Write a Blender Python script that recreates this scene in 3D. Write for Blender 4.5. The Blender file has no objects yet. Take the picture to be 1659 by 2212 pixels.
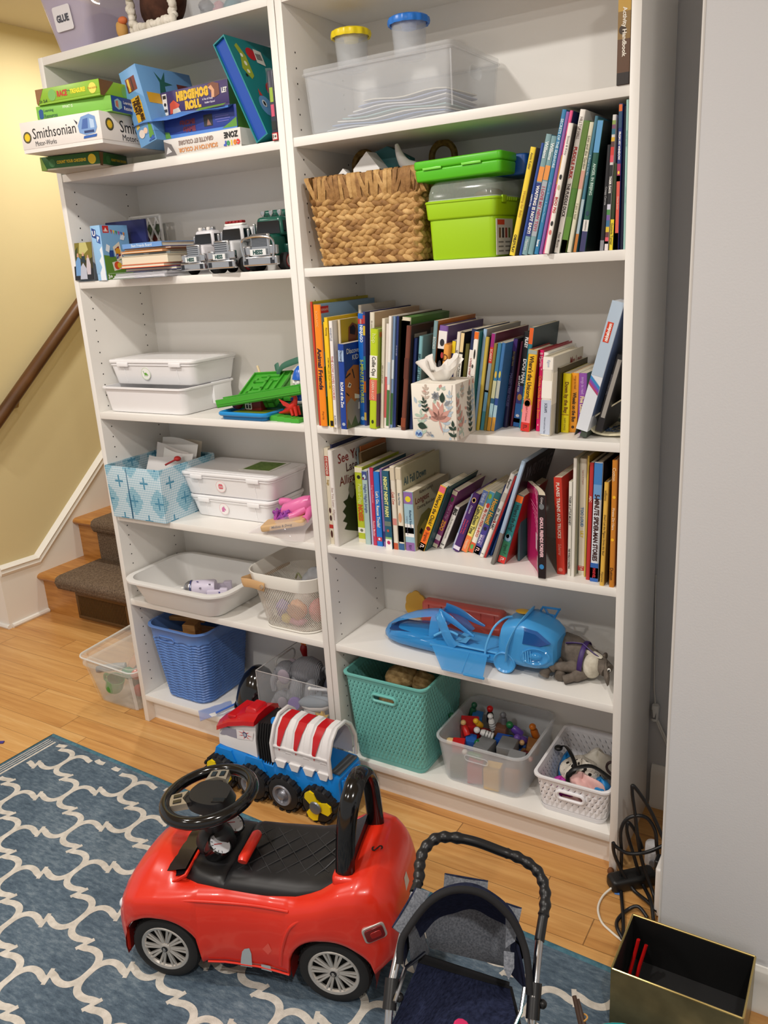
import bpy, bmesh, math, random
from mathutils import Vector, Matrix, Euler
S = bpy.context.scene
COL = S.collection
PI = math.pi
# ---------------------------------------------------------------- camera
cd = bpy.data.cameras.new('camera'); cam = bpy.data.objects.new('camera', cd); COL.objects.link(cam)
R_=Vector((0.85745667,0.51123944,-0.05832925)); U_=Vector((-0.10193522,0.27988172,0.95460748)); F_=Vector((-0.50435828,0.81258874,-0.29209975))
mw = Matrix((R_, U_, -F_)).transposed().to_4x4(); mw.translation = (2.0301, -1.6513, 1.4433)
cam.matrix_world = mw
cd.sensor_fit = 'VERTICAL'; cd.sensor_height = 24.0; cd.lens = 24.0 * 1768.4 / 2212; cd.clip_start = .02
S.camera = cam
# ---------------------------------------------------------------- light and exposure
S.view_settings.view_transform = 'Standard'; S.view_settings.look = 'None'; S.view_settings.gamma = 1
S.view_settings.use_curve_mapping = False; S.view_settings.exposure = 0.0
W = bpy.data.worlds.new('world'); S.world = W; W.use_nodes = True
W.node_tree.nodes['Background'].inputs[0].default_value = (1, .965, .93, 1)
W.node_tree.nodes['Background'].inputs[1].default_value = 0.50
# x, y, share of LAMP_W; the last is added to brighten the right side
LAMPS = [(.78, -.96, 1.0), (-.45, -.96, .5), (.78, -2.25, .9), (-.45, -2.25, .5), (2.4, -1.7, 1.15)]
LAMP_W = 19.0; LAMP_COL = (1, .955, .90); STAIR_FILL_W = 14.0
# ---------------------------------------------------------------- materials
def lin(c):
    c = c / 255.0
    return c / 12.92 if c <= .04045 else ((c + .055) / 1.055) ** 2.4
def L3(rgb): return (lin(rgb[0]), lin(rgb[1]), lin(rgb[2]), 1)
_mc = {}
def M(rgb, rough=.5, metal=0.0, alpha=1.0, spec=.5, name=None, coat=0, sheen=0):
    k = (tuple(rgb), rough, metal, alpha, spec, coat, sheen)
    if k in _mc: return _mc[k]
    m = bpy.data.materials.new(name or 'paint'); m.use_nodes = True
    b = m.node_tree.nodes['Principled BSDF']
    b.inputs['Base Color'].default_value = L3(rgb); b.inputs['Roughness'].default_value = rough
    b.inputs['Metallic'].default_value = metal; b.inputs['Alpha'].default_value = alpha
    b.inputs['Specular IOR Level'].default_value = spec
    b.inputs['Coat Weight'].default_value = coat
    b.inputs['Sheen Weight'].default_value = sheen
    _mc[k] = m
    return m
class NT:
    """small wrapper for building a procedural node material"""
    def __init__(s, name, rough=.5, metal=0, spec=.5):
        s.m = bpy.data.materials.new(name); s.m.use_nodes = True; s.t = s.m.node_tree
        s.b = s.t.nodes['Principled BSDF']; s.b.inputs['Roughness'].default_value = rough
        s.b.inputs['Metallic'].default_value = metal; s.b.inputs['Specular IOR Level'].default_value = spec
    def set(s, sock, v):
        if isinstance(v, bpy.types.NodeSocket): s.t.links.new(v, sock)
        else: sock.default_value = v
    def n(s, typ, out=0, ins={}, **kw):
        nd = s.t.nodes.new('ShaderNode' + typ)
        for k, v in kw.items(): setattr(nd, k, v)
        for k, v in ins.items(): s.set(nd.inputs[k], v)
        return nd.outputs[out]
    def math(s, op, a, b=0.0, c=0.0): return s.n('Math', ins={0: a, 1: b, 2: c}, operation=op)
    def coord(s, w='Object'): return s.n('TexCoord', out=w)
    def xyz(s, v):
        nd = s.t.nodes.new('ShaderNodeSeparateXYZ'); s.t.links.new(v, nd.inputs[0]); return nd.outputs
    def scale(s, v, sc, loc=(0, 0, 0)): return s.n('Mapping', ins={'Vector': v, 'Scale': sc, 'Location': loc})
    def noise(s,v,sc,det=4,rough=.55,dist=0): return s.n('TexNoise',ins={'Vector': v,'Scale': sc,'Detail': det,'Roughness': rough,'Distortion': dist})
    def ramp(s, f, stops):
        nd = s.t.nodes.new('ShaderNodeValToRGB'); s.t.links.new(f, nd.inputs[0]); e = nd.color_ramp.elements
        while len(e) < len(stops): e.new(.5)
        for el, (p, c) in zip(e, stops): el.position = p; el.color = L3(c)
        return nd.outputs[0]
    def mix(s, f, a, b):
        nd = s.t.nodes.new('ShaderNodeMix'); nd.data_type = 'RGBA'
        s.set(nd.inputs[0],f); s.set(nd.inputs[6],a if not isinstance(a,tuple) else L3(a)); s.set(nd.inputs[7],b if not isinstance(b,tuple) else L3(b))
        return nd.outputs[2]
    def bump(s, h, st=.3, dist=.002):
        s.t.links.new(s.n('Bump', ins={'Height': h, 'Strength': st, 'Distance': dist}), s.b.inputs['Normal'])
    def col(s, v): s.set(s.b.inputs['Base Color'], v)
    def alpha(s, v): s.set(s.b.inputs['Alpha'], v)
def noisy(name, c1, c2, sc=30, rough=.6, bump=0, bsc=200, spec=.3, stretch=(1, 1, 1)):
    q = NT(name, rough, spec=spec); v = q.scale(q.coord(), stretch)
    q.col(q.ramp(q.noise(v, sc), [(.3, c1), (.7, c2)]))
    if bump: q.bump(q.noise(v, bsc), bump)
    return q.m
# ---------------------------------------------------------------- mesh builder
_txt = {}
def glyphs(s, bold=0.0, shear=0.0):
    k = (s, bold, shear)
    if k in _txt: return _txt[k]
    c = bpy.data.curves.new('t', 'FONT'); c.body = s; c.resolution_u = 2; c.offset = bold; c.shear = shear; c.fill_mode = 'FRONT'
    o = bpy.data.objects.new('t', c); COL.objects.link(o); bpy.context.view_layer.update()
    me = bpy.data.meshes.new_from_object(o.evaluated_get(bpy.context.evaluated_depsgraph_get()))
    vs = [tuple(v.co[:2]) for v in me.vertices]; fs = [tuple(p.vertices) for p in me.polygons]
    bpy.data.objects.remove(o); bpy.data.curves.remove(c); bpy.data.meshes.remove(me)
    if vs:
        x0 = min(v[0] for v in vs); x1 = max(v[0] for v in vs); y0 = min(v[1] for v in vs); y1 = max(v[1] for v in vs)
        dx = max(x1 - x0, 1e-6); dy = max(y1 - y0, 1e-6)
        vs = [((v[0] - x0) / dx, (v[1] - y0) / dy) for v in vs]
    _txt[k] = (vs, fs, (dx / dy) if vs else 1)
    return _txt[k]
def rr(w, d, r, n=4, cx=0, cy=0):
    r = min(r, w / 2 - 1e-5, d / 2 - 1e-5); out = []
    for (sx, sy, a0) in ((1, 1, 0), (-1, 1, 90), (-1, -1, 180), (1, -1, 270)):
        for i in range(n + 1):
            a = math.radians(a0 + 90 * i / n); out.append((cx + sx * (w / 2 - r) + r * math.cos(a), cy + sy * (d / 2 - r) + r * math.sin(a)))
    return out
def circ(r, n=16, cx=0, cy=0, a0=0): return [(cx + r * math.cos(a0 + 2 * PI * i / n), cy + r * math.sin(a0 + 2 * PI * i / n)) for i in range(n)]
def T(loc=(0, 0, 0), rot=(0, 0, 0), sc=(1, 1, 1)): return Matrix.LocRotScale(Vector(loc), Euler(rot), Vector(sc))
def FR(o, x, y):
    """frame: origin, x axis, y axis (z = x cross y)"""
    x = Vector(x).normalized(); y = Vector(y); z = x.cross(y).normalized(); y = z.cross(x)
    m = Matrix((x, y, z)).transposed().to_4x4(); m.translation = Vector(o); return m
class MB:
    def __init__(s): s.v = []; s.f = []; s.fm = []; s.mats = []; s.uv = {}; s.X = Matrix()
    def mi(s, m):
        if m not in s.mats: s.mats.append(m)
        return s.mats.index(m)
    def add(s, vs, fs, m, X=None, uvs=None):
        b = len(s.v); X = s.X if X is None else s.X @ X
        s.v += [X @ Vector(v) for v in vs]; k = s.mi(m)
        for i, f in enumerate(fs):
            if uvs: s.uv[len(s.f)] = uvs[i]
            s.f.append([b + j for j in f]); s.fm.append(k)
    def box(s, a, b, m, X=None, c=0.0):
        (x0, y0, z0), (x1, y1, z1) = a, b
        if c <= 0:
            s.add([(x0, y0, z0), (x1, y0, z0), (x1, y1, z0), (x0, y1, z0), (x0, y0, z1), (x1, y0, z1), (x1, y1, z1), (x0, y1, z1)],
                  [(0, 3, 2, 1), (4, 5, 6, 7), (0, 1, 5, 4), (1, 2, 6, 5), (2, 3, 7, 6), (3, 0, 4, 7)], m, X); return
        s.rbox(((x0 + x1) / 2, (y0 + y1) / 2, z0), x1 - x0, y1 - y0, z1 - z0, c, m, X, n=2, k=2)
    def rbox(s, o, w, d, h, r, m, X=None, n=3, k=3, rv=None, w2=None, d2=None):
        """rounded box standing on o; optional taper to w2,d2 at the top"""
        e = min(r, h / 2 - 1e-5) if rv is None else rv; w2 = w2 or w; d2 = d2 or d; rings = []
        for i in range(k + 1):
            a = PI / 2 * i / k; q = e * (1 - math.sin(a)); rings.append((e - e * math.cos(a), q))
        for i in range(k + 1):
            a = PI / 2 * (1 - i / k); q = e * (1 - math.sin(a)); rings.append((h - e + e * math.cos(a), q))
        R = []
        for z, q in rings:
            t = z / h; ww = w + (w2 - w) * t; dd = d + (d2 - d) * t
            R.append([(o[0] + x, o[1] + y, o[2] + z) for x, y in rr(ww - 2 * q, dd - 2 * q, max(r - q, r * .15), n)])
        s.loft(R, m, X, cap0=True, cap1=True)
    def loft(s, R, m, X=None, cap0=False, cap1=False, close=True, uv=False, loop=False):
        n = len(R[0]); vs = [p for r in R for p in r]; fs = []; uvs = [] if uv else None
        if uv:
            per = [0]
            mid = R[len(R) // 2]
            for i in range(n): per.append(per[-1] + (Vector(mid[(i + 1) % n]) - Vector(mid[i])).length)
            hh = [0]
            for j in range(1, len(R)): hh.append(hh[-1] + (Vector(R[j][0]) - Vector(R[j - 1][0])).length)
        rows = len(R) if loop else len(R) - 1
        for j in range(rows):
            j2 = (j + 1) % len(R)
            for i in range(n if close else n - 1):
                i2 = (i + 1) % n
                fs.append((j * n + i, j * n + i2, j2 * n + i2, j2 * n + i))
                if uv: uvs.append([(per[i], hh[j]), (per[i + 1], hh[j]), (per[i + 1], hh[j2]), (per[i], hh[j2])])
        s.add(vs, fs, m, X, uvs)
        if cap0: s.add(R[0], [tuple(reversed(range(n)))], m, X)
        if cap1: s.add(R[-1], [tuple(range(n))], m, X)
    def tube(s, P, r, m, n=8, X=None, caps=True, closed=False, flat=None):
        P = [Vector(p) for p in P]; k = len(P); rs = r if isinstance(r, (list, tuple)) else [r] * k
        tg = []
        for i in range(k):
            a = P[(i - 1) % k] if closed or i else P[0]; b = P[(i + 1) % k] if closed or i < k - 1 else P[-1]
            t = (b - a); tg.append(t.normalized() if t.length > 1e-9 else Vector((0, 0, 1)))
        u = tg[0].orthogonal().normalized() if flat is None else Vector(flat); R = []
        for i in range(k):
            u = (u - tg[i] * u.dot(tg[i])); u = u.normalized() if u.length > 1e-6 else tg[i].orthogonal().normalized()
            w = tg[i].cross(u); ri = rs[i]; ra, rb = ri if isinstance(ri, (tuple, list)) else (ri, ri)
            R.append([tuple(P[i] + u * ra * math.cos(2 * PI * j / n) + w * rb * math.sin(2 * PI * j / n)) for j in range(n)])
        s.loft(R, m, X, cap0=caps and not closed, cap1=caps and not closed, loop=closed)
    def lathe(s, prof, m, n=20, X=None, cap0=True, cap1=True):
        s.loft([[(r * math.cos(2 * PI * i / n), r * math.sin(2 * PI * i / n), z) for i in range(n)] for r, z in prof], m, X, cap0, cap1)
    def prism(s, poly, z0, z1, m, X=None, scale1=1.0):
        n = len(poly); cx = sum(p[0] for p in poly) / n; cy = sum(p[1] for p in poly) / n
        vs = [(x, y, z0) for x, y in poly] + [(cx + (x - cx) * scale1, cy + (y - cy) * scale1, z1) for x, y in poly]
        a = sum(poly[i][0] * poly[(i + 1) % n][1] - poly[(i + 1) % n][0] * poly[i][1] for i in range(n))
        fs = [tuple(reversed(range(n))), tuple(range(n, 2 * n))] + [(i, (i + 1) % n, n + (i + 1) % n, n + i) for i in range(n)]
        if a < 0: fs = [tuple(reversed(f)) for f in fs]
        s.add(vs, fs, m, X)
    def ell(s, c, r, m, n=14, k=8, X=None):
        if not isinstance(r, (tuple, list)): r = (r, r, r)
        R = []
        for j in range(k + 1):
            a = -PI / 2 + PI * j / k; q = max(math.cos(a), 1e-3)
            R.append([(c[0]+r[0]*q*math.cos(2*PI*i/n),c[1]+r[1]*q*math.sin(2*PI*i/n),c[2]+r[2]*math.sin(a)) for i in range(n)])
        s.loft(R, m, X, True, True)
    def poly(s, pts, m, X=None): s.add([(p[0], p[1], p[2] if len(p) > 2 else 0) for p in pts], [tuple(range(len(pts)))], m, X)
    def text(s, t, o, x, y, w, h, m, bold=0.0, shear=0.0, keep=True, lift=.0004, al='c'):
        """lettering centred on o, running along x with its tops along y, fitted in w by h"""
        vs, fs, asp = glyphs(t, bold, shear)
        if not vs: return
        if keep:
            if w / h > asp: w2, h2 = h * asp, h
            else: w2, h2 = w, min(h, w / asp * 1.35)
        else: w2, h2 = w, h
        x = Vector(x).normalized(); y = Vector(y).normalized(); z = x.cross(y); o = Vector(o) + z * lift
        sx = -.5 if al == 'c' else (-.5 * w / w2 if al == 'l' else .5 * w / w2 - 1)
        s.add([tuple(o + x * ((a + sx) * w2) + y * ((b - .5) * h2)) for a, b in vs], fs, m)
    def build(s, name, parent=None, loc=None, rot=None, world=False, angle=38, smooth=True):
        me = bpy.data.meshes.new(name); me.from_pydata([tuple(v) for v in s.v], [], s.f)
        for m in s.mats: me.materials.append(m)
        me.polygons.foreach_set('material_index', s.fm)
        if smooth: me.polygons.foreach_set('use_smooth', [True] * len(s.f))
        if s.uv:
            l = me.uv_layers.new(name='uv')
            for pi, uvs in s.uv.items():
                p = me.polygons[pi]
                for li, q in zip(p.loop_indices, uvs): l.data[li].uv = q
        me.update()
        if smooth: me.set_sharp_from_angle(angle=math.radians(angle))
        o = bpy.data.objects.new(name, me); COL.objects.link(o)
        if parent is not None:
            o.parent = parent
            if world: o.matrix_parent_inverse = Matrix.LocRotScale(parent.location, parent.rotation_euler, parent.scale).inverted()
        if loc is not None: o.location = loc
        if rot is not None: o.rotation_euler = rot
        return o
def tag(o, label, cat, group=None, kind=None):
    o['label'] = label; o['category'] = cat
    if group: o['group'] = group
    if kind: o['kind'] = kind
    return o
def thing(name, label, cat, loc=(0, 0, 0), rot=(0, 0, 0), group=None):
    o = bpy.data.objects.new(name, None); COL.objects.link(o); o.empty_display_size = .05
    o.location = loc; o.rotation_euler = rot if isinstance(rot, tuple) else (0, 0, rot)
    return tag(o, label, cat, group)
def struct(name, mb, **k):
    o = mb.build(name, **k); o['kind'] = 'structure'; return o
def copy_thing(o, loc, rot=None, label=None, group=None):
    def rec(a, par):
        c = a.copy(); COL.objects.link(c)
        if par is not None: c.parent = par; c.matrix_parent_inverse = a.matrix_parent_inverse.copy()
        for ch in [x for x in COL.objects if x.parent == a]: rec(ch, c)
        return c
    r = rec(o, None); r.location = loc
    if rot is not None: r.rotation_euler = rot
    if label: r['label'] = label
    if group: r['group'] = group
    return r
def cut(o, mb):
    """take the cutter's volume out of a part's mesh"""
    c=mb.build('cutter',smooth=False); c.parent=o.parent; c.matrix_parent_inverse=o.matrix_parent_inverse.copy(); c.location=o.location; c.rotation_euler=o.rotation_euler
    md = o.modifiers.new('b', 'BOOLEAN'); md.object = c; md.operation = 'DIFFERENCE'; md.solver = 'EXACT'
    bpy.context.view_layer.update()
    me = bpy.data.meshes.new_from_object(o.evaluated_get(bpy.context.evaluated_depsgraph_get()))
    old = o.data; o.modifiers.clear(); o.data = me; me.name = old.name; bpy.data.meshes.remove(old)
    cm = c.data; bpy.data.objects.remove(c); bpy.data.meshes.remove(cm)
def bez(P, n=24, closed=False):
    """Catmull-Rom through the points"""
    P = [Vector(p) for p in P]; k = len(P); out = []
    segs = k if closed else k - 1
    for i in range(segs):
        if closed: a, b, c, d = P[(i - 1) % k], P[i], P[(i + 1) % k], P[(i + 2) % k]
        else: a, b, c, d = P[max(i - 1, 0)], P[i], P[i + 1], P[min(i + 2, k - 1)]
        m = max(2, n // segs)
        for j in range(m):
            t = j / m; out.append(.5 * ((2 * b) + (c - a) * t + (2 * a - 5 * b + 4 * c - d) * t * t + (3 * b - a - 3 * c + d) * t ** 3))
    if not closed: out.append(P[-1])
    return out
rnd = random.Random(7)
WHITE = M((240, 238, 232), .45, name='white'); BLACK = M((14, 14, 15), .4, name='black'); PAGE = M((226, 216, 192), .8, name='paper')
CHROME = M((205, 208, 212), .18, 1.0, name='chrome'); RED = M((200, 20, 20), .35, name='red')
# ================================================================ the room
q = NT('oak_floor', .33, spec=.5); c = q.coord(); X, Y, Z = q.xyz(c)
pid = q.math('FLOOR', q.math('DIVIDE', Y, .083)); r1 = q.n('TexWhiteNoise', ins={'W': pid}, noise_dimensions='1D')
xs = q.math('ADD', X, q.math('MULTIPLY', r1, 3.1)); seg = q.math('FLOOR', q.math('DIVIDE', xs, 1.7))
r2 = q.n('TexWhiteNoise', ins={'W': q.math('ADD', q.math('MULTIPLY', pid, 7.3), seg)}, noise_dimensions='1D')
vv = q.n('CombineXYZ', ins={0: q.math('MULTIPLY', xs, 1.6), 1: q.math('MULTIPLY', Y, 24), 2: q.math('MULTIPLY', r2, 20)})
g1 = q.noise(vv, 1.6, 5, .6, .8); g2 = q.noise(q.n('CombineXYZ', ins={0: q.math('MULTIPLY', xs, 5), 1: q.math('MULTIPLY', Y, 150), 2: r2}), 1.3, 3)
base=q.ramp(q.math('ADD',q.math('MULTIPLY',g1,.75),q.math('MULTIPLY',r2,.25)),[(.20,(150,98,50)),(.40,(200,146,82)),(.6,(218,168,102)),(.8,(232,192,130))])
base = q.mix(q.math('MULTIPLY', g2, .35), base, (150, 95, 45))
fy = q.math('FRACT', q.math('DIVIDE', Y, .083)); fx = q.math('FRACT', q.math('DIVIDE', xs, 1.7))
seam = q.math('MAXIMUM', q.math('LESS_THAN', fy, .018), q.math('LESS_THAN', fx, .0016))
q.col(q.mix(q.math('MULTIPLY', seam, .6), base, (70, 40, 18))); q.bump(q.math('MULTIPLY', seam, -1), .2, .001)
OAK = q.m
def plaster(name, c, b=.12):
    q = NT(name, .75, spec=.25); v = q.coord(); q.col(q.mix(q.math('MULTIPLY', q.noise(v, 3, 3), .25), c, tuple(int(x * .9) for x in c)))
    q.bump(q.noise(v, 260, 3), b, .002); return q.m
GREYW=plaster('grey_wall_paint',(200,201,203)); CREAM=plaster('cream_wall_paint',(220,205,158)); CEIL=plaster('ceiling_paint',(225,215,190))
TRIM = M((236, 234, 228), .4, name='trim_paint')
m = MB(); m.box((-3, -3.6, -.03), (4, 1.6, 0), OAK); struct('floor', m)
m = MB(); m.box((-3, -3.6, 2.44), (4, .30, 2.5), CEIL); m.box((-3, .30, 2.45), (.05, 3.2, 2.5), CEIL); struct('ceiling', m)
m = MB(); m.box((-.06, .302, 0), (1.95, .36, 2.44), GREYW); m.box((-.06, .36, 0), (0, 3.2, 2.7), CREAM); struct('wall_back', m)
# the wall that juts out at the right, its corner bead a little proud
m=MB(); m.box((1.752,-.235,0),(4,.302,2.44),GREYW); m.tube([(1.7535,-.2335,0),(1.7535,-.2335,2.44)],.003,M((205,203,199),.6),8); struct('wall_right',m)
m = MB(); m.box((-1.25, .30, 0), (-1.15, 3.2, 2.7), CREAM); m.box((-3, .30, 0), (-1.25, .4, 2.44), CREAM); struct('wall_stairs', m)
def baseboard(name, p0, p1, nrm, h=.125):
    prof = [(0, 0), (.018, 0), (.018, .012), (.013, .02), (.012, h - .045), (.010, h - .035), (.012, h - .022), (.006, h - .008), (.004, h), (0, h)]
    m = MB(); R = []
    for p in (p0, p1): R.append([(p[0] + nrm[0] * a, p[1] + nrm[1] * a, b) for a, b in prof])
    m.loft(R, TRIM, cap0=True, cap1=True); return struct(name, m)
baseboard('baseboard_back', (1.61, .3015), (1.751, .3015), (0, -1))
baseboard('baseboard_right', (1.7525, -.2355), (4, -.2355), (0, -1), .10)
# stairs: nosed oak treads, carpet runner, floor register in the first riser
OAKS = noisy('oak_stair', (160, 104, 44), (196, 140, 72), 4, .35, stretch=(2, 20, 20), spec=.5)
q=NT('stair_carpet',.95,spec=.1); v=q.coord(); q.col(q.ramp(q.noise(v,160,3),[(.3,(84,70,58)),(.7,(134,116,98))])); q.bump(q.noise(v,420,2),.6,.004); CARPET=q.m
m = MB()
for i in range(7):
    y = .49 + .235 * i; z = .192 * (i + 1)
    m.box((-1.15, y, z - .192 if i else 0), (-.062, y + .02, z - .03), OAKS)
    R = []
    for x in (-1.15, -.062):
        R.append([(x,y+.255,z-.03),(x,y-.014,z-.03),(x,y-.025,z-.024),(x,y-.029,z-.015),(x,y-.025,z-.006),(x,y-.014,z),(x,y+.255,z)])
    m.loft(R, OAKS, cap0=True, cap1=True)
struct('trim_1', m)
m = MB(); prof = []
for i in range(7):
    y = .49 + .235 * i; z = .192 * (i + 1); b = z - .192 + .006
    prof+=[(y-.012 if i else y-.01,b if i else .15),(y-.012,z-.045),(y-.034,z-.034),(y-.042,z-.016),(y-.034,z+.004),(y-.014,z+.011),(y+.215,z+.011)]
R = [[(x, a, b) for a, b in prof] for x in (-1.0, -.2)]
m.loft(R, CARPET, close=False); R = [[(x, a + .004, b - .012) for a, b in prof] for x in (-1.0, -.2)]; m.loft(R, CARPET, close=False)
m.loft([[(-1.0, a, b) for a, b in prof], [(-1.0, a + .006, b - .014) for a, b in prof]], CARPET, close=False)
tag(m.build('stair_runner', angle=60), 'brown carpet runner on the oak stairs behind the left bookcase', 'carpet')
t=thing('floor_register','brown slatted vent in the lowest stair riser','vent',(-.745,.4895,.006)); RG=M((96,68,34),.45,.3); m=MB(); m.box((-.16,-.008,.012),(.16,-.0005,.13),M((16,12,8),.8))
for a,b in (((-.165,-.014,.008),(.165,-.001,.024)),((-.165,-.014,.118),(.165,-.001,.138)),((-.165,-.014,.024),(-.148,-.001,.118)),((.148,-.014,.024),(.165,-.001,.118))): m.box(a,b,RG,c=.002)
m.build('frame', t)
for k in range(33):
    m = MB(); m.box((-.1455 + .009 * k, -.0115, .024), (-.1415 + .009 * k, -.006, .118), RG); m.build('slat', t)
# skirt board along the stairs with its cap moulding
m = MB()
pts = [(.30, 0), (.30, .25), (.49, .24), (2.2, 1.66), (2.2, 0)]
m.prism([(a, b) for a, b in pts], -1.15, -1.137, TRIM, X=Matrix(((0, 0, 1, 0), (1, 0, 0, 0), (0, 1, 0, 0), (0, 0, 0, 1))))
for (a, b) in (((.295, .262), (.492, .253)), ((.485, .252), (2.2, 1.674))):
    d = Vector((0, b[0] - a[0], b[1] - a[1])).normalized(); u = Vector((0, -d.z, d.y)); R = []
    for p in (a, b):
        o=Vector((-1.15,p[0],p[1])); R.append([tuple(o+Vector((x,0,0))+u*h) for x,h in ((0,-.02),(.016,-.02),(.022,-.008),(.018,.004),(.024,.012),(.012,.022),(0,.026))])
    m.loft(R, TRIM, cap0=True, cap1=True)
m.tube([(-1.135, .30, .008), (-1.135, .488, .008)], .011, TRIM, 8)
m.box((-3,.288,0),(-1.137,.30,.25),TRIM); m.tube([(-3,.292,.26),(-1.14,.292,.26)],.014,TRIM,8); m.tube([(-3,.286,.008),(-1.135,.286,.008)],.011,TRIM,8)
struct('trim_2', m)
t=thing('handrail','dark wooden stair handrail fixed to the cream wall','handrail',(-1.09,.405,.922)); m=MB(); RW=noisy('rail_wood',(70,42,18),(98,62,30),6,.4,stretch=(8,1,1),spec=.5); R=[]
P0,P1=Vector((-1.09,.31,.838)),Vector((-1.09,1.95,2.24)); d=(P1-P0).normalized(); m.tube([tuple(P0+(P1-P0)*f) for f in (0,.02,.5,.98,1)],[.018,.026,.026,.026,.018],RW,16); m.build('rail',t,world=True)
for f in (.12,.85): p=P0+(P1-P0)*f; m=MB(); m.tube([tuple(p+Vector((0,0,-.022))),tuple(p+Vector((-.02,0,-.06))),(-1.151,p.y,p.z-.07)],.006,M((150,130,90),.3,.8),8); m.build('bracket',t,world=True)
# ceiling lamps; the one over the stairs is added to brighten that area
LENS = bpy.data.materials.new('lamp_lens'); LENS.use_nodes = True
for k, (x, y, p) in enumerate(LAMPS + [(-.6, .85, STAIR_FILL_W / LAMP_W)]):
    t=thing('ceiling_light','unseen fill light added above the stairs' if k==len(LAMPS) else 'round recessed ceiling light read from shelf shadows, or added fill at far right','light',(x,y,2.45 if k==len(LAMPS) else 2.44),group='ceiling lights')
    m=MB(); m.lathe([(.055,0),(.095,0),(.095,-.006),(.08,-.012),(.06,-.012),(.055,0)],WHITE,24,cap0=False,cap1=False); m.build('trim_ring',t)
    ld = bpy.data.lights.new('bulb', 'AREA'); ld.shape = 'DISK'; ld.size = .11; ld.energy = LAMP_W * p; ld.color = LAMP_COL
    lo = bpy.data.objects.new('bulb', ld); COL.objects.link(lo); lo.parent = t; lo.location = (0, 0, -.008)
# ================================================================ bookcases
HOLE = M((40, 36, 32), .9, name='hole'); CASE = M((236, 233, 227), .42, name='white_melamine')
ZL = [2.0177, 1.7255, 1.4386, 1.0590, .7360, .4490, .1010]
def bookcase(x0, label):
    t = thing('bookcase', label, 'bookcase', (x0, 0, 0), group='white bookcases'); pt, st, d = .0184, .0199, .28
    for sx in (0, .80 - pt):
        m = MB(); m.box((sx, 0, 0), (sx + pt, d, ZL[0]), CASE, c=.0008)
        xf = pt + .0004 if sx == 0 else sx - .0004
        n = 0
        for yy in (.037, .228):
            for k in range(56):
                z = .145 + .032 * k
                m.poly([(xf,yy+.0022*math.cos(a),z+.0022*math.sin(a)) for a in [PI/4*i*(1 if sx==0 else-1) for i in range(8)]],HOLE)
        m.build('side_panel', t)
    for i, z in enumerate(ZL):
        m=MB(); m.box((pt+.0003,.0005 if i in (0,3,6) else .003,z-st),(.80-pt-.0003,.272,z),CASE,c=.0008); m.build('top_panel' if i==0 else 'shelf',t)
    m = MB(); m.box((pt, .272, .02), (.80 - pt, .2765, ZL[0] - .001), CASE); m.build('back_panel', t)
    m = MB(); m.box((pt + .0003, .03, 0), (.80 - pt - .0003, .046, ZL[6] - st - .0003), CASE); m.build('kick_board', t)
    return t
bookcase(0, 'white bookcase at the left, by the stairs'); bookcase(.8023, 'white bookcase at the right, full of books')
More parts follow.
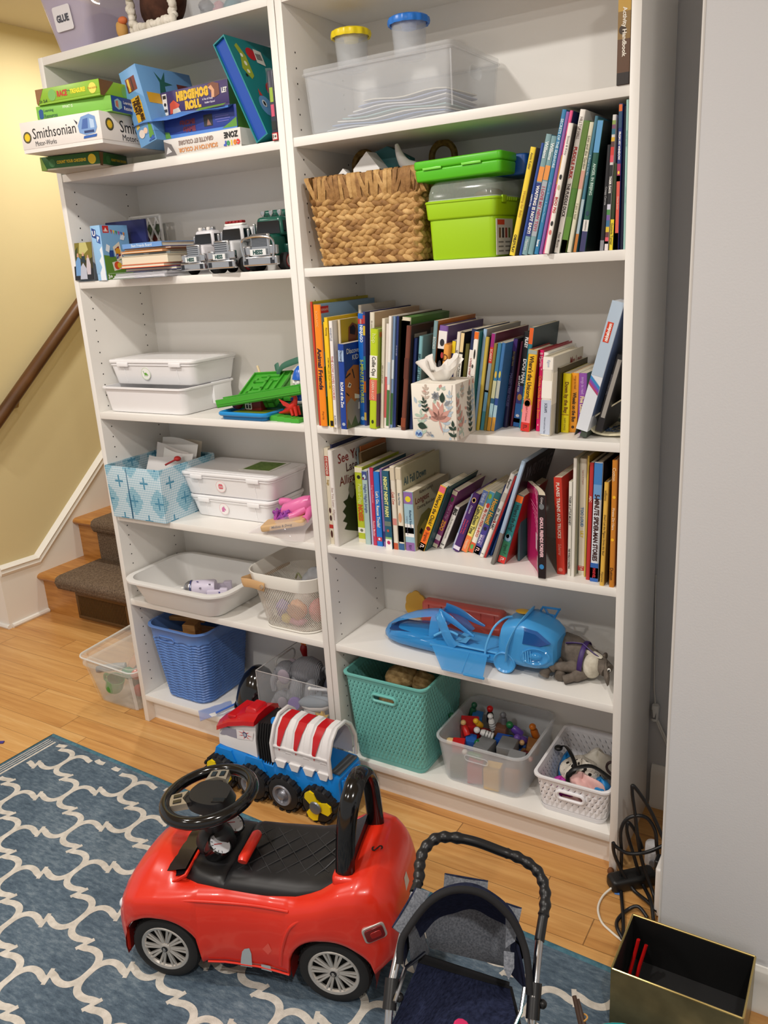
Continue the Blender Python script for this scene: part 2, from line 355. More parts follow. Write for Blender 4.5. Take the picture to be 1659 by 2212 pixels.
# ================================================================ books
def hexc(h): return (int(h[0:2], 16), int(h[2:4], 16), int(h[4:6], 16))
def book(label, group, x, y, z, w, h, t, d, col, feats=(), side=None, kind='h', sf=(), top=None, rz=0.0):
    """upright book, spine at local y=0 facing -y; leans to the right by t degrees about its lowest corner"""
    w *= .94; th = math.radians(t)
    b = thing('book', label, 'book', (x, y, z), (0, th, rz), group)
    x0 = -w if t > .9 else 0.0; x1 = x0 + w
    C = M(hexc(col), .38, spec=.5); Sd = M(hexc(side or col), .4)
    tb = min(.0022, w * .2) if kind == 'h' else min(.0009, w * .12)
    m = MB()
    e = .0008
    if kind == 'h':   # rounded spine, square boards
        prof=[(x0,.004),(x0+w*.06,.0012),(x0+w*.2,0),(x1-w*.2,0),(x1-w*.06,.0012),(x1,.004),(x1-tb,.005),(x0+tb,.005)]
    else:
        prof = [(x0, .0008), (x0 + e, 0), (x1 - e, 0), (x1, .0008), (x1, .003), (x0, .003)]
    r_top = h * .08 if kind == 'r' else 0
    m.prism(prof, 0, h, C)
    m.box((x0, .0036, 0), (x0 + tb, d, h), Sd); m.box((x1 - tb, .0036, 0), (x1, d, h), Sd)
    if top: m.box((x0 + tb, .003, h - .004), (x1 - tb, d, h), M(hexc(top)))
    f = .0004
    for ft in feats:
        if ft[0] == 'b':      # band of colour across the spine
            a, c2 = ft[1], ft[2]; m.box((x0 + w * .03, -f, a * h), (x1 - w * .03, .002, c2 * h), M(hexc(ft[3]), .4))
        elif ft[0] == 't':    # title running down the spine
            xa, xb = (ft[6], ft[7]) if len(ft) > 6 else (.18, .82)
            bo = ft[5] if len(ft) > 5 else .01
            m.text(ft[1],(x0+w*(xa+xb)/2,-.0006,(ft[2]+ft[3])/2*h),(0,0,-1),(1,0,0),(ft[3]-ft[2])*h,(xb-xa)*w,M(hexc(ft[4]),.5),bo,lift=.0004)
        elif ft[0] == 'u':    # upright lettering
            m.text(ft[1], (x0 + w / 2, -.0006, ft[2] * h), (1, 0, 0), (0, 0, 1), w * .8, ft[3] * h, M(hexc(ft[4]), .5), .01)
        elif ft[0] == 'o':    # round mark
            m.add([(x0+w*ft[1]+ft[3]*w*math.cos(a),-.0007,ft[2]*h+ft[4]*h*math.sin(a)) for a in [2*PI*i/14 for i in range(14)]],[tuple(range(14))],M(hexc(ft[5]),.5))
    for ft in sf:             # print on the right hand board: (kind, y0, y1, z0, z1, col)
        if ft[0] == 'b': m.box((x1 - .0004, ft[1] * d, ft[3] * h), (x1 + f, ft[2] * d, ft[4] * h), M(hexc(ft[5]), .45))
        elif ft[0]=='t': m.text(ft[6],(x1+.0005,(ft[1]+ft[2])/2*d,(ft[3]+ft[4])/2*h),(0,1,0),(0,0,1),(ft[2]-ft[1])*d,(ft[4]-ft[3])*h,M(hexc(ft[5]),.5),.01,al='l')
        elif ft[0]=='p': m.add([(x1+.0006+(ft[3] if len(ft)>3 else 0),a*d,c*h) for a,c in ft[1]],[tuple(range(len(ft[1])))],M(hexc(ft[2]),.5))
    m.build('cover', b, angle=50)
    g = .003 if kind == 'h' else .0003
    m = MB(); zt = h - g - (.004 if top else 0)
    if kind == 'r':           # board book: thick rounded leaves standing proud of the spine
        pr=[(.0012,0),(.0008,h*.01),(.0008,h*.93),(.004,h*.975),(.012,h*.999),(d-.01,h*.999),(d,h*.97),(d,.01),(d-.006,0)]
        m.loft([[(xx, a, c) for a, c in pr] for xx in (x0 + tb, x1 - tb)], PAGE, cap0=True, cap1=True)
    else:
        n = 5
        for i in range(n):
            a = x0 + tb + (w - 2 * tb) * i / n; m.box((a, .0045, g), (a + (w - 2 * tb) / n - .00012, d - g, zt - (.0004 if i % 2 else 0)), PAGE)
    m.build('pages', b, smooth=False)
    return b
def row(books, z, group):
    prev = None; B = [list(q[:7]) + [dict(q[7]) if len(q) > 7 else {}] for q in books]
    for i in range(len(B)):      # settle every book against its left neighbour, thinning it where they would touch
        if i == 0: continue
        for _ in range(4):
            def edges(b, side, zz):
                w = b[3]; th = math.radians(b[5]); lean = b[5] > .9; off = w / math.cos(th)
                r = b[1] + zz * math.tan(th); r = r if lean else r + off
                return r if side else r - off
            a, b = B[i - 1], B[i]; hh = min(a[4] * math.cos(math.radians(a[5])), b[4] * math.cos(math.radians(b[5])))
            if a[2] > b[2] + .2: break
            gap = min(edges(b, 0, zz) - edges(a, 1, zz) for zz in (0.0, hh)) - .0003
            if gap >= 0: break
            lean = b[5] > .9; cut_ = min(-gap, max(b[3] - .0042, 0)); b[3] -= cut_
            if not lean: b[1] += cut_
            if -gap - cut_ > 1e-6: b[1] += -gap - cut_
    for (name, x, y, w, h, t, col, k) in B:
        th = math.radians(t); xr = x + (0 if t > .9 else w) + h * math.sin(th) - 1.5830
        if xr > 0: x -= xr
        d = min(.264 - y, k.pop('d', h * .82))
        where = k.pop('where', None) or (('just right of the ' + prev) if prev else 'at the left end of the row')
        book(name + ', ' + where, group, x, y, z, w / .94, h, t, d, col, **k)
        prev = name
RC = [
 ('thin red picture book', .829, 0, .006, .302, .5, 'C63A1E', dict(kind='p', side='B8AA2A', d=.255, where='first on the big book shelf')),
 ('tall orange book',.857,-.005,.021,.295,1.3,'F28A12',dict(d=.25,side='86A9C9',feats=[('t','SCHOLASTIC',.82,.95,'F6C070'),('t','Animal Friends',.30,.66,'1C1430',.03,.25,.85),('t','Pop-Up',.04,.14,'8A4A10',.01,.4,.7)],sf=[('b',.01,.14,.93,.985,'B82828'),('t',.015,.135,.94,.975,'F0D0C8','SCHOLASTIC'),('b',.02,.55,.62,.84,'A9814E'),('b',.01,.9,.0,.5,'3E6A2A'),('b',.01,.9,.25,.38,'6FA0C0')])),
 ('slim yellow book', .867, -.002, .0055, .254, 1.3, 'F2CE1C', dict(kind='p')),
 ('yellow bedtime book',.880,-.010,.009,.265,1.1,'F2C81A',dict(kind='p',feats=[('t','Fleming',.82,.93,'3A3020'),('t','SOMETIMES I LIKE TO GO TO BED',.32,.68,'6A5A20',.01,.45,.85),('t','how I curl up in my covers',.32,.68,'6A5A20',.0,.12,.38),('b',.01,.06,'15100E')])),
 ('white cookie story book',.893,-.013,.0095,.257,1.7,'ECE8E4',dict(kind='p',feats=[('t','THE COW LOVES COOKIES',.27,.68,'C0302A',.0,.2,.85),('t','WHISTLE',.82,.94,'8890A0'),('t','ALADDIN',.03,.12,'707080')])),
 ('yellow die-cut animal book',.903,.004,.006,.258,1.9,'D8C8A8',dict(kind='p',side='C9A91C',d=.15,sf=[('p',[(.18,.55),(.3,.55),(.36,.7),(.52,.85),(.5,.93),(.36,.96),(.24,.92),(.22,.8),(.26,.72)],'8A4A22'),('p',[(.27,.86),(.42,.84),(.45,.9),(.38,.94),(.28,.92)],'2A1A14',.0004),('p',[(.52,.56),(.56,.72),(.66,.88),(.8,.94),(.9,.92),(.95,.7),(.9,.55)],'3F8FC0'),('p',[(.66,.56),(.7,.7),(.84,.72),(.86,.56)],'D89018',.0004),('p',[(.78,.74),(.86,.9),(.9,.76)],'15151C',.0004)])),
 ('beige hardback set far back', .912, .085, .011, .286, 2.0, 'CFC6B4', dict(d=.17)),
 ('blue book with tiger face cover',.929,-.026,.016,.204,2.2,'15409A',dict(kind='p',side='16398A',d=.20,feats=[('b',.80,.93,'9FB8D8'),('t','Discovery',.79,.93,'2A3A60'),('t','ROAR at the Zoo',.26,.56,'F4F4F4',.03),('o',.55,.06,.3,.02,'A8B4C8')],
   sf=[('t',.06,.40,.86,.94,'D8D8D0','Discovery'),('t',.18,.38,.80,.86,'D8D8D0','KIDS'),('p',[(.0,.02),(.0,.58),(.06,.68),(.2,.74),(.34,.72),(.46,.74),(.5,.84),(.56,.74),(.6,.5),(.62,.2),(.62,.02)],'A86428'),
       ('p',[(.02,.02),(.02,.3),(.12,.36),(.2,.3),(.3,.34),(.36,.2),(.5,.24),(.6,.12),(.62,.02)],'8C8478',.0003),('p',[(.05,.5),(.09,.55),(.14,.52),(.11,.48)],'E8E0D0',.0003),('p',[(.07,.5),(.1,.535),(.13,.51)],'1A1208',.0005),('p',[(.3,.45),(.36,.48),(.38,.42),(.33,.39)],'1C1410',.0003),
       ('p',[(.02,.62),(.12,.66),(.13,.64),(.02,.6)],'1C140E',.0003),('p',[(.18,.7),(.22,.58),(.2,.58),(.16,.69)],'1C140E',.0003),('p',[(.02,.44),(.08,.4),(.08,.38),(.02,.42)],'1C140E',.0003),('p',[(.2,.4),(.34,.36),(.5,.4),(.36,.32),(.2,.34)],'E4DCCB',.0004),('p',[(.28,.28),(.38,.3),(.36,.2),(.27,.2)],'E4DCCB',.0004),('p',[(.0,.0),(.04,.12),(.1,.03),(.2,.14),(.26,.02),(.4,.13),(.46,.02),(.6,.1),(.62,.0)],'4C5A28',.0005)])),
 ('bright blue story book',.947,.034,.017,.269,3.0,'1668C4',dict(kind='p',feats=[('b',.91,.955,'B02A30'),('t','LEGO',.912,.952,'F0D8D0'),('t','NINJAGO',.75,.90,'EAF2FA',.03),('t','5-MINUTE STORIES',.17,.63,'C8D44A',.02,.25,.8),('o',.5,.06,.3,.018,'9FD0F0')])),
 ('slim multicoloured comic',.954,.026,.006,.274,3.3,'2E3A78',dict(kind='p',feats=[('b',.9,.97,'A83A3A'),('b',.8,.88,'D0B030'),('b',.5,.62,'2E7A8A'),('b',.3,.4,'B05A20'),('b',.05,.12,'C0A040')])),
 ('large cream paperback',.973,.030,.012,.272,4.2,'DDD6C4',dict(kind='p',side='C2A688',feats=[('t','the wonder house',.80,.93,'8A8070'),('t','LITTLE SEEDS OF GOOD',.2,.7,'4A443A')])),
 ('lime green book',.999,-.002,.021,.236,5.0,'B9CE1E',dict(d=.2,side='8AA032',feats=[('b',.52,.74,'EDEAE0'),('t','Collie Ops',.54,.73,'3C3A30',.02),('b',.29,.5,'D8705A'),('t','LEARN A LOT',.30,.49,'EFDCC0'),('t','hop',.86,.96,'DDE890'),('o',.5,.07,.16,.02,'2E3A10')],sf=[('b',.0,.9,.02,.36,'6A4656'),('b',.04,.4,.92,.97,'B06A2A')])),
 ('cream slim book', 1.009, .012, .008, .259, 5.2, 'E2DAC6', dict(kind='p', feats=[('t', 'tales of a quiet year', .3, .7, '8A7A60')])),
 ('white slim book with red line', 1.016, .016, .007, .247, 5.4, 'E8DFD6', dict(kind='p', feats=[('b', .1, .5, 'C85A58')])),
 ('white book with green picture foot',1.024,.014,.0075,.264,5.5,'ECE8E2',dict(kind='p',feats=[('b',.02,.35,'4C7A44'),('b',.40,.6,'C8D6E0')])),
 ('pale blue slim book', 1.030, .020, .0065, .263, 5.6, '7E9CC0', dict(kind='p', feats=[('b', .03, .32, '3F6A3A'), ('b', .45, .62, 'D8E4EA')])),
 ('dark blue slim book',1.036,.025,.006,.263,5.7,'2C3C78',dict(kind='p',side='3A3326',d=.22,feats=[('t','the sky at night',.55,.85,'B8BCD0')])),
 ('thick book turned to show its pages',1.062,.030,.023,.259,6.2,'DCD4BC',dict(side='4C7A3A',d=.2,top='4C7A34',feats=[('b',.004,.975,'DAD0B4'),('b',.01,.97,'E2D9BE')])),
 ('brown marbled hardback',1.077,.000,.012,.243,7.0,'6E3A2A',dict(side='2A2422',feats=[('b',.03,.12,'8A4428'),('b',.5,.7,'5C2E22')],sf=[('b',.1,.4,.75,.92,'8A8478'),('b',.5,.9,.8,.95,'6A665E'),('b',.15,.35,.3,.5,'8A7A70')])),
 ('navy slim hardback', 1.088, .015, .0085, .214, 6.6, '1C2E62', dict(side='1A2448')),
 ('pale teal birthday book',1.102,.016,.0095,.218,6.6,'7FB4BC',dict(side='5E8286',feats=[('t','BIRTHDAY LETTER & A GREAT SURPRISE',.08,.88,'2E4E5E',.02)])),
 ('green, orange and grey striped book',1.119,.045,.0095,.250,7.6,'7C9CA0',dict(side='B86A24',kind='p',feats=[('b',.0,.38,'9BB060'),('b',.38,.56,'E0925A'),('t','BOOKS',.7,.9,'E6EDE8')])),
 ('wide purple hardback',1.145,.045,.022,.238,7.8,'7C5AA0',dict(side='54406A',feats=[('b',.42,.95,'F0ECE8'),('o',.5,.84,.26,.035,'2A2A30'),('b',.55,.78,'D8C8C8'),('o',.4,.62,.2,.05,'303038'),('o',.6,.72,.16,.03,'B83A3A')])),
 ('small amber story book',1.160,.028,.0155,.198,8.2,'EBA24A',dict(feats=[('t','DEAR',.52,.72,'A05A20',.02),('u','D',.85,.08,'6A3A10')])),
 ('navy book with yellow top',1.170,.040,.009,.206,8.2,'2A3478',dict(kind='p',feats=[('b',.86,.995,'E8C81C'),('t','a little tale',.4,.8,'C8CCE0')])),
 ('white comic with red stripe',1.179,.040,.008,.225,8.2,'E6DED2',dict(kind='p',feats=[('b',.4,.5,'A02A2A'),('t','tales to tell',.55,.95,'3A342C')])),
 ('black and cream slim book',1.189,.040,.0085,.225,8.3,'24221E',dict(kind='p',feats=[('b',.80,.99,'E8CE98'),('b',.45,.78,'EDEAE0'),('t','the heroes',.46,.77,'2A2824')])),
 ('olive mottled book', 1.202, .043, .010, .198, 8.4, '5C5826', dict(side='4A441E')),
 ('navy book with white title label',1.216,.040,.0115,.231,8.6,'1E2A52',dict(kind='p',feats=[('b',.33,.8,'F0EAE4'),('t','Daddy Dear & our fun',.35,.78,'B05050')])),
 ('white and orange rhyme book',1.229,.030,.0125,.226,8.0,'F0EBE2',dict(side='1E6A6A',feats=[('b',.93,.998,'E87018'),('b',.58,.92,'F2EEE6'),('o',.5,.78,.22,.05,'2C2A28'),('b',.40,.51,'E87018'),('o',.3,.66,.2,.02,'303030'),('t','II',.53,.58,'202020')])),
 ('pale blue thin book', 1.238, .050, .008, .230, 8.2, '9FBEDC', dict(kind='p', side='A8A498', d=.2)),
 ('gold-spined little book', 1.247, .045, .0085, .213, 8.3, 'C9B04A', dict(side='4A4636', d=.16)),
 ('magenta topped slim book',1.257,.050,.0085,.221,8.8,'8C9CA8',dict(side='5C1430',kind='p',d=.2,feats=[('b',.86,.995,'9A1C72'),('b',.70,.86,'C83428'),('b',.40,.62,'8898A4'),('b',.2,.42,'6FA8CC'),('b',.0,.2,'3E8A9C'),('t','SCARRY',.71,.85,'F0D8C8')])),
 ('gold patterned slim book', 1.265, .047, .007, .199, 8.9, '8A7830', dict(kind='p', side='B07A30')),
 ('blue scene book with amber foot',1.276,.044,.0085,.200,9.1,'3E7C9C',dict(kind='p',feats=[('b',.0,.16,'C8902C'),('b',.16,.32,'9CC0C8'),('b',.32,.38,'2A5A78'),('b',.38,.58,'C2C29A'),('o',.5,.65,.3,.04,'D8B040')])),
 ('second blue scene book',1.285,.046,.0085,.200,9.0,'3A70A8',dict(kind='p',feats=[('b',.0,.16,'D09A3C'),('b',.16,.3,'A8C8D4'),('b',.3,.38,'2C4C90'),('b',.38,.58,'B8BCB0'),('o',.5,.65,.3,.04,'C8C060')])),
 ('dark indigo chapter book',1.297,.090,.0115,.205,8.5,'1E1A40',dict(side='1A1626',feats=[('b',.86,.99,'3C2468'),('t','MAGIC TREE HOUSE',.2,.66,'5C5A88',.02),('t','the night hare',.7,.86,'8A7850')])),
 ('maroon thin book', 1.304, .105, .005, .196, 8.4, '6A2A44', dict(kind='p')),
 ('black comic book with white title',1.324,.103,.0185,.216,7.6,'17171A',dict(side='16161C',feats=[('b',.0,.25,'2F6CB4'),('b',.25,.44,'3A3C86'),('t','PILKEY',.84,.95,'EDEDED',.03,.35,.8),('t','DOG MAN',.46,.74,'F2F2F2',.05,.4,.95),('t','and CAT KID',.32,.6,'E6E6EE',.03,.05,.35),('o',.5,.32,.32,.035,'C08A48'),('o',.5,.12,.26,.016,'E4E4EA'),('b',.045,.09,'101014')])),
 ('teal book with orange top',1.336,.092,.0095,.228,7.2,'2C7A88',dict(side='2A3E42',kind='p',d=.165,feats=[('b',.84,.995,'E0601E'),('b',.0,.3,'2C8A9A'),('t','The Great Escape',.28,.5,'E8F0EC'),('o',.5,.18,.3,.02,'C8B030')])),
 ('yellow unicorn book',1.364,.058,.021,.182,6.6,'F0B81E',dict(side='8A2622',d=.13,feats=[('b',.95,.998,'9FA8A0'),('t',"Where's the Unicorn?",.40,.93,'2A1A10',.02),('o',.5,.36,.42,.055,'C87848'),('o',.5,.35,.3,.04,'E8C890'),('o',.5,.34,.18,.025,'3C7A6A'),('b',.11,.335,'F08C90'),('t','Ingela P Arrhenius',.13,.32,'A84A50'),('b',.0,.11,'D22A22'),('t','n.',.03,.08,'6A1414')])),
 ('hot pink alphabet book',1.385,.070,.0185,.180,3.2,'DC1464',dict(side='A02034',d=.19,feats=[('t','Chicka Chicka Boom Boom',.13,.72,'F08A3A',.02),('t','B Martin',.80,.97,'F4C0D0'),('o',.2,.9,.1,.012,'F6B0C0'),('o',.7,.77,.1,.012,'F6B0C0'),('o',.5,.08,.12,.012,'F6D0C0')])),
 ('white vegetable book',1.398,.068,.012,.175,2.9,'F0EEE6',dict(d=.185,feats=[('o',.5,.84,.22,.024,'2C6A28'),('t','VEGETABLES',.50,.79,'3E7A30',.03),('t','in',.45,.49,'9098A8'),('t','UNDERWEAR',.13,.44,'C02A28',.03),('o',.5,.07,.2,.014,'C07848')])),
 ('thick torn white book',1.424,.026,.0235,.171,3.0,'E4DED0',dict(d=.2,side='D6CFBE',feats=[('b',.02,.46,'BFC8DA'),('t','Green and Loose Tales',.03,.24,'404860',.0,.35,.6),('t','SCRAPS',.3,.42,'404860'),('b',.84,.99,'EFEAE0'),('t','Egon',.86,.97,'8AA4CC',.0,.4,.7),('b',.48,.70,'F2EFE6')],sf=[('t',.55,.95,.80,.92,'8A3028',"Mrs Love"),('b',.0,.2,.4,.8,'EDE6D4')])),
 ('narrow dark olive book', 1.432, .055, .007, .144, 2.2, '3C3418', dict(kind='p', d=.19, top='C8BEA6')),
 ('yellow board book',1.450,.071,.0165,.130,2.2,'EFDC14',dict(kind='p',d=.17,feats=[('t','Down by the Bay',.33,.86,'7A4A10',.03),('b',.30,.312,'A07010'),('t','RAFFI SONGS',.04,.25,'A09020')])),
 ('orange board book',1.467,.078,.0165,.130,2.2,'F0A02C',dict(kind='p',d=.165,feats=[('t','Wheels on the Bus',.18,.68,'3A2A1C',.03),('t','songs to read',.74,.96,'A86010'),('o',.45,.09,.2,.025,'4A2A10')])),
 ('purple board book',1.469,.074,.0185,.131,.8,'8E4EA6',dict(kind='p',side='3E5A5C',d=.17,feats=[('t','Five Little Ducks',.15,.62,'F2DCA8',.03),('t','songs to read',.66,.94,'C8A0D8'),('o',.4,.08,.2,.025,'E8D8F0')])),
]
row(RC, 1.0592, 'books on the wide middle shelf')
RD = [
 ('thin cream book with red band',.8215,.019,.0125,.260,.3,'DDD3BC',dict(kind='p',where='first on the lower book shelf',feats=[('b',.72,.92,'B03028'),('t','EYE WONDER',.73,.91,'EAD8C8',.02),('b',.17,.21,'B82820'),('t','bugs',.60,.70,'A88A3A',.02),('o',.5,.36,.25,.03,'4A2420'),('o',.55,.28,.28,.03,'3A1C1A'),('o',.5,.11,.28,.04,'4A2018')])),
 ('thin navy book', .835, .03, .005, .268, .2, '1E2448', dict(kind='p', d=.2)),
 ('large white alligator picture book',.842,.006,.0135,.258,.1,'E4DFDA',dict(side='E2DDD8',d=.25,feats=[('t','See You Later, Alligator',.2,.7,'B09A94')],sf=[('t',.10,.60,.84,.94,'8C2A26','See You'),('t',.24,.60,.73,.82,'5A3A3A','Later'),('t',.10,.62,.58,.70,'7A3A36','Alligator'),('p',[(.2,.12),(.17,.28),(.2,.42),(.26,.5),(.34,.52),(.6,.5),(.8,.3),(.7,.05),(.45,.03)],'2E3A20'),('p',[(.2,.12),(.13,.15),(.19,.2),(.11,.24),(.18,.28),(.12,.34),(.19,.38),(.14,.44),(.22,.45),(.28,.5),(.4,.3)],'2E3A20',.0002),('p',[(.27,.46),(.25,.54),(.28,.6),(.34,.61),(.38,.55),(.36,.46),(.31,.43)],'8A8A7C',.0004),('p',[(.33,.57),(.35,.59),(.36,.57)],'14140E',.0008)])),
 ('thin grey-blue book set far back', .858, .115, .005, .240, .3, '7E8E92', dict(kind='p', d=.13)),
 ('orange book set far back', .865, .120, .004, .245, .3, 'B0622A', dict(kind='p', d=.13, sf=[('t', .1, .8, .9, .96, 'D88A4A', 'a golden tale')])),
 ('brown book set far back', .871, .105, .008, .232, .3, '6A5434', dict(kind='p', side='6A522E', d=.13)),
 ('lime board book about noses',.884,.060,.0235,.206,.5,'B4C22C',dict(kind='r',d=.19,feats=[('b',.0,.05,'E6DDC0'),('t','Peek-a-Flap',.52,.78,'E4EAA0',.0),('t','NOSES',.29,.51,'C85A1E',.05),('o',.5,.87,.22,.025,'1C2010'),('b',.13,.20,'E8E6D8'),('o',.5,.165,.2,.02,'707060'),('b',.93,.995,'E6DDC0')])),
 ('pale jungle night book',.911,.051,.0155,.200,.6,'A8C0BC',dict(side='2A2E3C',kind='p',feats=[('t','Night Night Jungle',.42,.84,'5A6A9C',.02),('b',.88,.99,'3A4A86'),('o',.5,.92,.3,.03,'B8C8D8'),('o',.3,.9,.15,.02,'B04040')])),
 ('lavender thin book', .928, .054, .0055, .207, .6, 'B8B8DA', dict(kind='p')),
 ('crimson slim book',.935,.052,.010,.209,.6,'BE2A52',dict(kind='p',side='2C5A6E',feats=[('t','Frog Confidential',.54,.8,'E89AB0'),('t','Rookie Reader',.12,.32,'F0C0C8'),('o',.5,.2,.2,.01,'F4D0D0')])),
 ('bright blue truck book',.9465,.051,.0165,.200,.5,'1C74CC',dict(side='1C3E8C',kind='p',feats=[('t',"Let's Go, Rescue Trucks!",.26,.74,'F0EEDC',.02),('b',.07,.125,'C03448'),('o',.5,.1,.2,.015,'E8E0E8')])),
 ('purple thin book',.966,.052,.007,.209,.2,'8468A8',dict(kind='p',feats=[('t','Fairy Night Stories',.5,.9,'C0A8D8'),('b',.07,.2,'2E2E70')])),
 ('teal night farm book',.979,.041,.0195,.207,.1,'1C5A74',dict(side='1A1A1E',kind='p',feats=[('t','NIGHT NIGHT FARM',.42,.93,'D8DC8C',.05,.22,.78),('o',.5,.24,.17,.018,'C85030'),('b',.30,.36,'6A7A70'),('b',.0,.13,'ECEAE6'),('b',.13,.155,'8AB070'),('o',.5,.085,.25,.025,'B82858')])),
 ('cream farm rhyme book',1.001,.045,.0125,.219,0,'E2DACA',dict(kind='p',feats=[('b',.0,.08,'C0502C'),('b',.3,.38,'D08880'),('t','Cock Cow',.55,.7,'C05A48',.02),('b',.84,.99,'D4C8B0'),('t','red hen and',.55,.82,'A03A44',.0,.05,.3)])),
 ('cream counting book',1.015,.047,.0155,.217,.2,'E4DBC6',dict(d=.21,side='C2BA98',feats=[('b',.0,.08,'2C5C8C'),('o',.5,.4,.3,.06,'D8A078'),('t','Sam Had Kites',.55,.7,'3C5C78',.02),('b',.1,.3,'2A5C86'),('b',.1,.3,'EDE6D4'),('b',.86,.99,'D2C6AC')],sf=[('t',.06,.62,.74,.90,'2E5A66','All Fall Down'),('p',[(.75,.62),(.82,.66),(.86,.76),(.84,.62)],'8A5A20')])),
 ('purple and blue counting board book',1.034,.049,.0265,.156,0,'9CC0D0',dict(kind='r',d=.2,side='C9B99A',feats=[('b',.80,.995,'8C6AA8'),('o',.5,.88,.3,.05,'E0D028'),('t','Richard Scarry',.38,.70,'2A4A68',.02,.5,.8),('t',"Longest Counting Book",.1,.76,'5A5A70',.0,.2,.38),('b',.0,.145,'8C62A0'),('t','RH',.03,.1,'503060'),('b',.24,.46,'F0F0EE'),('b',.3,.4,'2A2A2E')],sf=[('t',.06,.62,.74,.88,'7A2420','Longest'),('t',.18,.62,.90,.97,'4A3A30',"Richard Scarry's"),('t',.1,.66,.66,.73,'5A4A3A','Counting Book Ever'),('p',[(.05,.05),(.08,.4),(.2,.55),(.4,.6),(.55,.5),(.7,.2),(.7,.04)],'8C7A3C'),('p',[(.1,.1),(.16,.36),(.3,.44),(.42,.3),(.4,.08)],'C8A850',.0004),('p',[(.44,.1),(.48,.4),(.6,.42),(.66,.2),(.62,.06)],'4C2A4C',.0004),('p',[(.12,.28),(.18,.34),(.22,.28),(.17,.22)],'2A1C18',.0008),('p',[(.2,.04),(.24,.2),(.34,.2),(.36,.04)],'3C6A40',.0008)])),
 ('yellow chick flap book',1.080,.058,.017,.187,22.3,'F0BE1A',dict(side='1E5E66',kind='p',d=.13,feats=[('b',.91,.995,'E0667A'),('t',"Where's the Chick?",.40,.88,'2E2418',.02),('o',.5,.345,.36,.03,'7A1C20'),('b',.0,.31,'EE6A1E'),('t','Ingela',.14,.28,'7A3010'),('b',.0,.11,'DC2A1E'),('t','n.',.03,.09,'F4D8D0')])),
 ('thin dark green book', 1.0815, .062, .004, .19, 22.4, '1C4A4C', dict(kind='p', d=.17)),
 ('purple zoo board book',1.1005,.092,.0205,.168,22.8,'84386E',dict(kind='r',d=.165,feats=[('t','Peek a Flip',.50,.78,'C89ABC',.0),('t','ZOO',.26,.53,'F2A63C',.05,.12,.88),('o',.5,.85,.28,.04,'2E6A34'),('b',.13,.22,'E4DCDC'),('b',.93,.995,'D8CFB4'),('b',.0,.06,'D8CFB4')])),
 ('white caterpillar board book',1.1185,.092,.0120,.124,23.2,'E6E2DC',dict(kind='p',side='5A4A44',d=.15,feats=[('t','BIG',.80,.97,'1C1C1C',.05,.1,.9),('t','The Very Hungry Caterpillar',.2,.76,'605A54',.0,.3,.7),('t','2',.05,.13,'1C1C1C',.04)])),
 ('lavender picture book', 1.145, .098, .006, .161, 21.8, '98A4CC', dict(kind='p', feats=[('b', .1, .3, 'C8CCE4'), ('b', .5, .7, 'B8A8CC')])),
 ('purple monkey book',1.1655,.083,.0175,.167,21.8,'46206C',dict(feats=[('o',.5,.89,.32,.045,'E8C08A'),('o',.5,.89,.22,.03,'B87840'),('t','Five Little Monkeys',.25,.62,'D84858',.02,.52,.8),('t','Jumping on the Bed',.25,.62,'D84858',.02,.16,.44),('t','Christelow',.66,.8,'E0D8EC'),('b',.03,.09,'E4DCEC')])),
 ('yellow calm-down book',1.1845,.089,.0148,.177,21.6,'EFE27A',dict(kind='p',feats=[('b',.76,.995,'6078B0'),('t','Verdick',.8,.96,'D0D8EC'),('t','Calm-Down Time',.30,.74,'2E3A30',.02,.12,.88),('b',.0,.26,'EE8048'),('t','Heinlen',.05,.2,'F0D0A8')])),
 ('white peekaboo animal book',1.2005,.092,.0140,.174,21.5,'F0E8DC',dict(kind='p',feats=[('b',.80,.995,'4C9AB8'),('o',.4,.92,.3,.04,'8AB83C'),('o',.6,.78,.3,.04,'D03A2A'),('t','My First PEEK-a-BOO',.26,.72,'C8402E',.02),('b',.0,.16,'DA5A30'),('o',.45,.09,.3,.04,'5CA85A')])),
 ('teal and indigo hooting owl book',1.2195,.086,.0150,.174,21.3,'2A7074',dict(kind='p',feats=[('t','Hoot! Hoot!',.50,.90,'E8A83C',.04,.12,.88),('b',.0,.48,'443E90'),('o',.5,.42,.3,.03,'1C1830'),('t','SEBASTIEN',.14,.34,'B8A8D0',.01,.55,.85),('t','BRAUN',.14,.34,'E8E0F0',.03,.12,.5),('b',.0,.12,'D62A2A'),('t','n.',.03,.1,'F4C8C0')])),
 ('navy slim book', 1.2265, .082, .006, .20, 21.4, '22305E', dict(kind='p', d=.18)),
 ('white alphabet rhyme book',1.2385,.070,.0108,.233,21.4,'ECE7DE',dict(d=.18,feats=[('t',"Dr. Seuss's ABC",.28,.66,'26262A',.03),('t','A',.41,.46,'C83A34',.05),('t','Beginner',.80,.97,'2A2A2C',.02),('b',.68,.78,'C8C0B4'),('t','1',.03,.06,'202020')])),
 ('thin red book', 1.2445, .072, .005, .228, 21.4, 'B02A2C', dict(kind='p', side='1A3A78', d=.18)),
 ('thin royal blue book', 1.2515, .090, .006, .236, 21.0, '1E4A90', dict(kind='p', side='20407C', d=.17)),
]
row(RD, .7362, 'books on the lower book shelf')
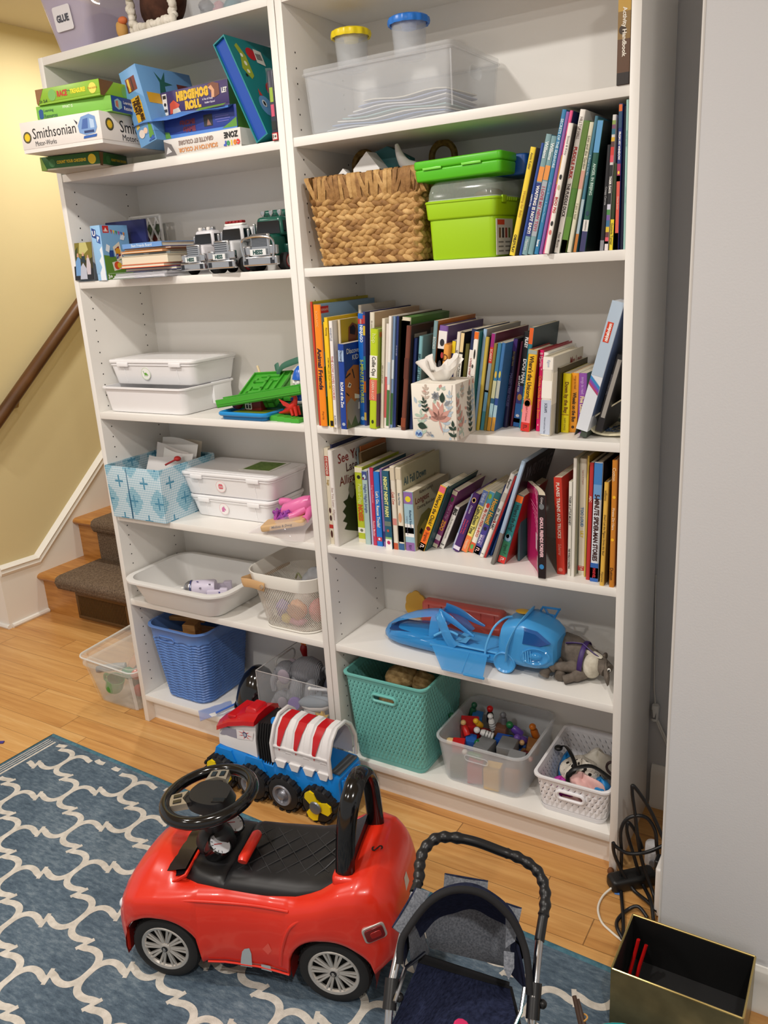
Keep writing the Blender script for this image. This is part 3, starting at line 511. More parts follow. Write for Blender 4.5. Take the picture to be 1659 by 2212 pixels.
RE = [
 ('teal flap book with orange top',1.3035,.050,.0190,.180,16.4,'2C8488',dict(side='B02A22',kind='p',d=.16,where='leaning on the grey easel board',feats=[('b',.90,.995,'EE6E22'),('t',"Where's the Dog?",.48,.87,'16383C',.02),('o',.5,.38,.4,.05,'86A8C0'),('o',.4,.4,.22,.03,'E8D0A0'),('b',.1,.32,'2E7A58'),('t','Ingela P',.14,.28,'184838'),('b',.0,.1,'DC2E28'),('t','n.',.03,.08,'F4D0C8')])),
 ('wide red transport book',1.4375,.038,.0185,.228,-2.2,'C43222',dict(d=.2,side='C02C1E',where='just behind the curled pink paperback',kind='p',feats=[('t','PLANES TRAINS AND TRUCKS',.38,.95,'EDE0D0',.02,.3,.72),('t','Scherrer',.2,.32,'E09080'),('o',.5,.05,.28,.02,'D87868')])),
 ('white slim guide book',1.4625,.036,.0075,.222,.6,'DEDBD0',dict(kind='p',feats=[('t','TIGER & LITTLE MONEY',.5,.9,'3C3C3C',.02),('t','THE WORLD IS WAITING',.08,.3,'202020',.03)])),
 ('tall white slim book', 1.4715, .034, .0070, .276, .8, 'E4E0D6', dict(kind='p', side='B8BCA8', d=.22)),
 ('tall cream hardback with coloured title',1.4795,.052,.0185,.272,.3,'DDD5C4',dict(d=.2,feats=[('t','Lagunes & Argent',.73,.96,'B0706C',.0,.4,.65),('t','TOO LOUD',.42,.60,'5A80A8',.04,.3,.7),('t','LILY',.32,.40,'D8C040',.04,.3,.7),('b',.04,.08,'B83A34'),('t','1+',.045,.075,'F0E0D8')])),
 ('thin gold book', 1.5005, .044, .0065, .281, 1.0, 'D2B04A', dict(kind='p', d=.2)),
 ('thin red book', 1.5160, .029, .0085, .270, 1.2, 'B82C2E', dict(kind='p', side='2A1A1C', d=.22, feats=[('t', 'ABC', .6, .8, 'E8D0C0')])),
 ('blue and white five minute stories book',1.5365,.024,.0185,.273,1.3,'DCE2EA',dict(side='1E1C22',feats=[('b',.82,.995,'3A7CC0'),('b',.70,.82,'6A9CD0'),('t','5-MINUTE SPIDER-MAN STORIES',.18,.74,'3C1410',.04,.2,.8),('b',.0,.16,'2C62B0'),('b',.03,.12,'EDE6E6'),('t','MARVEL',.032,.118,'C02A34',.04,.25,.75)])),
 ('mustard slim book',1.5545,.007,.0098,.235,1.5,'DDB04A',dict(side='8A6A2C',d=.22,feats=[('t',"Don't Let the Pigeon Drive the Bus!",.2,.8,'6A5020',.02),('t','willems',.83,.93,'806430'),('t','Hyperion',.04,.14,'806430')])),
 ('tall brown-orange hardback',1.5655,.007,.0110,.284,.2,'C47C24',dict(side='8A4A14',d=.24,feats=[('t','Pirates Dig Here',.42,.68,'EAC8A0',.03),('t','Cotton',.84,.95,'ECD0A8'),('o',.6,.72,.3,.012,'F0B820'),('o',.5,.385,.3,.012,'F0B820'),('t','Dutton',.06,.16,'3A2410')])),
]
row(RE, .7362, 'books on the lower book shelf')
RB = [
 ('yellow slim play book',1.354,.008,.0110,.207,13.4,'EFD23C',dict(kind='p',side='7A6A48',where='leaning first beside the lime boxes',feats=[('t',"CHILD'S PLAY",.03,.2,'2A2416',.03),('t','Waiting for Baby',.35,.62,'C09A2C'),('t','Annie Kubler',.8,.95,'7A6A2A')])),
 ('narrow royal blue book', 1.3695, .008, .0055, .213, 13.4, '2A4C9A', dict(kind='p', feats=[('t', 'HAPPY PIG', .3, .7, 'E8ECF4')])),
 ('grey-teal book with navy lower spine',1.3815,.008,.0108,.227,13.4,'7FA2A8',dict(kind='p',feats=[('b',.62,.74,'E89648'),('b',.16,.61,'2C3880'),('t','WAITING IS NOT EASY!',.18,.59,'ECEAE4',.04),('t','Willems',.80,.95,'E4ECEC',.03),('t','Hyperion',.04,.13,'D8E0E0')])),
 ('second grey-teal book',1.3938,.008,.0108,.222,13.3,'7AA0A6',dict(kind='p',feats=[('b',.64,.76,'E89648'),('b',.16,.63,'A8B0B8'),('t','I LOVE MY NEW TOY!',.18,.61,'B05068',.04),('t','Willems',.8,.95,'E4ECEC',.03)])),
 ('tall blue seashore book',1.4055,.008,.0105,.267,12.6,'2E7FB0',dict(kind='p',feats=[('t','SECRETS OF THE SEASHORE',.60,.95,'C8E4F0',.03),('t','Carron Brown & Alyssa Nassner',.2,.54,'8CC0DC'),('t','kane',.04,.12,'F0F6F8',.03)])),
 ('tall purple book', 1.4140, .008, .0080, .262, 12.3, '8A5CA4', dict(kind='p')),
 ('hot pink slim book',1.4215,.008,.0068,.263,12.0,'E8588C',dict(kind='p',side='20285C',feats=[('t','I AM HUMAN',.3,.5,'2A2030',.03),('t','Senor',.75,.9,'A01C4C',.03),('b',.5,.7,'E0A040')])),
 ('white book sticking out from the row',1.4335,-.008,.0090,.238,11.8,'EFEAE2',dict(kind='p',side='57514C',d=.2,feats=[('t','Scout & Kitty',.72,.95,'5A5A5A',.0),('t','BOO PIG',.32,.45,'B84038',.03),('o',.5,.6,.3,.02,'202020'),('o',.5,.52,.3,.02,'C8B890'),('o',.5,.24,.3,.02,'282828'),('o',.5,.17,.3,.02,'D07870')])),
 ('tall white duck book',1.4495,.008,.0105,.261,11.4,'F0ECE4',dict(kind='p',feats=[('t','PUDDLE PUKK',.52,.76,'B83028',.04),('t','THE PUDDLE DUCK',.26,.50,'3A2A2A',.03),('t','Peter Moore',.04,.15,'8A8078'),('t','HILLTOP HALL',.8,.95,'8A7A74')])),
 ('green book with red foot and gold edge',1.4635,.008,.0125,.240,11.0,'4C7A2C',dict(kind='p',feats=[('b',.0,.28,'5C8A30'),('b',.0,.1,'B83020'),('b',.5,.99,'587A24')])),
 ('cream slim paperback',1.4740,.008,.0098,.236,10.5,'DAD6BC',dict(kind='p',side='D8CFA8',feats=[('t','Linn and the Garden',.6,.95,'7A7460'),('b',.5,.64,'CE9A88'),('t','I am a leaf',.2,.45,'9A9678')])),
 ('teal book with amber foot',1.4850,.008,.0100,.245,9.4,'3E7488',dict(kind='p',feats=[('b',.0,.14,'C07830'),('b',.14,.4,'A8BCC4'),('t','A Bear in the Air',.5,.8,'A8C4D0')])),
 ('wide dark green book with sky top',1.5025,.008,.0150,.236,8.0,'1E5648',dict(kind='p',side='14201F',d=.2,feats=[('b',.76,.995,'5A9CCC'),('t','ANGEL IN BEIJING',.44,.68,'C0DCD0',.02),('o',.5,.3,.3,.02,'1A3A50'),('b',.16,.25,'E0DED8'),('t','CANDLEWICK',.165,.245,'404040'),('b',.0,.16,'3A3A66')])),
 ('black slim book',1.5385,.012,.0075,.190,3.4,'16151A',dict(kind='p',d=.2,feats=[('b',.0,.1,'8A8A90'),('t','Creepy Carrots',.3,.75,'B0B0B0')])),
 ('rainbow striped book',1.5482,.008,.0092,.240,2.6,'D8D6D2',dict(kind='p',feats=[('b',0,.07,'E8DCDC'),('b',.05,.10,'E05A6A'),('b',.10,.14,'6A3A3C'),('b',.14,.18,'E0C030'),('b',.18,.23,'3A7098'),('b',.23,.27,'7A5AA0'),('b',.27,.31,'4C8A4C'),('b',.31,.35,'D0D0E0'),('b',.35,.64,'1E1E22'),('t','TIGER DAYS',.36,.63,'F0EDE8',.04),('b',.66,.71,'E05060'),('b',.71,.77,'D03830'),('b',.77,.81,'5A3834'),('b',.81,.84,'D8B030'),('b',.86,.9,'2E6A80'),('b',.9,.93,'7A4A6A'),('b',.93,.96,'8AA050')])),
 ('dark green yellow-footed book',1.5570,.010,.0082,.156,2.0,'2E3C1C',dict(kind='p',d=.2,feats=[('b',0,.36,'E8D028'),('t','Gustavia Turner',.06,.32,'4A4420')])),
 ('tall navy and coral window book',1.5598,.008,.0080,.257,.5,'2A3A80',dict(kind='p',feats=[('b',.95,.995,'D86A28'),('b',.84,.95,'22486A'),('t','FROM MY WINDOW',.60,.84,'F0F0F4',.04),('b',.0,.52,'D85A4A'),('b',.48,.6,'A83060'),('o',.5,.54,.3,.012,'F0D040'),('t','Otavio Junior',.22,.44,'F0C8B8'),('b',.0,.12,'C8622C')])),
 ('tall dark navy book', 1.5685, .014, .0068, .253, .3, '1C1E3C', dict(kind='p')),
 ('tall mint green book',1.5760,.008,.0055,.262,-.2,'9CC8C0',dict(kind='p',feats=[('t','Who Will You Be',.6,.9,'6AA0A0'),('t','a bedtime rhyme of stars',.2,.55,'78A8A8')])),
]
row(RB, 1.4387, 'books beside the lime boxes')
# grey easel board between the books
t=thing('easel_board','thin grey-blue drawing board with black writing cover leaning among lower shelf books','board',(1.281,.036,.7362),(0,math.radians(17.6),0))
m=MB(); m.box((-.0085,0,0),(0,.215,.085),M((120,116,110),.6),c=.001); m.box((-.0085,0,.085),(0,.215,.272),M((168,192,216),.5),c=.001); m.build('frame',t)
m=MB(); m.box((.0001,.008,.07),(.0016,.21,.268),M((30,30,32),.5)); m.text('WRITING',(.0018,.11,.235),(0,1,0),(0,0,1),.17,.035,M((92,92,96),.5),.03); m.build('cover_sheet',t)
# teal board behind the pink paperback
m=MB(); m.box((0,0,0),(.006,.15,.205),M((58,92,100),.6),c=.001); tag(m.build('book',loc=(1.323,.082,.7362),rot=(0,math.radians(2),0)),'thin grey-teal hardback standing behind the curled pink paperback','book','books on the lower book shelf')
# curled pink paperback turned to show its back cover
t=thing('book','thick pink paperback, curled open, back cover with barcode facing out','book',(1.4235,.0,.7362),group='books on the lower book shelf')
PINK = M((176, 22, 92), .35); DK = M((44, 20, 28), .4)
m = MB(); h = .196
pts = bez([(-.0165, -.001), (-.020, .008), (-.030, .030), (-.044, .052), (-.062, .076), (-.083, .104)], 20)
m.loft([[(p.x, p.y, z) for p in pts] for z in (0, h)], PINK, close=False)
m.loft([[(p.x + .0008, p.y + .0006, z) for p in pts] for z in (0, h)], DK, close=False)
m.box((-.0165, -.001, 0), (.0005, .001, h), M((24, 14, 20), .4))
for i in range(13):
    a = pts[4 + i % 14]; z0 = .09 + .0085 * i
    pp = [pts[2 + (i % 5)], pts[5 + (i % 6)], pts[9 + (i % 8)]]
    m.tube([(p.x - .0008, p.y - .0006, z0 + k * .006) for k, p in enumerate(pp)], .0004, M((226, 150, 180), .5), 4)
def onback(q, z0, z1, mat, off=.0009):
    m.loft([[(p.x - off, p.y - off * .6, z) for p in q] for z in (z0, z1)], mat, close=False)
onback(pts[2:8],.012,.045,M((228,224,218),.5)); onback(pts[3:5],.018,.040,M((30,26,28),.5),.0013); onback(pts[0:3],.0,h,DK,.0010); onback(pts[6:11],.055,.095,M((214,190,196),.5),.0011)
m.text('GHOUL FRIENDS FOREVER', (-.008, -.0016, .098), (0, 0, -1), (1, 0, 0), .095, .009, M((240, 196, 204), .5), .04)
m.add([(-.008+.0055*math.cos(a),-.0015,.028+.006*math.sin(a)) for a in [2*PI*i/12 for i in range(12)]],[tuple(range(12))],M((50,130,190),.5))
m.add([(-.008+.006*math.cos(a),-.0015,.170+.007*math.sin(a)) for a in [2*PI*i/12 for i in range(12)]],[tuple(range(12))],M((110,116,120),.4))
m.text('Gitty', (-.008, -.0016, .184), (0, 0, -1), (1, 0, 0), .02, .007, M((220, 210, 210), .5), .0)
m.build('cover', t, angle=60)
m = MB(); poly = [(p.x + .001, p.y + .001) for p in pts] + [(-.072, .108), (-.048, .078), (-.024, .046), (-.010, .024), (-.001, .004), (-.002, .0015)]
m.prism(poly, .001, h - .001, PAGE); m.build('pages', t, angle=60)
m = MB(); q2 = bez([(.0005, .001), (.0, .006), (-.009, .025), (-.023, .047), (-.047, .079), (-.07, .11)], 14)
m.loft([[(p.x, p.y, z) for p in q2] for z in (0, h)], DK, close=False); m.build('front_cover', t, angle=60)
# ================================================================ containers
FROST = M((232, 236, 240), .35, alpha=.24, spec=.5, name='frosted_plastic'); CLEAR = M((235, 240, 245), .08, alpha=.16, spec=.6, name='clear_plastic')
def tub(name, parent, bw, bd, tw, td, h, mat, r=.02, th=.003, rim=.006, rimh=.006, br=.008, loc=(0, 0, 0), rows=2, disp=None, n=5, uv=False, rd=None):
    """open container standing on loc: walls with thickness, floor and a turned rim"""
    R = []; rd = rd or r
    def ring(w, d, z, rad, f=None):
        p = rr(w, d, rad, n) if disp is None or f is None else f
        return [(x, y, z) for x, y in p]
    R.append(ring(bw - 2 * br, bd - 2 * br, 0, max(rd - br, .004))); R.append(ring(bw - br * .5, bd - br * .5, br * .3, rd)); 
    for i in range(rows + 1):
        t = i / rows; z = br + (h - rimh - br) * t; R.append(ring(bw + (tw - bw) * t, bd + (td - bd) * t, z, rd + (r - rd) * t))
    R.append(ring(tw+2*rim,td+2*rim,h-rimh*.9,r+rim)); R.append(ring(tw+2*rim,td+2*rim,h-rimh*.2,r+rim)); R.append(ring(tw+rim,td+rim,h,r+rim*.5))
    R.append(ring(tw - 2 * th + .001, td - 2 * th + .001, h - .0005, r)); 
    for i in range(rows + 1):
        t=1-i/rows; z=br+th+(h-rimh-br-th)*t; R.append(ring(bw+(tw-bw)*t-2*th,bd+(td-bd)*t-2*th,z,rd+(r-rd)*t))
    R.append(ring(bw - 2 * br, bd - 2 * br, th, max(rd - br, .004)))
    m = MB(); m.loft(R, mat, cap0=True, cap1=True, uv=uv); return m.build(name, parent, loc=loc)
def slot_cut(o, c, w, h, axis='y', depth=.03, ry=0):
    """stadium shaped hand hole through a wall"""
    m = MB(); pts = rr(w, h, h / 2 - .0002, 6)
    if axis == 'y': X = Matrix(((1, 0, 0, c[0]), (0, 0, 1, c[1]), (0, 1, 0, c[2]), (0, 0, 0, 1)))
    else: X = Matrix(((0, 0, 1, c[0]), (1, 0, 0, c[1]), (0, 1, 0, c[2]), (0, 0, 0, 1)))
    m.prism(pts, -depth, depth, WHITE, X); cut(o, m)
def slot_rim(name, parent, c, w, h, mat, y, r=.003, tilt=0):
    m=MB(); m.tube([(c[0]+a,y+b*tilt,c[1]+b) for a,b in rr(w,h,h/2-.0002,6)],r,mat,8,closed=True); return m.build(name,parent)
def crumple(name, parent, c, r, mat, seed, n=26, k=16, amp=.25, fz=1.0):
    q = random.Random(seed); ph = [(q.uniform(1, 5), q.uniform(1, 5), q.uniform(0, 6)) for _ in range(6)]; R = []
    for j in range(k + 1):
        a = -PI / 2 + PI * j / k; ring = []
        for i in range(n):
            b = 2 * PI * i / n; f = 1 + amp * sum(math.sin(round(p) * b + s * a + t) for p, s, t in ph) / 3
            e = max(math.cos(a), .02) * f
            ring.append((c[0]+r[0]*e*math.cos(b),c[1]+r[1]*e*math.sin(b),c[2]+r[2]*math.sin(a)*(1+amp*.6*math.sin(3*b+2*a))))
        R.append(ring)
    m = MB(); m.loft(R, mat, cap0=True, cap1=True); return m.build(name, parent, angle=70)
# ---------------------------------------------------------------- right case, upper shelf
Z = 1.7257
t = thing('storage_bin', 'large frosted plastic bin with lid and papers, below the two paint cups', 'bin', (1.037, .136, Z))
o = tub('body', t, .356, .236, .368, .246, .124, FROST, r=.012, rim=.001, rimh=.004, br=.006); slot_cut(o, (.184, 0, .092), .058, .026, 'x')
m=MB(); m.rbox((0,0,.1245),.372,.25,.012,.012,FROST,rv=.003); m.tube([(x,y,.124) for x,y in rr(.374,.252,.013)],.0025,FROST,6,closed=True); m.build('lid',t)
m = MB(); m.box((.181, -.123, .015), (.1845, -.1195, .12), FROST, c=.001); m.build('corner_rib', t)
cols = [(206, 212, 226), (120, 150, 200), (236, 234, 228), (150, 190, 196), (188, 196, 222), (236, 236, 236), (160, 176, 214), (226, 220, 206)]
for i in range(8):
    m = MB(); zz = .008 + .0075 * i; a = -.15 + .012 * i; R = []
    for j in range(9):
        x=a+(.30-.013*i)*j/8; R.append([(x,-.09+.004*i,zz+.003*math.sin(j*1.1+i)),(x,.09,zz+.003*math.sin(j*.9+i))])
    b=MB(); b.loft([[(p[0],p[1],p[2]+dz) for p in (r[0],r[1])]+[(p[0],p[1],p[2]+dz+.0022) for p in (r[1],r[0])] for r in R for dz in (0,)],M(cols[i],.7),cap0=True,cap1=True)
    o=b.build('paper_stack',loc=(1.037,.136,Z)); tag(o,['pale lavender sheet at the bottom','deep blue sheet second from the bottom','white sheet third from the bottom','teal sheet in the middle','lilac sheet above the teal one','white sheet above the lilac one','periwinkle sheet near the top','cream sheet on top'][i]+' of the papers inside the frosted bin','paper','papers in the frosted bin')
for (x, nm, c, dk) in ((.920, 'yellow', (240, 214, 20), 0), (1.070, 'blue', (36, 120, 214), 1)):
    t=thing('paint_cup','clear plastic paint cup with '+nm+' lid on the frosted bin','cup',(x,.12,Z+.1367),group='paint cups on the frosted bin')
    m=MB(); m.lathe([(.028,0),(.034,.004),(.0375,.055),(.039,.075),(.037,.075),(.0355,.05),(.032,.006),(.0,.005)],FROST,28,cap1=False); m.build('cup',t)
    P = M(c, .35); m = MB(); pr = []
    R = []
    for (r,z) in ((.0405,.070),(.0445,.068),(.046,.074),(.0445,.081),(.040,.084),(.032,.083),(.030,.078),(.018,.076),(.016,.060),(.0,.058)):
        R.append([((r+(.0010*math.cos(14*a) if r>.042 else 0))*math.cos(a),(r+(.0010*math.cos(14*a) if r>.042 else 0))*math.sin(a),z) for a in [2*PI*i/84 for i in range(84)]])
    m.loft(R, P); m.build('lid', t)
book('brown and gold activity handbook standing at the right end of the upper shelf','books',1.5595,.0,Z,.0255,.246,.2,.2,'6A4420',[('b',.0,.08,'20140E'),('b',.08,.3,'5A3A1E'),('b',.3,.48,'8A6A30'),('b',.48,.92,'C0983A'),('b',.92,.995,'9A1E1E'),('t','Activity Handbook',.17,.52,'EDE6D8',.03,.3,.72),('o',.5,.6,.38,.05,'7A5420'),('o',.4,.36,.28,.03,'3A2A18'),('b',.83,.85,'7A4A1E')])
# ---------------------------------------------------------------- wicker basket
Z = 1.4388
t = thing('wicker_basket', 'braided water hyacinth basket holding white toys', 'basket', (.9965, .122, Z))
HY=[noisy('hyacinth',a,b,60,.65,.5,260,stretch=(1,1,1)) for a,b in (((150,110,60),(196,156,98)),((170,128,72),(212,174,116)),((120,84,46),(168,126,76)))]
m = MB(); D0, D1, W0, W1, HH = .205, .238, .250, .294, .198
INN = M((74, 50, 28), .9)
m.loft([[(x, y, z) for x, y in rr(W0 + (W1 - W0) * z / HH - .016, D0 + (D1 - D0) * z / HH - .016, .012)] for z in (0, .09, .19)], INN, cap0=True)
m.loft([[(x, y, z) for x, y in rr(W0 + (W1 - W0) * z / HH - .019, D0 + (D1 - D0) * z / HH - .019, .012)] for z in (.192, .09, .004)], INN, cap1=True)
def leaf(mb, o, d, up, nrm, L, w, th, mat):
    d = Vector(d); up = Vector(up); nrm = Vector(nrm); R = []
    for i, (a, s) in enumerate(((-.5, .12), (-.36, .62), (-.1, 1), (.15, .95), (.36, .6), (.5, .1))):
        c=Vector(o)+d*(a*L); R.append([tuple(c+up*(w*s*math.cos(b))+nrm*(th*s*math.sin(b))) for b in [2*PI*k/6 for k in range(6)]])
    mb.loft(R, mat, cap0=True, cap1=True)
nrow = 6; q = random.Random(3)
for j in range(nrow * 2):
    z = .006 + (.145 - .004) * (j + .5) / (nrow * 2); w = W0 + (W1 - W0) * z / HH - .012; dd = D0 + (D1 - D0) * z / HH - .012
    for (p0,p1,nn) in (((-w/2,-dd/2),(w/2,-dd/2),(0,-1)),((w/2,-dd/2),(w/2,dd/2),(1,0)),((w/2,dd/2),(-w/2,dd/2),(0,1)),((-w/2,dd/2),(-w/2,-dd/2),(-1,0))):
        ln=math.hypot(p1[0]-p0[0],p1[1]-p0[1]); u=Vector(((p1[0]-p0[0])/ln,(p1[1]-p0[1])/ln,0)); k=int(ln/.0205); N=Vector((nn[0],nn[1],0))
        for i in range(k + 1):
            s = (i + .5 * (j % 2) + q.uniform(-.12, .12)) * ln / k; s = min(max(s, 0), ln)
            tl = .36 if j % 2 else -.36; tl += q.uniform(-.1, .1)
            d = u * math.cos(tl) + Vector((0, 0, math.sin(tl))); up = Vector((0, 0, math.cos(tl))) - u * math.sin(tl)
            leaf(m,Vector((p0[0],p0[1],z+q.uniform(-.001,.001)))+u*s+N*.001,d,up,N,.037*q.uniform(.9,1.1),.0086,.0068,HY[q.choice((0,0,1,1,2)) if q.random()>.05 else 2])
m.build('braided_wall', t, angle=80)
m = MB()
for (p0, p1, nn) in (((-1, -1), (1, -1), (0, -1)), ((1, -1), (1, 1), (1, 0)), ((1, 1), (-1, 1), (0, 1)), ((-1, 1), (-1, -1), (-1, 0))):
    w,dd=W1/2-.007,D1/2-.007; a=Vector((p0[0]*w,p0[1]*dd,0)); b=Vector((p1[0]*w,p1[1]*dd,0)); ln=(b-a).length; u=(b-a).normalized(); N=Vector((nn[0],nn[1],0)); k=int(ln/.0115)
    for i in range(k + 1):
        c = a + u * (ln * i / k); tl = q.uniform(-.16, .16) if i % 4 else q.choice((-.5, .5)); wd = q.uniform(.0072, .0105)
        P = [(-.0065, .145), (.001, .143), (.0035, .150), (.004, .175), (.003, .193), (-.002, .1985), (-.009, .1985), (-.013, .193), (-.014, .15)]
        R=[[tuple(c+N*(x+q.uniform(-.0006,.0006))+Vector((0,0,z))+u*(sg*wd*.62+(z-.17)*tl)) for x,z in P] for sg in (-1,0,1)]
        R[1] = [tuple(Vector(p) + N * .0016) for p in R[1]]
        m.loft(R, HY[q.choice((0, 0, 1, 2, 2))], close=False)
m.loft([[(x,y,z) for x,y in rr(a,b,.01)] for a,b,z in ((W1-.012,D1-.012,.145),(W1-.012,D1-.012,.196),(W1-.032,D1-.032,.196),(W1-.032,D1-.032,.145))],HY[2],loop=True); m.build('rim',t,angle=80)
GW = M((232, 230, 226), .4)
t = thing('toy_house', 'white folded paper-like block toy sticking out of the wicker basket', 'toy', (.968, .10, Z + .13)); m = MB()
m.prism([(-.038,0),(.034,0),(.036,.078),(.004,.116),(-.034,.082)],-.028,.02,GW,X=Matrix(((1,0,0,0),(0,0,1,0),(0,1,0,0),(0,0,0,1)))); m.build('block',t)
o=MB(); o.prism([(-.05,.0),(.046,.0),(.046,.03),(-.012,.06),(-.05,.05)],-.012,.012,M((24,92,96),.5),X=FR((1.014,.128,Z+.197),(1,0,0),(0,0,1))); o.prism([(-.04,-.05),(.04,-.05),(.04,0),(-.04,0)],-.012,.012,M((24,92,96),.5),X=FR((1.014,.128,Z+.197),(1,0,0),(0,0,1))); tag(o.build('toy_block'),'teal toy block behind the white one in the wicker basket','toy')
m=MB(); P=bez([(1.036,.10,Z+.256),(1.042,.10,Z+.235),(1.056,.10,Z+.212),(1.078,.105,Z+.198),(1.10,.11,Z+.18),(1.105,.11,Z+.14)],18); m.tube(P,[.004+.014*min(1,i/9) for i in range(len(P))],GW,12); tag(m.build('toy_swan'),'white curved toy at the right side of the wicker basket','toy')
m=MB(); m.prism([(-.02,0),(.018,0),(.016,.055),(-.004,.075),(-.02,.06)],-.016,.016,GW,X=FR((.915,.075,Z+.14),(1,.2,0),(0,0,1))); tag(m.build('toy_block'),'small white wedge toy at the left of the wicker basket','toy')
GOLDY = noisy('gold_weave', (96, 72, 26), (150, 118, 54), 90, .5)
for x,y,r,lb in ((1.095,.215,.030,'brown-gold woven arch standing behind the wicker basket'),(.896,.185,.028,'dark woven arch at the back left of the wicker basket')):
    m=MB(); z0=Z+.125; P=[(x-r,y,z0)]+[(x+r*math.cos(PI-PI*i/14),y,Z+.232+r*math.sin(PI*i/14)) for i in range(15)]+[(x+r,y,z0)]; m.tube(P,.008,GOLDY,8); tag(m.build('woven_arch'),lb,'toy','woven arches')
# ---------------------------------------------------------------- lime boxes
LIME = M((160, 205, 10), .38); LIME2 = M((84, 190, 24), .38)
t = thing('craft_box', 'lime green plastic box with clear domed lid under the flat box', 'box', (1.2360, .108, Z))
m=MB(); m.rbox((0,0,0),.150,.200,.084,.014,LIME,rv=.004,w2=.156,d2=.206); m.rbox((0,0,.082),.162,.214,.036,.014,LIME,rv=.004,w2=.168,d2=.218); m.tube([(x,y,.117) for x,y in rr(.166,.216,.014)],.003,LIME,8,closed=True); m.build('body',t)
m=MB(); m.loft([[(x,y,z) for x,y in rr(w,d,.02,5)] for w,d,z in ((.162,.212,.119),(.160,.210,.135),(.152,.202,.150),(.138,.188,.1585),(.10,.15,.1605))],M((214,226,214),.12,alpha=.28,spec=.7),cap1=True); m.tube([(x,y,.1205) for x,y in rr(.160,.210,.016)],.0016,M((225,235,220),.2,alpha=.5),6,closed=True); m.build('lid',t)
m = MB(); m.box((.0785, -.10, .004), (.0797, -.012, .076), M((206, 204, 196), .5))
m.box((.0795, -.094, .064), (.0800, -.058, .074), M((200, 70, 40), .5))
for i in range(4): m.box((.0795,-.088+.017*i,.038),(.0801,-.078+.017*i,.058),M([(120,90,60),(60,60,60),(140,60,50),(90,110,60)][i],.5))
for i in range(6): m.box((.0795,-.09+.036*(i % 2),.028-.009*(i//2)),(.0799,-.064+.036*(i % 2),.031-.009*(i//2)),M((120,118,112),.5))
m.build('sticker', t)
m = MB(); m.box((.0835, -.082, .108), (.0875, -.06, .122), LIME, c=.001)
for i in range(5): m.box((.0835, -.055 + .012 * i, .112), (.0865, -.047 + .012 * i, .119), LIME, c=.001)
m.build('latch', t)
m=MB(); m.ell((.02,.0,.132),(.03,.04,.012),M((150,90,50),.7)); m.ell((-.03,.03,.128),(.03,.03,.009),M((90,100,60),.7)); tag(m.build('craft_bits',loc=(1.236,.108,Z)),'brown craft bits under the clear dome of the lime box','craft supplies')
t = thing('pencil_box', 'flat bright green hinged box resting on top of the clear dome', 'box', (1.2340, .038, Z + .1615), (0, math.radians(-1.0), 0))
m=MB(); m.rbox((0,0,0),.196,.082,.024,.010,LIME2,rv=.004,w2=.20,d2=.086); m.rbox((0,0,.0242),.202,.088,.017,.010,LIME2,rv=.004); m.build('case',t)
for x in (-.055, .035):
    m = MB(); m.box((x - .022, -.0462, .022), (x + .022, -.0436, .0268), M((130, 220, 80), .3), c=.001); m.build('clasp', t)
m=MB(); m.rbox((0,0,0),.15,.11,.042,.012,M((10,74,150),.4),rv=.004); tag(m.build('plastic_box',loc=(1.277,.142,Z+.1615)),'dark blue plastic box lying behind the flat green box','box')
# ---------------------------------------------------------------- tissue box
def leafshape(L, w, n=7):
    a = [(L * i / n, w * math.sin(PI * (i / n) ** .8) / 2) for i in range(n + 1)]; return a + [(x, -y) for x, y in reversed(a[1:-1])]
t=thing('tissue_box','floral cube tissue box with tissue pulled up, at the shelf edge before books','tissue box',(1.193,-.0205,1.0592),math.radians(2.5))
S_ = .107; HT = .124; PAP = M((232, 226, 214), .6); m = MB(); m.box((-S_ / 2, -S_ / 2, 0), (S_ / 2, S_ / 2, HT), PAP, c=.0015); o_ = m
SLOT=M((170,166,156),.8); m.add([(.03*math.cos(a),.018*math.sin(a)+.002,HT+.0004) for a in [2*PI*i/20 for i in range(20)]],[tuple(range(20))],SLOT)
PK, SG, DG, GR, BL, TN = [M(c, .6) for c in ((204, 152, 140), (176, 196, 180), (34, 58, 46), (138, 142, 148), (176, 192, 204), (196, 180, 166))]
def put(face, x, z, ang, L, w, mat, lift=.0004):
    c, s = math.cos(ang), math.sin(ang); pts = []
    for a, b in leafshape(L, w):
        u, v = x + a * c - b * s, z + a * s + b * c
        if face == 'f': pts.append((u, -S_ / 2 - lift, v))
        else: pts.append((S_ / 2 + lift, u, v))
    u_ = [p for p in pts]; lim = S_ / 2 - .001
    pts=[tuple(min(max(q_,-lim),lim) if k_==(0 if face=='f' else 1) else (min(max(q_,.001),HT-.001) if k_==2 else q_) for k_,q_ in enumerate(p)) for p in u_]
    m.add(pts, [tuple(range(len(pts)))], mat)
def sprig(face, x, z, ang, L, n, lw, mat, lift=.0005):
    put(face, x, z, ang, L, .0016, mat, lift)
    for i in range(n):
        f = (i + .6) / n; px_, pz_ = x + L * f * math.cos(ang), z + L * f * math.sin(ang)
        for sg in (-1, 1): put(face, px_, pz_, ang + sg * .9, lw * (1.2 - .4 * f), lw * .45, mat, lift)
    put(face, x + L * math.cos(ang), z + L * math.sin(ang), ang, lw, lw * .45, mat, lift)
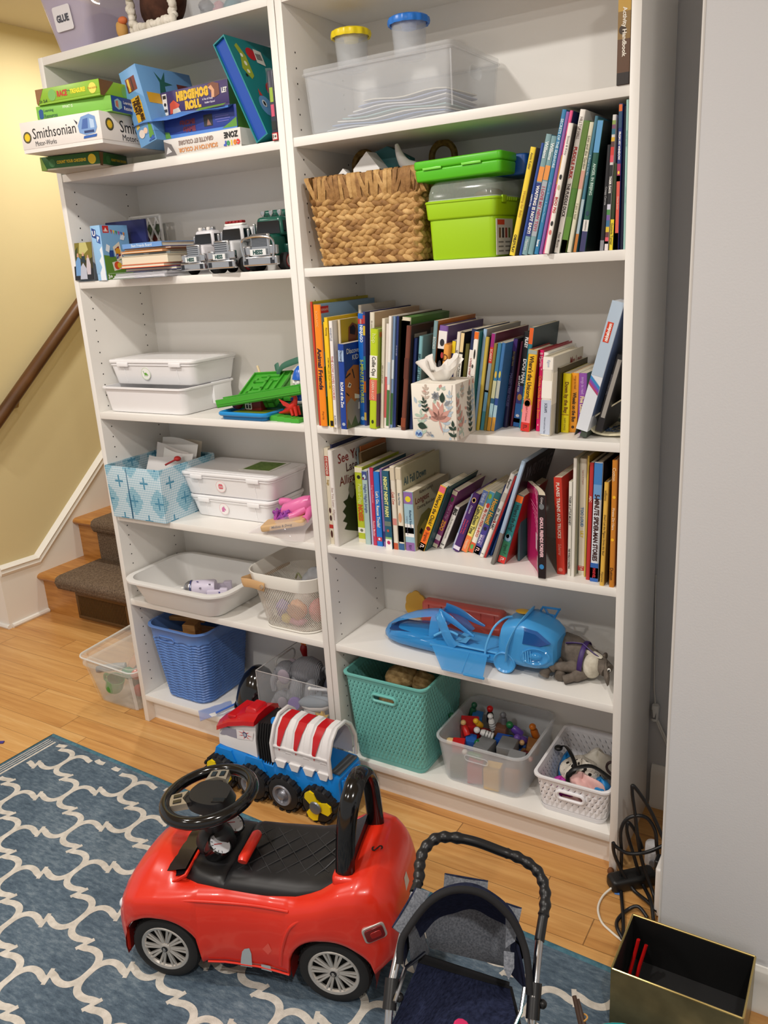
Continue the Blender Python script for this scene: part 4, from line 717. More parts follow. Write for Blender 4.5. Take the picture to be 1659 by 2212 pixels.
for face in 'fs':
    q = random.Random(5 if face == 'f' else 11)
    for i in range(26): put(face,q.uniform(-.05,.045),q.uniform(.005,.115),q.uniform(0,6.3),q.uniform(.010,.018),q.uniform(.005,.008),q.choice((SG,BL,TN,SG,PK,BL)),.0003+.00001*i)
    for i,(x,z,a,L,n,lw,mt) in enumerate(((-.03,.005,1.6,.05,4,.014,SG),(.02,.01,1.3,.05,3,.015,BL),(-.02,.085,1.5,.03,3,.012,TN),(.035,.05,1.5,.05,4,.012,BL))): sprig(face,x,z,a,L,n,lw,mt,.0007+.00005*i)
for a,L,w in ((2.4,.034,.013),(1.9,.042,.014),(1.3,.04,.013),(.7,.036,.013),(.2,.03,.015),(2.9,.026,.011)): put('f',.012,.045,a,L,w,PK,.0011)
put('f', .012, .046, -1.3, .032, .004, PK, .0011)
sprig('f',-.018,.058,1.75,.028,3,.011,DG,.0014); put('f',-.04,.034,-.3,.024,.015,DG,.0014); put('f',.021,.083,1.5,.024,.013,DG,.0014); put('f',.026,.078,.6,.018,.008,GR,.0014)
for i in range(7): put('f', .006, .098, i * .9, .011, .006, GR, .0013)
sprig('f', .048, .0, 1.65, .03, 2, .016, DG, .0015); put('f', -.012, .05, .3, .006, .004, GR, .0014)
sprig('s',-.02,.02,2.0,.07,4,.02,PK,.0012); sprig('s',.015,.035,1.5,.06,5,.017,M((112,116,110),.6),.0013); sprig('s',.02,.0,1.55,.06,5,.013,DG,.0015)
m.add([(-.038+.0095*math.cos(a),-S_/2-.0018,.013+.0085*math.sin(a)) for a in [2*PI*i/18 for i in range(18)]],[tuple(range(18))],M((168,196,222),.5)); m.text('Puffs',(-.038,-S_/2-.0019,.0125),(1,0,0),(0,0,1),.016,.009,M((40,84,160),.5),.03,.3)
m.text('PLUS',(-.013,-S_/2-.0018,.016),(1,0,0),(0,0,1),.012,.004,M((70,80,110),.5),.02); m.text('LOTION',(-.011,-S_/2-.0018,.0105),(1,0,0),(0,0,1),.016,.0042,M((70,80,110),.5),.02)
m.tube([(-.05,-S_/2-.0002,.047),(.032,-S_/2-.0002,.047),(.04,-S_/2-.0002,.06),(.046,-S_/2-.0002,HT-.002)],.0005,M((130,124,118),.7),5)
m.build('carton', t)
TIS = M((240, 236, 230), .85, alpha=.93); m = MB(); q = random.Random(2); R = []
for j in range(9):
    f = j / 8; ring = []
    for i in range(40):
        a=2*PI*i/40; rr_=(.016+.028*f**.7)*(1+(.08+.16*f)*math.sin(4*a+1.2*f+.4)+.10*f*math.sin(9*a+2*f)); ring.append((rr_*1.05*math.cos(a)-.006-.004*f,rr_*.52*math.sin(a)+.002,HT-.004+(.044*f**.8)*(.80+.28*math.sin(2*a+.8)+.14*math.sin(5*a+1))+.002))
    R.append(ring)
m.loft(R,TIS); R2=[[(p[0]*.7+.004,p[1]*.55,p[2]+.002+.008*math.sin(j_)) for p in r] for j_,r in enumerate(R)]; m.loft(R2,TIS); m.build('tissue',t,angle=80)
# ---------------------------------------------------------------- end of the middle shelf
Z = 1.0592
t=thing('book_box','thin white and pale blue box leaning beside the case wall on the middle shelf','box',(1.5065,.018,Z),(0,math.radians(15.2),0))
m=MB(); WB=M((216,222,230),.45); PB=M((176,194,212),.45); m.box((-.0265,0,.016),(-.0015,.11,.286),WB); m.box((-.0263,-.0006,.135),(-.0017,.0,.288),PB); m.box((-.0017,.003,.05),(-.0010,.108,.28),M((90,110,150),.5))
m.box((-.0225,-.0012,.205),(-.0105,-.0004,.246),M((206,62,28),.4)); m.text('nickelodeon',(-.0165,-.0014,.2255),(0,0,1),(-1,0,0),.036,.008,M((244,238,232),.5),.04)
for k,c in enumerate(((170,60,110),(120,70,170),(50,130,190))): m.add([(-.0262,-.0009-.0001*k,.115+.006*k),(-.0262,-.0009-.0001*k,.122+.006*k),(-.0018,-.0009-.0001*k,.103+.006*k),(-.0018,-.0009-.0001*k,.096+.006*k)],[(3,2,1,0)],M(c,.45))
m.build('carton',t); m=MB(); m.box((-.0265,.002,.0),(-.0255,.10,.017),M((70,76,72),.6)); m.box((-.0155,.004,.002),(-.0015,.1,.016),M((60,70,60),.6)); m.build('flap',t)
t=thing('book','thin black game case with grey stripe, leaning right of the white and blue box','book',(1.538,.032,Z+.014),(0,math.radians(15.2),0))
m=MB(); m.box((-.016,0,.0),(-.002,.12,.165),M((22,22,26),.4)); m.box((-.0125,-.0008,.03),(-.004,.002,.155),M((150,146,140),.5)); m.text('THE CURIOUS GAME',(-.0145,-.0008,.1),(0,0,1),(-1,0,0),.10,.0035,M((90,90,100),.5),.02); m.build('case',t)
t = thing('bookend', 'dark green metal bookend with rounded top behind the leaning white box', 'bookend', (1.494, .15, Z))
m=MB(); G=M((52,78,74),.4,.3); pl=[(0,0),(.10,0),(.10,.145)]+[(.10-.02+.02*math.cos(a),.145+.02*math.sin(a)) for a in [PI/2*i/5 for i in range(6)]]+[(.02-.02*math.sin(a),.145+.02*math.cos(a)) for a in [PI/2*i/5 for i in range(6)]]
m.prism(pl,0,.0016,G,X=Matrix(((0,0,1,0),(1,0,0,0),(0,1,0,0),(0,0,0,1)))); m.box((.0,.0,.0),(.045,.10,.0012),G); m.build('plate',t)
m=MB(); CRM=M((216,208,178),.7); P=bez([(1.575,.045,Z+.006),(1.54,.045,Z+.004),(1.514,.045,Z+.010),(1.506,.046,Z+.026),(1.514,.05,Z+.04),(1.54,.052,Z+.058),(1.576,.056,Z+.082)],24)
R = []
for p, a in zip(P, range(len(P))):
    R.append([(p.x, p.y, p.z), (p.x, p.y + .13, p.z), (p.x + .001, p.y + .13, p.z + .004), (p.x + .001, p.y, p.z + .004)])
m.loft(R, CRM, cap0=True, cap1=True)
q = random.Random(4)
for i in range(26):
    f=q.uniform(.15,.9); x=1.525+.045*f; y=.06+q.uniform(0,.06); m.tube([(x,y,Z+.0105),(x+q.uniform(-.012,.012),y+q.uniform(-.012,.012),Z+.0112)],.0011,M((40,62,92),.7),4)
tag(m.build('felt_mat', angle=60), 'cream felt mat with dark blue scribbles, curled at the right shelf end', 'mat')
# ================================================================ right case: toys on the second lowest shelf
Z = .4492
BLU=M((66,152,214),.28,spec=.5,name='blue_plastic'); BT=M((50,150,222),.15,alpha=.72,spec=.6); BT2=M((70,165,230),.12,alpha=.5,spec=.6); BL2=M((92,172,226),.3)
t = thing('toy_vehicle', 'long see-through blue toy jet car with side flap over the shelf edge', 'toy vehicle', (1.18, .10, Z))
def hull_ring(x, w, z0, z1, yc=0.0, sq=.5, n=16, e=.75):
    r = []
    for i in range(n):
        a = 2 * PI * i / n; c, s = math.cos(a), math.sin(a)
        r.append((x, yc + w * math.copysign(abs(c) ** e, c), (z0 + z1) / 2 + (z1 - z0) / 2 * math.copysign(abs(s) ** e, s)))
    return r
m=MB(); m.loft([hull_ring(x,w,a,b) for x,w,a,b in ((-.252,.004,.018,.026),(-.245,.018,.010,.036),(-.225,.034,.005,.046),(-.19,.046,.003,.052),(-.14,.052,.003,.054),(-.09,.054,.003,.052),(-.06,.054,.004,.046),(.0,.054,.006,.040),(.06,.054,.008,.040),(.11,.054,.010,.044),(.14,.05,.012,.046))],BT,cap0=True,cap1=True); m.build('hull',t)
# canopy: nose shell with open side windows, struts and a steering dial
m=MB(); st_=[(-.250,.006,.022,.030),(-.240,.022,.026,.046),(-.220,.037,.030,.062),(-.19,.046,.034,.080),(-.155,.050,.036,.096),(-.12,.050,.038,.107),(-.095,.046,.040,.113),(-.07,.036,.060,.115)]
R=[[(x,w*math.cos(PI*i/16)*(1 if i not in (0,16) else 1),zb+(zt-zb)*math.sin(PI*i/16)) for i in range(17)] for x,w,zb,zt in st_]
vs = [p for r in R for p in r]; fs = []
for j in range(len(R) - 1):
    for i in range(16):
        if 2 <= j <= 5 and (i in (1, 2, 3, 4) or i in (11, 12, 13, 14)): continue
        fs.append((j * 17 + i, j * 17 + i + 1, (j + 1) * 17 + i + 1, (j + 1) * 17 + i))
m.add(vs, fs, BT)
for sy in (-1, 1):
    P=bez([(-.075,sy*.024,.113),(-.055,sy*.040,.088),(-.035,sy*.050,.060),(-.018,sy*.052,.040)],12); m.tube(P,[(.003,.014)]*len(P),BT2,8,flat=(0,1,0))
    P=bez([(-.075,sy*.020,.112),(-.04,sy*.026,.104),(.0,sy*.030,.084),(.03,sy*.034,.072)],10); m.tube(P,[(.003,.012*(1-i/len(P))+.002) for i in range(len(P))],BT,8,flat=(0,1,0))
m.build('canopy', t, angle=60)
m = MB(); m.lathe([(.004, 0), (.011, .001), (.013, .005), (.011, .008), (.006, .009), (.0, .0085)], BL2, 20, X=T((-.066, -.022, .100), (1.2, 0, .3)));
P = [(-.078 + .008 * i, -.045 + .001 * i, .058 + .018 * math.sin(PI * i / 10)) for i in range(9)]; m.tube(P, .0035, BL2, 8); m.build('controls', t)
m=MB(); m.box((-.22,-.035,.046),(-.10,.035,.049),M((26,66,120),.5)); m.box((-.03,-.045,.040),(.115,.045,.0445),BL2,c=.002); m.box((-.01,-.04,.0446),(.11,.04,.0462),BLU,c=.0008)
m.add([(-.02, -.03, .046), (.012, -.045, .054), (.026, -.02, .075), (.0, -.01, .05)], [(0, 1, 2, 3)], BL2); m.build('deck', t)
# rear engine block
m = MB(); R = []
for x,w,a,b in ((.104,.046,.032,.098),(.112,.054,.026,.124),(.14,.058,.022,.138),(.17,.06,.02,.144),(.20,.060,.022,.134),(.225,.056,.026,.122),(.243,.045,.034,.110),(.248,.03,.05,.10)): R.append(hull_ring(x,w,a,b,n=28,e=.45))
R=[[(x,math.copysign(min(abs(y)*1.06,.061),y),z) for x,y,z in r] for r in R]; m.loft(R,BLU,cap0=True,cap1=True); m.build('engine_block',t)
m=MB(); P=bez([(.128,-.056,.04),(.134,-.0605,.08),(.15,-.05,.122),(.165,-.02,.1475),(.165,.02,.1475),(.15,.05,.122),(.134,.06,.08)],24); m.tube(P,[(.0035,.012)]*len(P),BL2,8,flat=(1,0,0)); m.build('roll_band',t)
m=MB(); m.loft([[(x,-.0635+.006*k,z) for x,z in P_] for k,P_ in ((0,[(.172,.094),(.215,.094),(.236,.104),(.205,.124),(.178,.128)]),(1,[(.168,.090),(.218,.090),(.243,.104),(.208,.130),(.174,.134)]))],M((30,84,150),.12,spec=.7),cap0=True,cap1=False); m.build('side_window',t)
X=FR((.205,-.0645,.066),(1,.05,.12),(0,.12,1)); m=MB(); m.lathe([(.024,-.002),(.0255,.002),(.023,.004),(.020,.001),(.012,-.002),(.010,.004),(.006,.007),(0,.0075)],BT2,24,X=X @ Matrix.Diagonal((1.45,.85,1,1)))
for k in range(4): m.box((-.03 + .006 * k, -.014, .001), (-.028 + .006 * k, .014, .003), BL2, X=X)
m.build('jet_intake', t)
m = MB(); m.ell((.15, 0, .1485), (.020, .014, .004), M((196, 150, 40), .35)); m.build('emblem', t)
m=MB(); X=T((.122,-.054,.0305),(PI/2,0,0)); m.lathe([(.0,-.006),(.027,-.006),(.029,-.003),(.029,.006),(.026,.008),(.022,.004),(.0,.004)],BLU,28,X=X); m.build('wheel',t); m=MB(); m.lathe([(.0,-.006),(.027,-.006),(.029,-.003),(.029,.006),(.0,.006)],BLU,28,X=T((.122,.054,.0305),(PI/2,0,0))); m.build('wheel',t)
m=MB(); m.add([(-.085,-.052,.036),(.075,-.054,.036),(.092,-.122,.012),(-.022,-.118,.010),(-.085,-.052,.034),(.075,-.054,.034),(.092,-.122,.009),(-.022,-.118,.007)],[(0,3,2,1),(4,5,6,7),(0,1,5,4),(1,2,6,5),(2,3,7,6),(3,0,4,7)],BT2)
m.box((-.088,-.056,.033),(.08,-.05,.039),BLU,c=.001); m.box((.04,-.124,.008),(.096,-.119,.0135),BLU,c=.001); m.tube([(.025,-.053,.0365),(.035,-.12,.0125)],.001,BLU,5); m.build('side_flap',t)
m=MB(); P=bez([(.066,-.05,.030),(.070,-.045,.065),(.084,-.03,.106),(.104,-.01,.126),(.122,0,.13)],18); m.tube(P,.003,BL2,8); m.build('fuel_hose',t)
m = MB(); R_f = [(.172, .122), (.186, .146), (.226, .150), (.222, .142), (.205, .108)]
for a,b in (((.170,.124),(.184,.148)),((.184,.148),(.229,.148)),((.226,.148),(.204,.104)),((.182,.132),(.214,.128)),((.190,.146),(.202,.118))): m.tube([(a[0],.045,a[1]),(b[0],.048,b[1])],(.003 if True else 0),BT,6)
m.build('tail_fin', t)
# coral bench and shell
t = thing('toy_sofa', 'coral pink plastic toy bench with yellow shell end behind the blue vehicle', 'toy', (1.10, .235, Z))
COR=M((214,96,84),.3,alpha=.95); m=MB(); m.rbox((0,0,.010),.25,.042,.062,.014,COR,rv=.012); m.rbox((.0,-.012,.004),.245,.04,.03,.012,COR,rv=.008)
for i in range(6): m.tube([(-.10 + .04 * i, -.0225, .03), (-.10 + .04 * i, -.022, .064)], .002, COR, 6)
m.build('seat', t)
m = MB(); P = [(.016 * math.cos(a), .044 + .0) for a in (0,)]; pl = []
for i in range(49):
    a = -.5 + (PI + 1.0) * i / 48; r = .036 + .005 * abs(math.sin(3.2 * a)); pl.append((r * .8 * math.cos(a), .040 + r * 1.1 * math.sin(a)))
pl += [(-.014, .0), (.014, .0)]
m.prism(pl, -.003, .003, M((214, 164, 56), .4), X=FR((-.158, .010, .0), (1, .15, 0), (0, 0, 1))); m.build('shell_end', t)
# reindeer figure on its side
t = thing('toy_reindeer', 'brown toy reindeer with cream chest and purple strap lying on its side', 'toy animal', (1.47, .11, Z))
FUR=noisy('brown_fur',(84,76,68),(118,108,98),40,.8); CRE=noisy('cream_fur',(176,168,150),(214,208,192),50,.9,.6,90); HOOF=M((70,66,60),.6)
m=MB(); m.loft([[(x,y+r*math.cos(a)*.9,z+r*math.sin(a)) for a in [2*PI*i/16 for i in range(16)]] for x,y,z,r in ((-.075,.03,.045,.008),(-.07,.03,.046,.03),(-.045,.025,.05,.043),(-.01,.015,.05,.042),(.025,.0,.046,.036),(.05,-.01,.04,.026),(.06,-.012,.036,.012))],FUR,cap0=True,cap1=True)
for P,rs in (([(-.05,.02,.03),(-.055,-.02,.028),(-.065,-.05,.022),(-.07,-.055,.012)],(.018,.013,.010,.013)),([(-.03,.0,.022),(-.035,-.03,.02),(-.03,-.055,.014)],(.016,.012,.013)),([(.01,-.01,.03),(-.02,-.035,.034),(-.045,-.045,.036),(-.055,-.05,.03)],(.017,.013,.010,.012)),([(.02,-.02,.02),(-.005,-.05,.016),(-.02,-.06,.012)],(.015,.011,.011))): P=bez(P,12); m.tube(P,[rs[min(int(i*len(rs)/len(P)),len(rs)-1)] for i in range(len(P))],FUR,10)
P=bez([(.03,.0,.05),(.055,-.012,.048),(.075,-.024,.040)],8); m.tube(P,[.026,.024,.022,.02,.019,.018,.018,.018,.018][:len(P)],FUR,12)
m.loft([[(.07+d_[0]*s_,-.02+d_[1]*s_+r*math.cos(a)*.9,.043-.02*s_/.05*.6+r*math.sin(a)) for a in [2*PI*i/14 for i in range(14)]] for d_ in ((.35,-.75),) for s_,r in ((-.012,.008),(-.006,.018),(.008,.0225),(.022,.0205),(.036,.016),(.046,.014),(.052,.008))],FUR,cap0=True,cap1=True)
m.ell((.058, .012, .056), (.006, .016, .009), FUR); m.build('body', t)
m = MB()
for k in range(7):
    a=-1.2+k*.45; m.loft([[(.028+f*.026+w_*r*math.cos(b),-.012-f*.004+(.030-f*.008)*math.cos(a)*.9+r*math.sin(b)*.5-.006,.044+(.032-f*.008)*math.sin(a)+r*math.cos(b)*.3) for b in [2*PI*i/6 for i in range(6)]] for f,r,w_ in ((-.3,.003,1),(.1,.011,1),(.7,.012,1),(1.15,.003,1))],CRE,cap0=True,cap1=True)
m.ell((.036, -.014, .042), (.024, .030, .033), CRE, 16, 10); m.build('chest_fur', t, angle=80)
m = MB(); PUR = M((58, 34, 98), .5)
m.tube([(.012+.004*math.sin(a),.0+.043*math.cos(a)*.92,.047+.0425*math.sin(a)) for a in [2*PI*i/24 for i in range(24)]],[(.0018,.006)]*24,PUR,8,closed=True,flat=(0,1,0)); m.tube(bez([(.012,-.01,.090),(.04,-.022,.078),(.052,-.02,.07)],8),[(.0018,.005)]*9,PUR,6); m.tube(bez([(-.03,-.01,.084),(-.01,-.012,.090),(.012,-.01,.0905)],8),[(.0018,.005)]*9,PUR,6); m.build('strap',t)
m=MB(); m.ell((.084,-.042,.052),(.0045,.003,.005),M((230,228,220),.3)); m.ell((.0845,-.0445,.052),(.0022,.0015,.003),BLACK); m.build('eye',t)
m=MB(); P=bez([(1.572,.262,Z+.105),(1.545,.255,Z+.095),(1.525,.25,Z+.06),(1.530,.25,Z+.03),(1.55,.252,Z+.006)],20); m.tube(P,.0022,M((208,208,206),.5),6); tag(m.build('cable'),'thin pale cable hanging at the back corner behind the toy reindeer','cable')
# ================================================================ right case: baskets on the bottom shelf
Z = .1013
def rattan(name, col, cw=.0125, ch=.0135):
    q = NT(name, .42, spec=.4); uv = q.n('TexCoord', out='UV'); x, y, z = q.xyz(uv)
    v = q.math('DIVIDE', y, ch); rw = q.math('FLOOR', v); fy = q.math('FRACT', v)
    u = q.math('ADD', q.math('DIVIDE', x, cw), q.math('MULTIPLY', q.math('MODULO', rw, 2.0), .5)); fx = q.math('FRACT', u)
    sl = q.math('SUBTRACT', q.math('SUBTRACT', fx, .5), q.math('MULTIPLY', q.math('SUBTRACT', fy, .5), .62))
    tri = q.math('MULTIPLY', q.math('SUBTRACT', .80, fy), .22)
    h1 = q.math('MULTIPLY', q.math('LESS_THAN', q.math('ABSOLUTE', sl), tri), q.math('GREATER_THAN', fy, .22))
    lo = q.math('GREATER_THAN', y, .016 + .004); hole = q.math('MULTIPLY', h1, lo)
    q.alpha(q.math('SUBTRACT', 1.0, hole)); q.col(L3(col)); q.bump(q.math('MULTIPLY', q.math('ABSOLUTE', sl), 2.0), .55, .003); return q.m
TEALP = (112, 186, 178)
def basket(name, label, loc, bw, bd, tw, td, h, col, solid_top, slot, cw=.0125, ch=.0135, group=None, slot_h=.02):
    t = thing(name, label, 'basket', loc, group=group); pat = rattan('rattan', col, cw, ch); pl = M(col, .4)
    hw = h - solid_top
    f = hw / h; mw, md = bw + (tw - bw) * f, bd + (td - bd) * f
    m = MB(); m.rbox((0, 0, 0), bw - .006, bd - .006, .004, .02, pl, rv=.0015)
    m.loft([[(x,y,z) for x,y in rr(a,b,.022,5)] for a,b,z in ((bw-.006,bd-.006,.003),(bw,bd,.008),(bw+.001,bd+.001,.016))],pl); m.build('base',t); m=MB()
    z0,z1=slot[1]-slot_h/2,slot[1]+slot_h/2; sw=slot[0]/2-slot_h*.12; zs=[.016,.06,.11,z0,z1,hw] if z0>.12 else [.016,z0,z1,hw]
    for ins in (0, .0032):
        R = []
        for z in zs:
            g=(z-.016)/(hw-.016); P=rr(bw+(mw-bw)*g-2*ins,bd+(md-bd)*g-2*ins,.022,5); R.append([(x,y,z) for x,y in P[:18]]+[(sx,P[17][1],z) for sx in (-sw,sw)]+[(x,y,z) for x,y in P[18:]])
        w_ = MB() if ins == 0 else w_; k0 = len(w_.f); w_.loft(R, pat, uv=True); n_ = len(R[0]); kill = k0 + zs.index(z0) * n_ + 18
        del w_.f[kill], w_.fm[kill]; w_.uv = {(a if a < kill else a - 1): b for a, b in w_.uv.items() if a != kill}
    o = w_.build('woven_wall', t)
    m.loft([[(x,y,z) for x,y in rr(mw+a,md+a,.022,5)] for a,z in ((0,hw),((tw-mw),h-.006),(tw-mw+.010,h-.006),(tw-mw+.010,h-.001),(tw-mw+.004,h),(tw-mw-.004,h-.001),(-.006,hw))],pl)
    m.build('rim', t)
    fs = slot[1] / h; yy = -(bd + (td - bd) * fs) / 2 - .0012
    slot_rim('handle', t, (0, slot[1]), slot[0], slot_h, pl, yy, .0042, -(td - bd) / 2 / h); return t
basket('woven_basket','tall teal plastic basket with oval hand hole on the bottom shelf',(.9655,.126,Z),.218,.225,.254,.246,.270,TEALP,.020,(.074,.212),.0125,.0132,'woven plastic baskets',.020)
basket('woven_basket','low white plastic basket full of soft toys at the right of the bottom shelf',(1.4815,.139,Z),.166,.232,.186,.250,.105,(236,235,238),.014,(.068,.062),.0150,.0150,'woven plastic baskets',.022)
FR2=M((232,236,240),.35,alpha=.34,spec=.5); t=thing('storage_tub','frosted see-through tub filled with toy blocks and peg dolls','tub',(1.2355,.138,Z))
o=tub('body',t,.226,.226,.252,.250,.132,FR2,r=.032,th=.0026,rim=.0045,rimh=.006,br=.01,n=6); slot_cut(o,(-.005,-.125,.094),.066,.018,'y',.03); slot_cut(o,(-.005,.125,.094),.066,.018,'y',.03)
slot_rim('handle', t, (-.005, .094), .066, .018, FROST, -.1235, .0016, -.09)
# blocks and dolls, lower ones carrying the upper ones
TB = 'toy blocks in the frosted tub'
def tblock(x, y, z, s, c, rz, lab, tilt=(0, 0)):
    m=MB(); m.box((-s[0]/2,-s[1]/2,0),(s[0]/2,s[1]/2,s[2]),M(c,.4),c=.0022); return tag(m.build('toy_block',loc=(x,y,z),rot=(tilt[0],tilt[1],rz)),lab,'toy block',TB)
z0 = Z + .0035
for x,y,s,c,rz,lab in ((1.158,.058,(.04,.04,.05),(40,90,60),.2,'dark green block showing through the front of the tub'),(1.207,.060,(.04,.05,.05),(196,44,60),.3,'red block showing through the front of the tub'),(1.262,.050,(.042,.042,.062),(226,176,30),.1,'tall yellow block showing through the front of the tub'),(1.312,.068,(.04,.045,.06),(150,100,60),.1,'brown block in the front right corner of the tub'),
    (1.160,.118,(.045,.05,.06),(60,110,180),.1,'blue block low in the tub, left'),(1.215,.125,(.05,.05,.055),(90,92,96),.0,'grey block low in the tub, middle'),(1.272,.120,(.05,.06,.055),(86,88,92),.1,'grey block low in the tub, right of middle'),(1.318,.135,(.04,.06,.06),(150,104,60),.0,'brown block low at the right of the tub'),(1.165,.185,(.05,.05,.06),(176,36,40),.1,'red block low at the back left of the tub'),(1.225,.190,(.05,.05,.058),(44,90,60),.0,'green block low at the back of the tub'),(1.285,.195,(.05,.05,.06),(60,100,170),.0,'blue block low at the back right of the tub')): tblock(x,y,z0,s,c,rz,lab)
for x,y,s,c,rz,lab,tl in ((1.2200,.095,(.044,.05,.034),(104,106,108),-.1,'grey block topmost in the middle of the tub',(.08,0)),(1.275,.118,(.046,.055,.036),(112,114,116),.08,'grey block on top, right of the middle one',(.06,0)),(1.312,.083,(.044,.04,.032),(118,120,122),.15,'grey wedge-like block near the front right rim of the tub',(.2,.1)),(1.143,.158,(.05,.05,.046),(186,22,26),.5,'large red block on top at the back left',(.1,.1)),(1.150,.078,(.034,.03,.03),(190,24,26),.3,'small red block beside the left rim of the tub',(.1,0)),(1.166,.112,(.03,.035,.026),(32,90,170),.4,'small blue block beside the red one',(.1,.2)),(1.140,.205,(.03,.04,.04),(36,110,176),.3,'blue block on top in the far left corner',(0,.2)),(1.226,.190,(.034,.03,.032),(112,74,56),.1,'brown block on top at the back',(0,0)),(1.247,.158,(.045,.03,.022),(30,84,180),.1,'flat blue block on top behind the grey ones',(0,0)),(1.325,.165,(.035,.05,.02),(140,96,54),.3,'flat brown block on top at the right',(0,.3))): tblock(x,y,z0+.061,s,c,rz,lab,tl)
def doll(x, y, z, ax, L, r, body, head, lab, cap=None, stripe=None):
    t=thing('peg_doll',lab,'peg doll',(x,y,z),(0,0,0),group='peg dolls in the frosted tub'); d=Vector(ax).normalized(); u=d.orthogonal().normalized(); w=d.cross(u); X=Matrix((u,w,d)).transposed().to_4x4()
    m = MB(); m.lathe([(r * .9, 0), (r, .002), (r * .92, L * .5), (r * .62, L * .62)], M(body, .3), 16, X=X)
    if stripe:
        for k in range(3): m.lathe([(r * 1.01, L * (.1 + .14 * k)), (r * 1.01, L * (.13 + .14 * k))], M(stripe, .4), 16, X=X, cap0=False, cap1=False)
    m.build('body', t); m = MB(); m.ell((0, 0, L * .8), r * .86, M(head, .28), 16, 10, X=X)
    if stripe: m.tube([(r*.87*math.cos(a),r*.2,L*.8+r*.87*math.sin(a)) for a in [2*PI*i/16 for i in range(16)]],.0006,M(stripe,.4),5,X=X,closed=True)
    m.build('head', t)
    if cap: m = MB(); m.ell((0, 0, L * .86), (r * .9, r * .9, r * .7), M(cap, .3), 14, 8, X=X); m.build('cap', t)
q = z0 + .075
doll(1.206,.178,q+.01,(-.05,-.2,.9),.058,.0095,(226,226,224),(224,224,222),'white striped doll standing up in the middle',stripe=(40,40,44)); doll(1.222,.142,q+.01,(-1,-.25,.35),.058,.0105,(226,226,226),(236,236,236),'white banded doll lying before the standing one',stripe=(40,40,44))
doll(1.186,.205,q+.012,(.1,-.2,.9),.06,.010,(20,20,24),(200,20,20),'black doll with red head at the back',(200,20,20)); doll(1.178,.160,q+.022,(-.1,-.6,.7),.045,.009,(230,170,30),(230,184,40),'yellow doll beside the red block')
doll(1.118,.178,q+.006,(-.5,-.4,.5),.055,.011,(30,90,60),(34,96,66),'dark green doll in the back left of the tub'); doll(1.124,.215,q+.008,(.2,0,.8),.05,.010,(32,90,60),(34,94,66),'green doll behind the dark green one')
doll(1.142,.092,q-.002,(-1,-.6,.3),.056,.011,(220,190,130),(16,16,18),'tan doll with black head near the left rim',(16,16,18)); doll(1.160,.112,q+.014,(-.4,.3,.6),.045,.009,(200,30,26),(220,180,120),'red doll leaning at the left')
doll(1.228,.208,q+.008,(0,-.2,1),.05,.010,(120,120,126),(122,124,130),'grey doll at the back of the tub'); doll(1.283,.192,q+.004,(-.6,-.2,.6),.052,.012,(90,60,150),(28,110,60),'purple doll with green head'); doll(1.300,.176,q+.0,(-.2,-.5,.4),.045,.011,(96,66,150),(104,72,160),'purple doll facing the front'); doll(1.322,.204,q+.002,(-.1,-.3,.8),.05,.011,(170,90,20),(200,110,20),'amber doll at the right of the tub')
doll(1.316,.140,q-.012,(.4,-.5,.1),.05,.009,(24,24,30),(220,160,140),'black doll with striped cap at the right rim',stripe=(220,80,80)); doll(1.262,.160,q+.004,(1,-.2,.1),.05,.009,(26,50,90),(200,160,110),'navy doll lying behind the grey blocks'); doll(1.192,.128,q-.004,(.1,-.6,.3),.05,.010,(20,90,50),(24,100,56),'green doll below the white ones')
doll(1.236,.036,z0+.086,(-1,.06,.05),.062,.009,(20,120,50),(236,230,220),'green doll with white head lying across the front hand hole')
# soft toys in the white basket
Z1 = Z + .006
PINKC = noisy('pink_cloth', (226, 176, 172), (238, 198, 192), 20, .9); 
q_=NT('spotted_plush',.95,spec=.1); v=q_.coord(); q_.col(q_.ramp(q_.n('TexVoronoi',ins={'Vector': v,'Scale': 55.0}),[(.28,(36,32,30)),(.34,(216,210,198))])); q_.bump(q_.noise(v,240,2),.8,.004); SPOT=q_.m
SW = 'soft toys in the white basket'
def soft(nm, lab, *a, **k): return tag(crumple(nm, None, *a, **k), lab, 'toy', SW)
soft('plush_toy', 'white plush toy with black spots in the white basket', (1.478, .115, Z1 + .052), (.055, .05, .045), SPOT, 1, n=44, k=24, amp=.34)
soft('cloth','pale pink cloth bundled at the front of the white basket',(1.494,.070,Z1+.048),(.052,.030,.040),PINKC,22,n=44,k=24,amp=.30)
soft('cloth','off-white ribbon cloth at the back of the white basket',(1.500,.180,Z1+.048),(.046,.040,.042),noisy('offwhite_cloth',(196,190,178),(224,220,208),30,.9),3,amp=.3)
soft('toy_piece','blue plastic toy piece at the left of the white basket',(1.427,.155,Z1+.040),(.018,.040,.042),M((20,120,190),.35),4,amp=.15)
soft('toy_piece','bright blue cloth piece at the right of the white basket',(1.536,.085,Z1+.052),(.022,.028,.028),M((26,130,196),.5),5,amp=.25)
soft('toy_piece','magenta foam piece at the front left of the white basket',(1.444,.055,Z1+.040),(.034,.022,.036),M((170,36,150),.5),6,amp=.12)
m=MB(); P=bez([(1.405,.150,Z1+.095),(1.425,.140,Z1+.112),(1.452,.108,Z1+.115),(1.472,.080,Z1+.098),(1.462,.052,Z1+.088)],18); P+=bez([(1.462,.052,Z1+.088),(1.470,.036,Z1+.082),(1.492,.026,Z1+.086)],8)[1:]
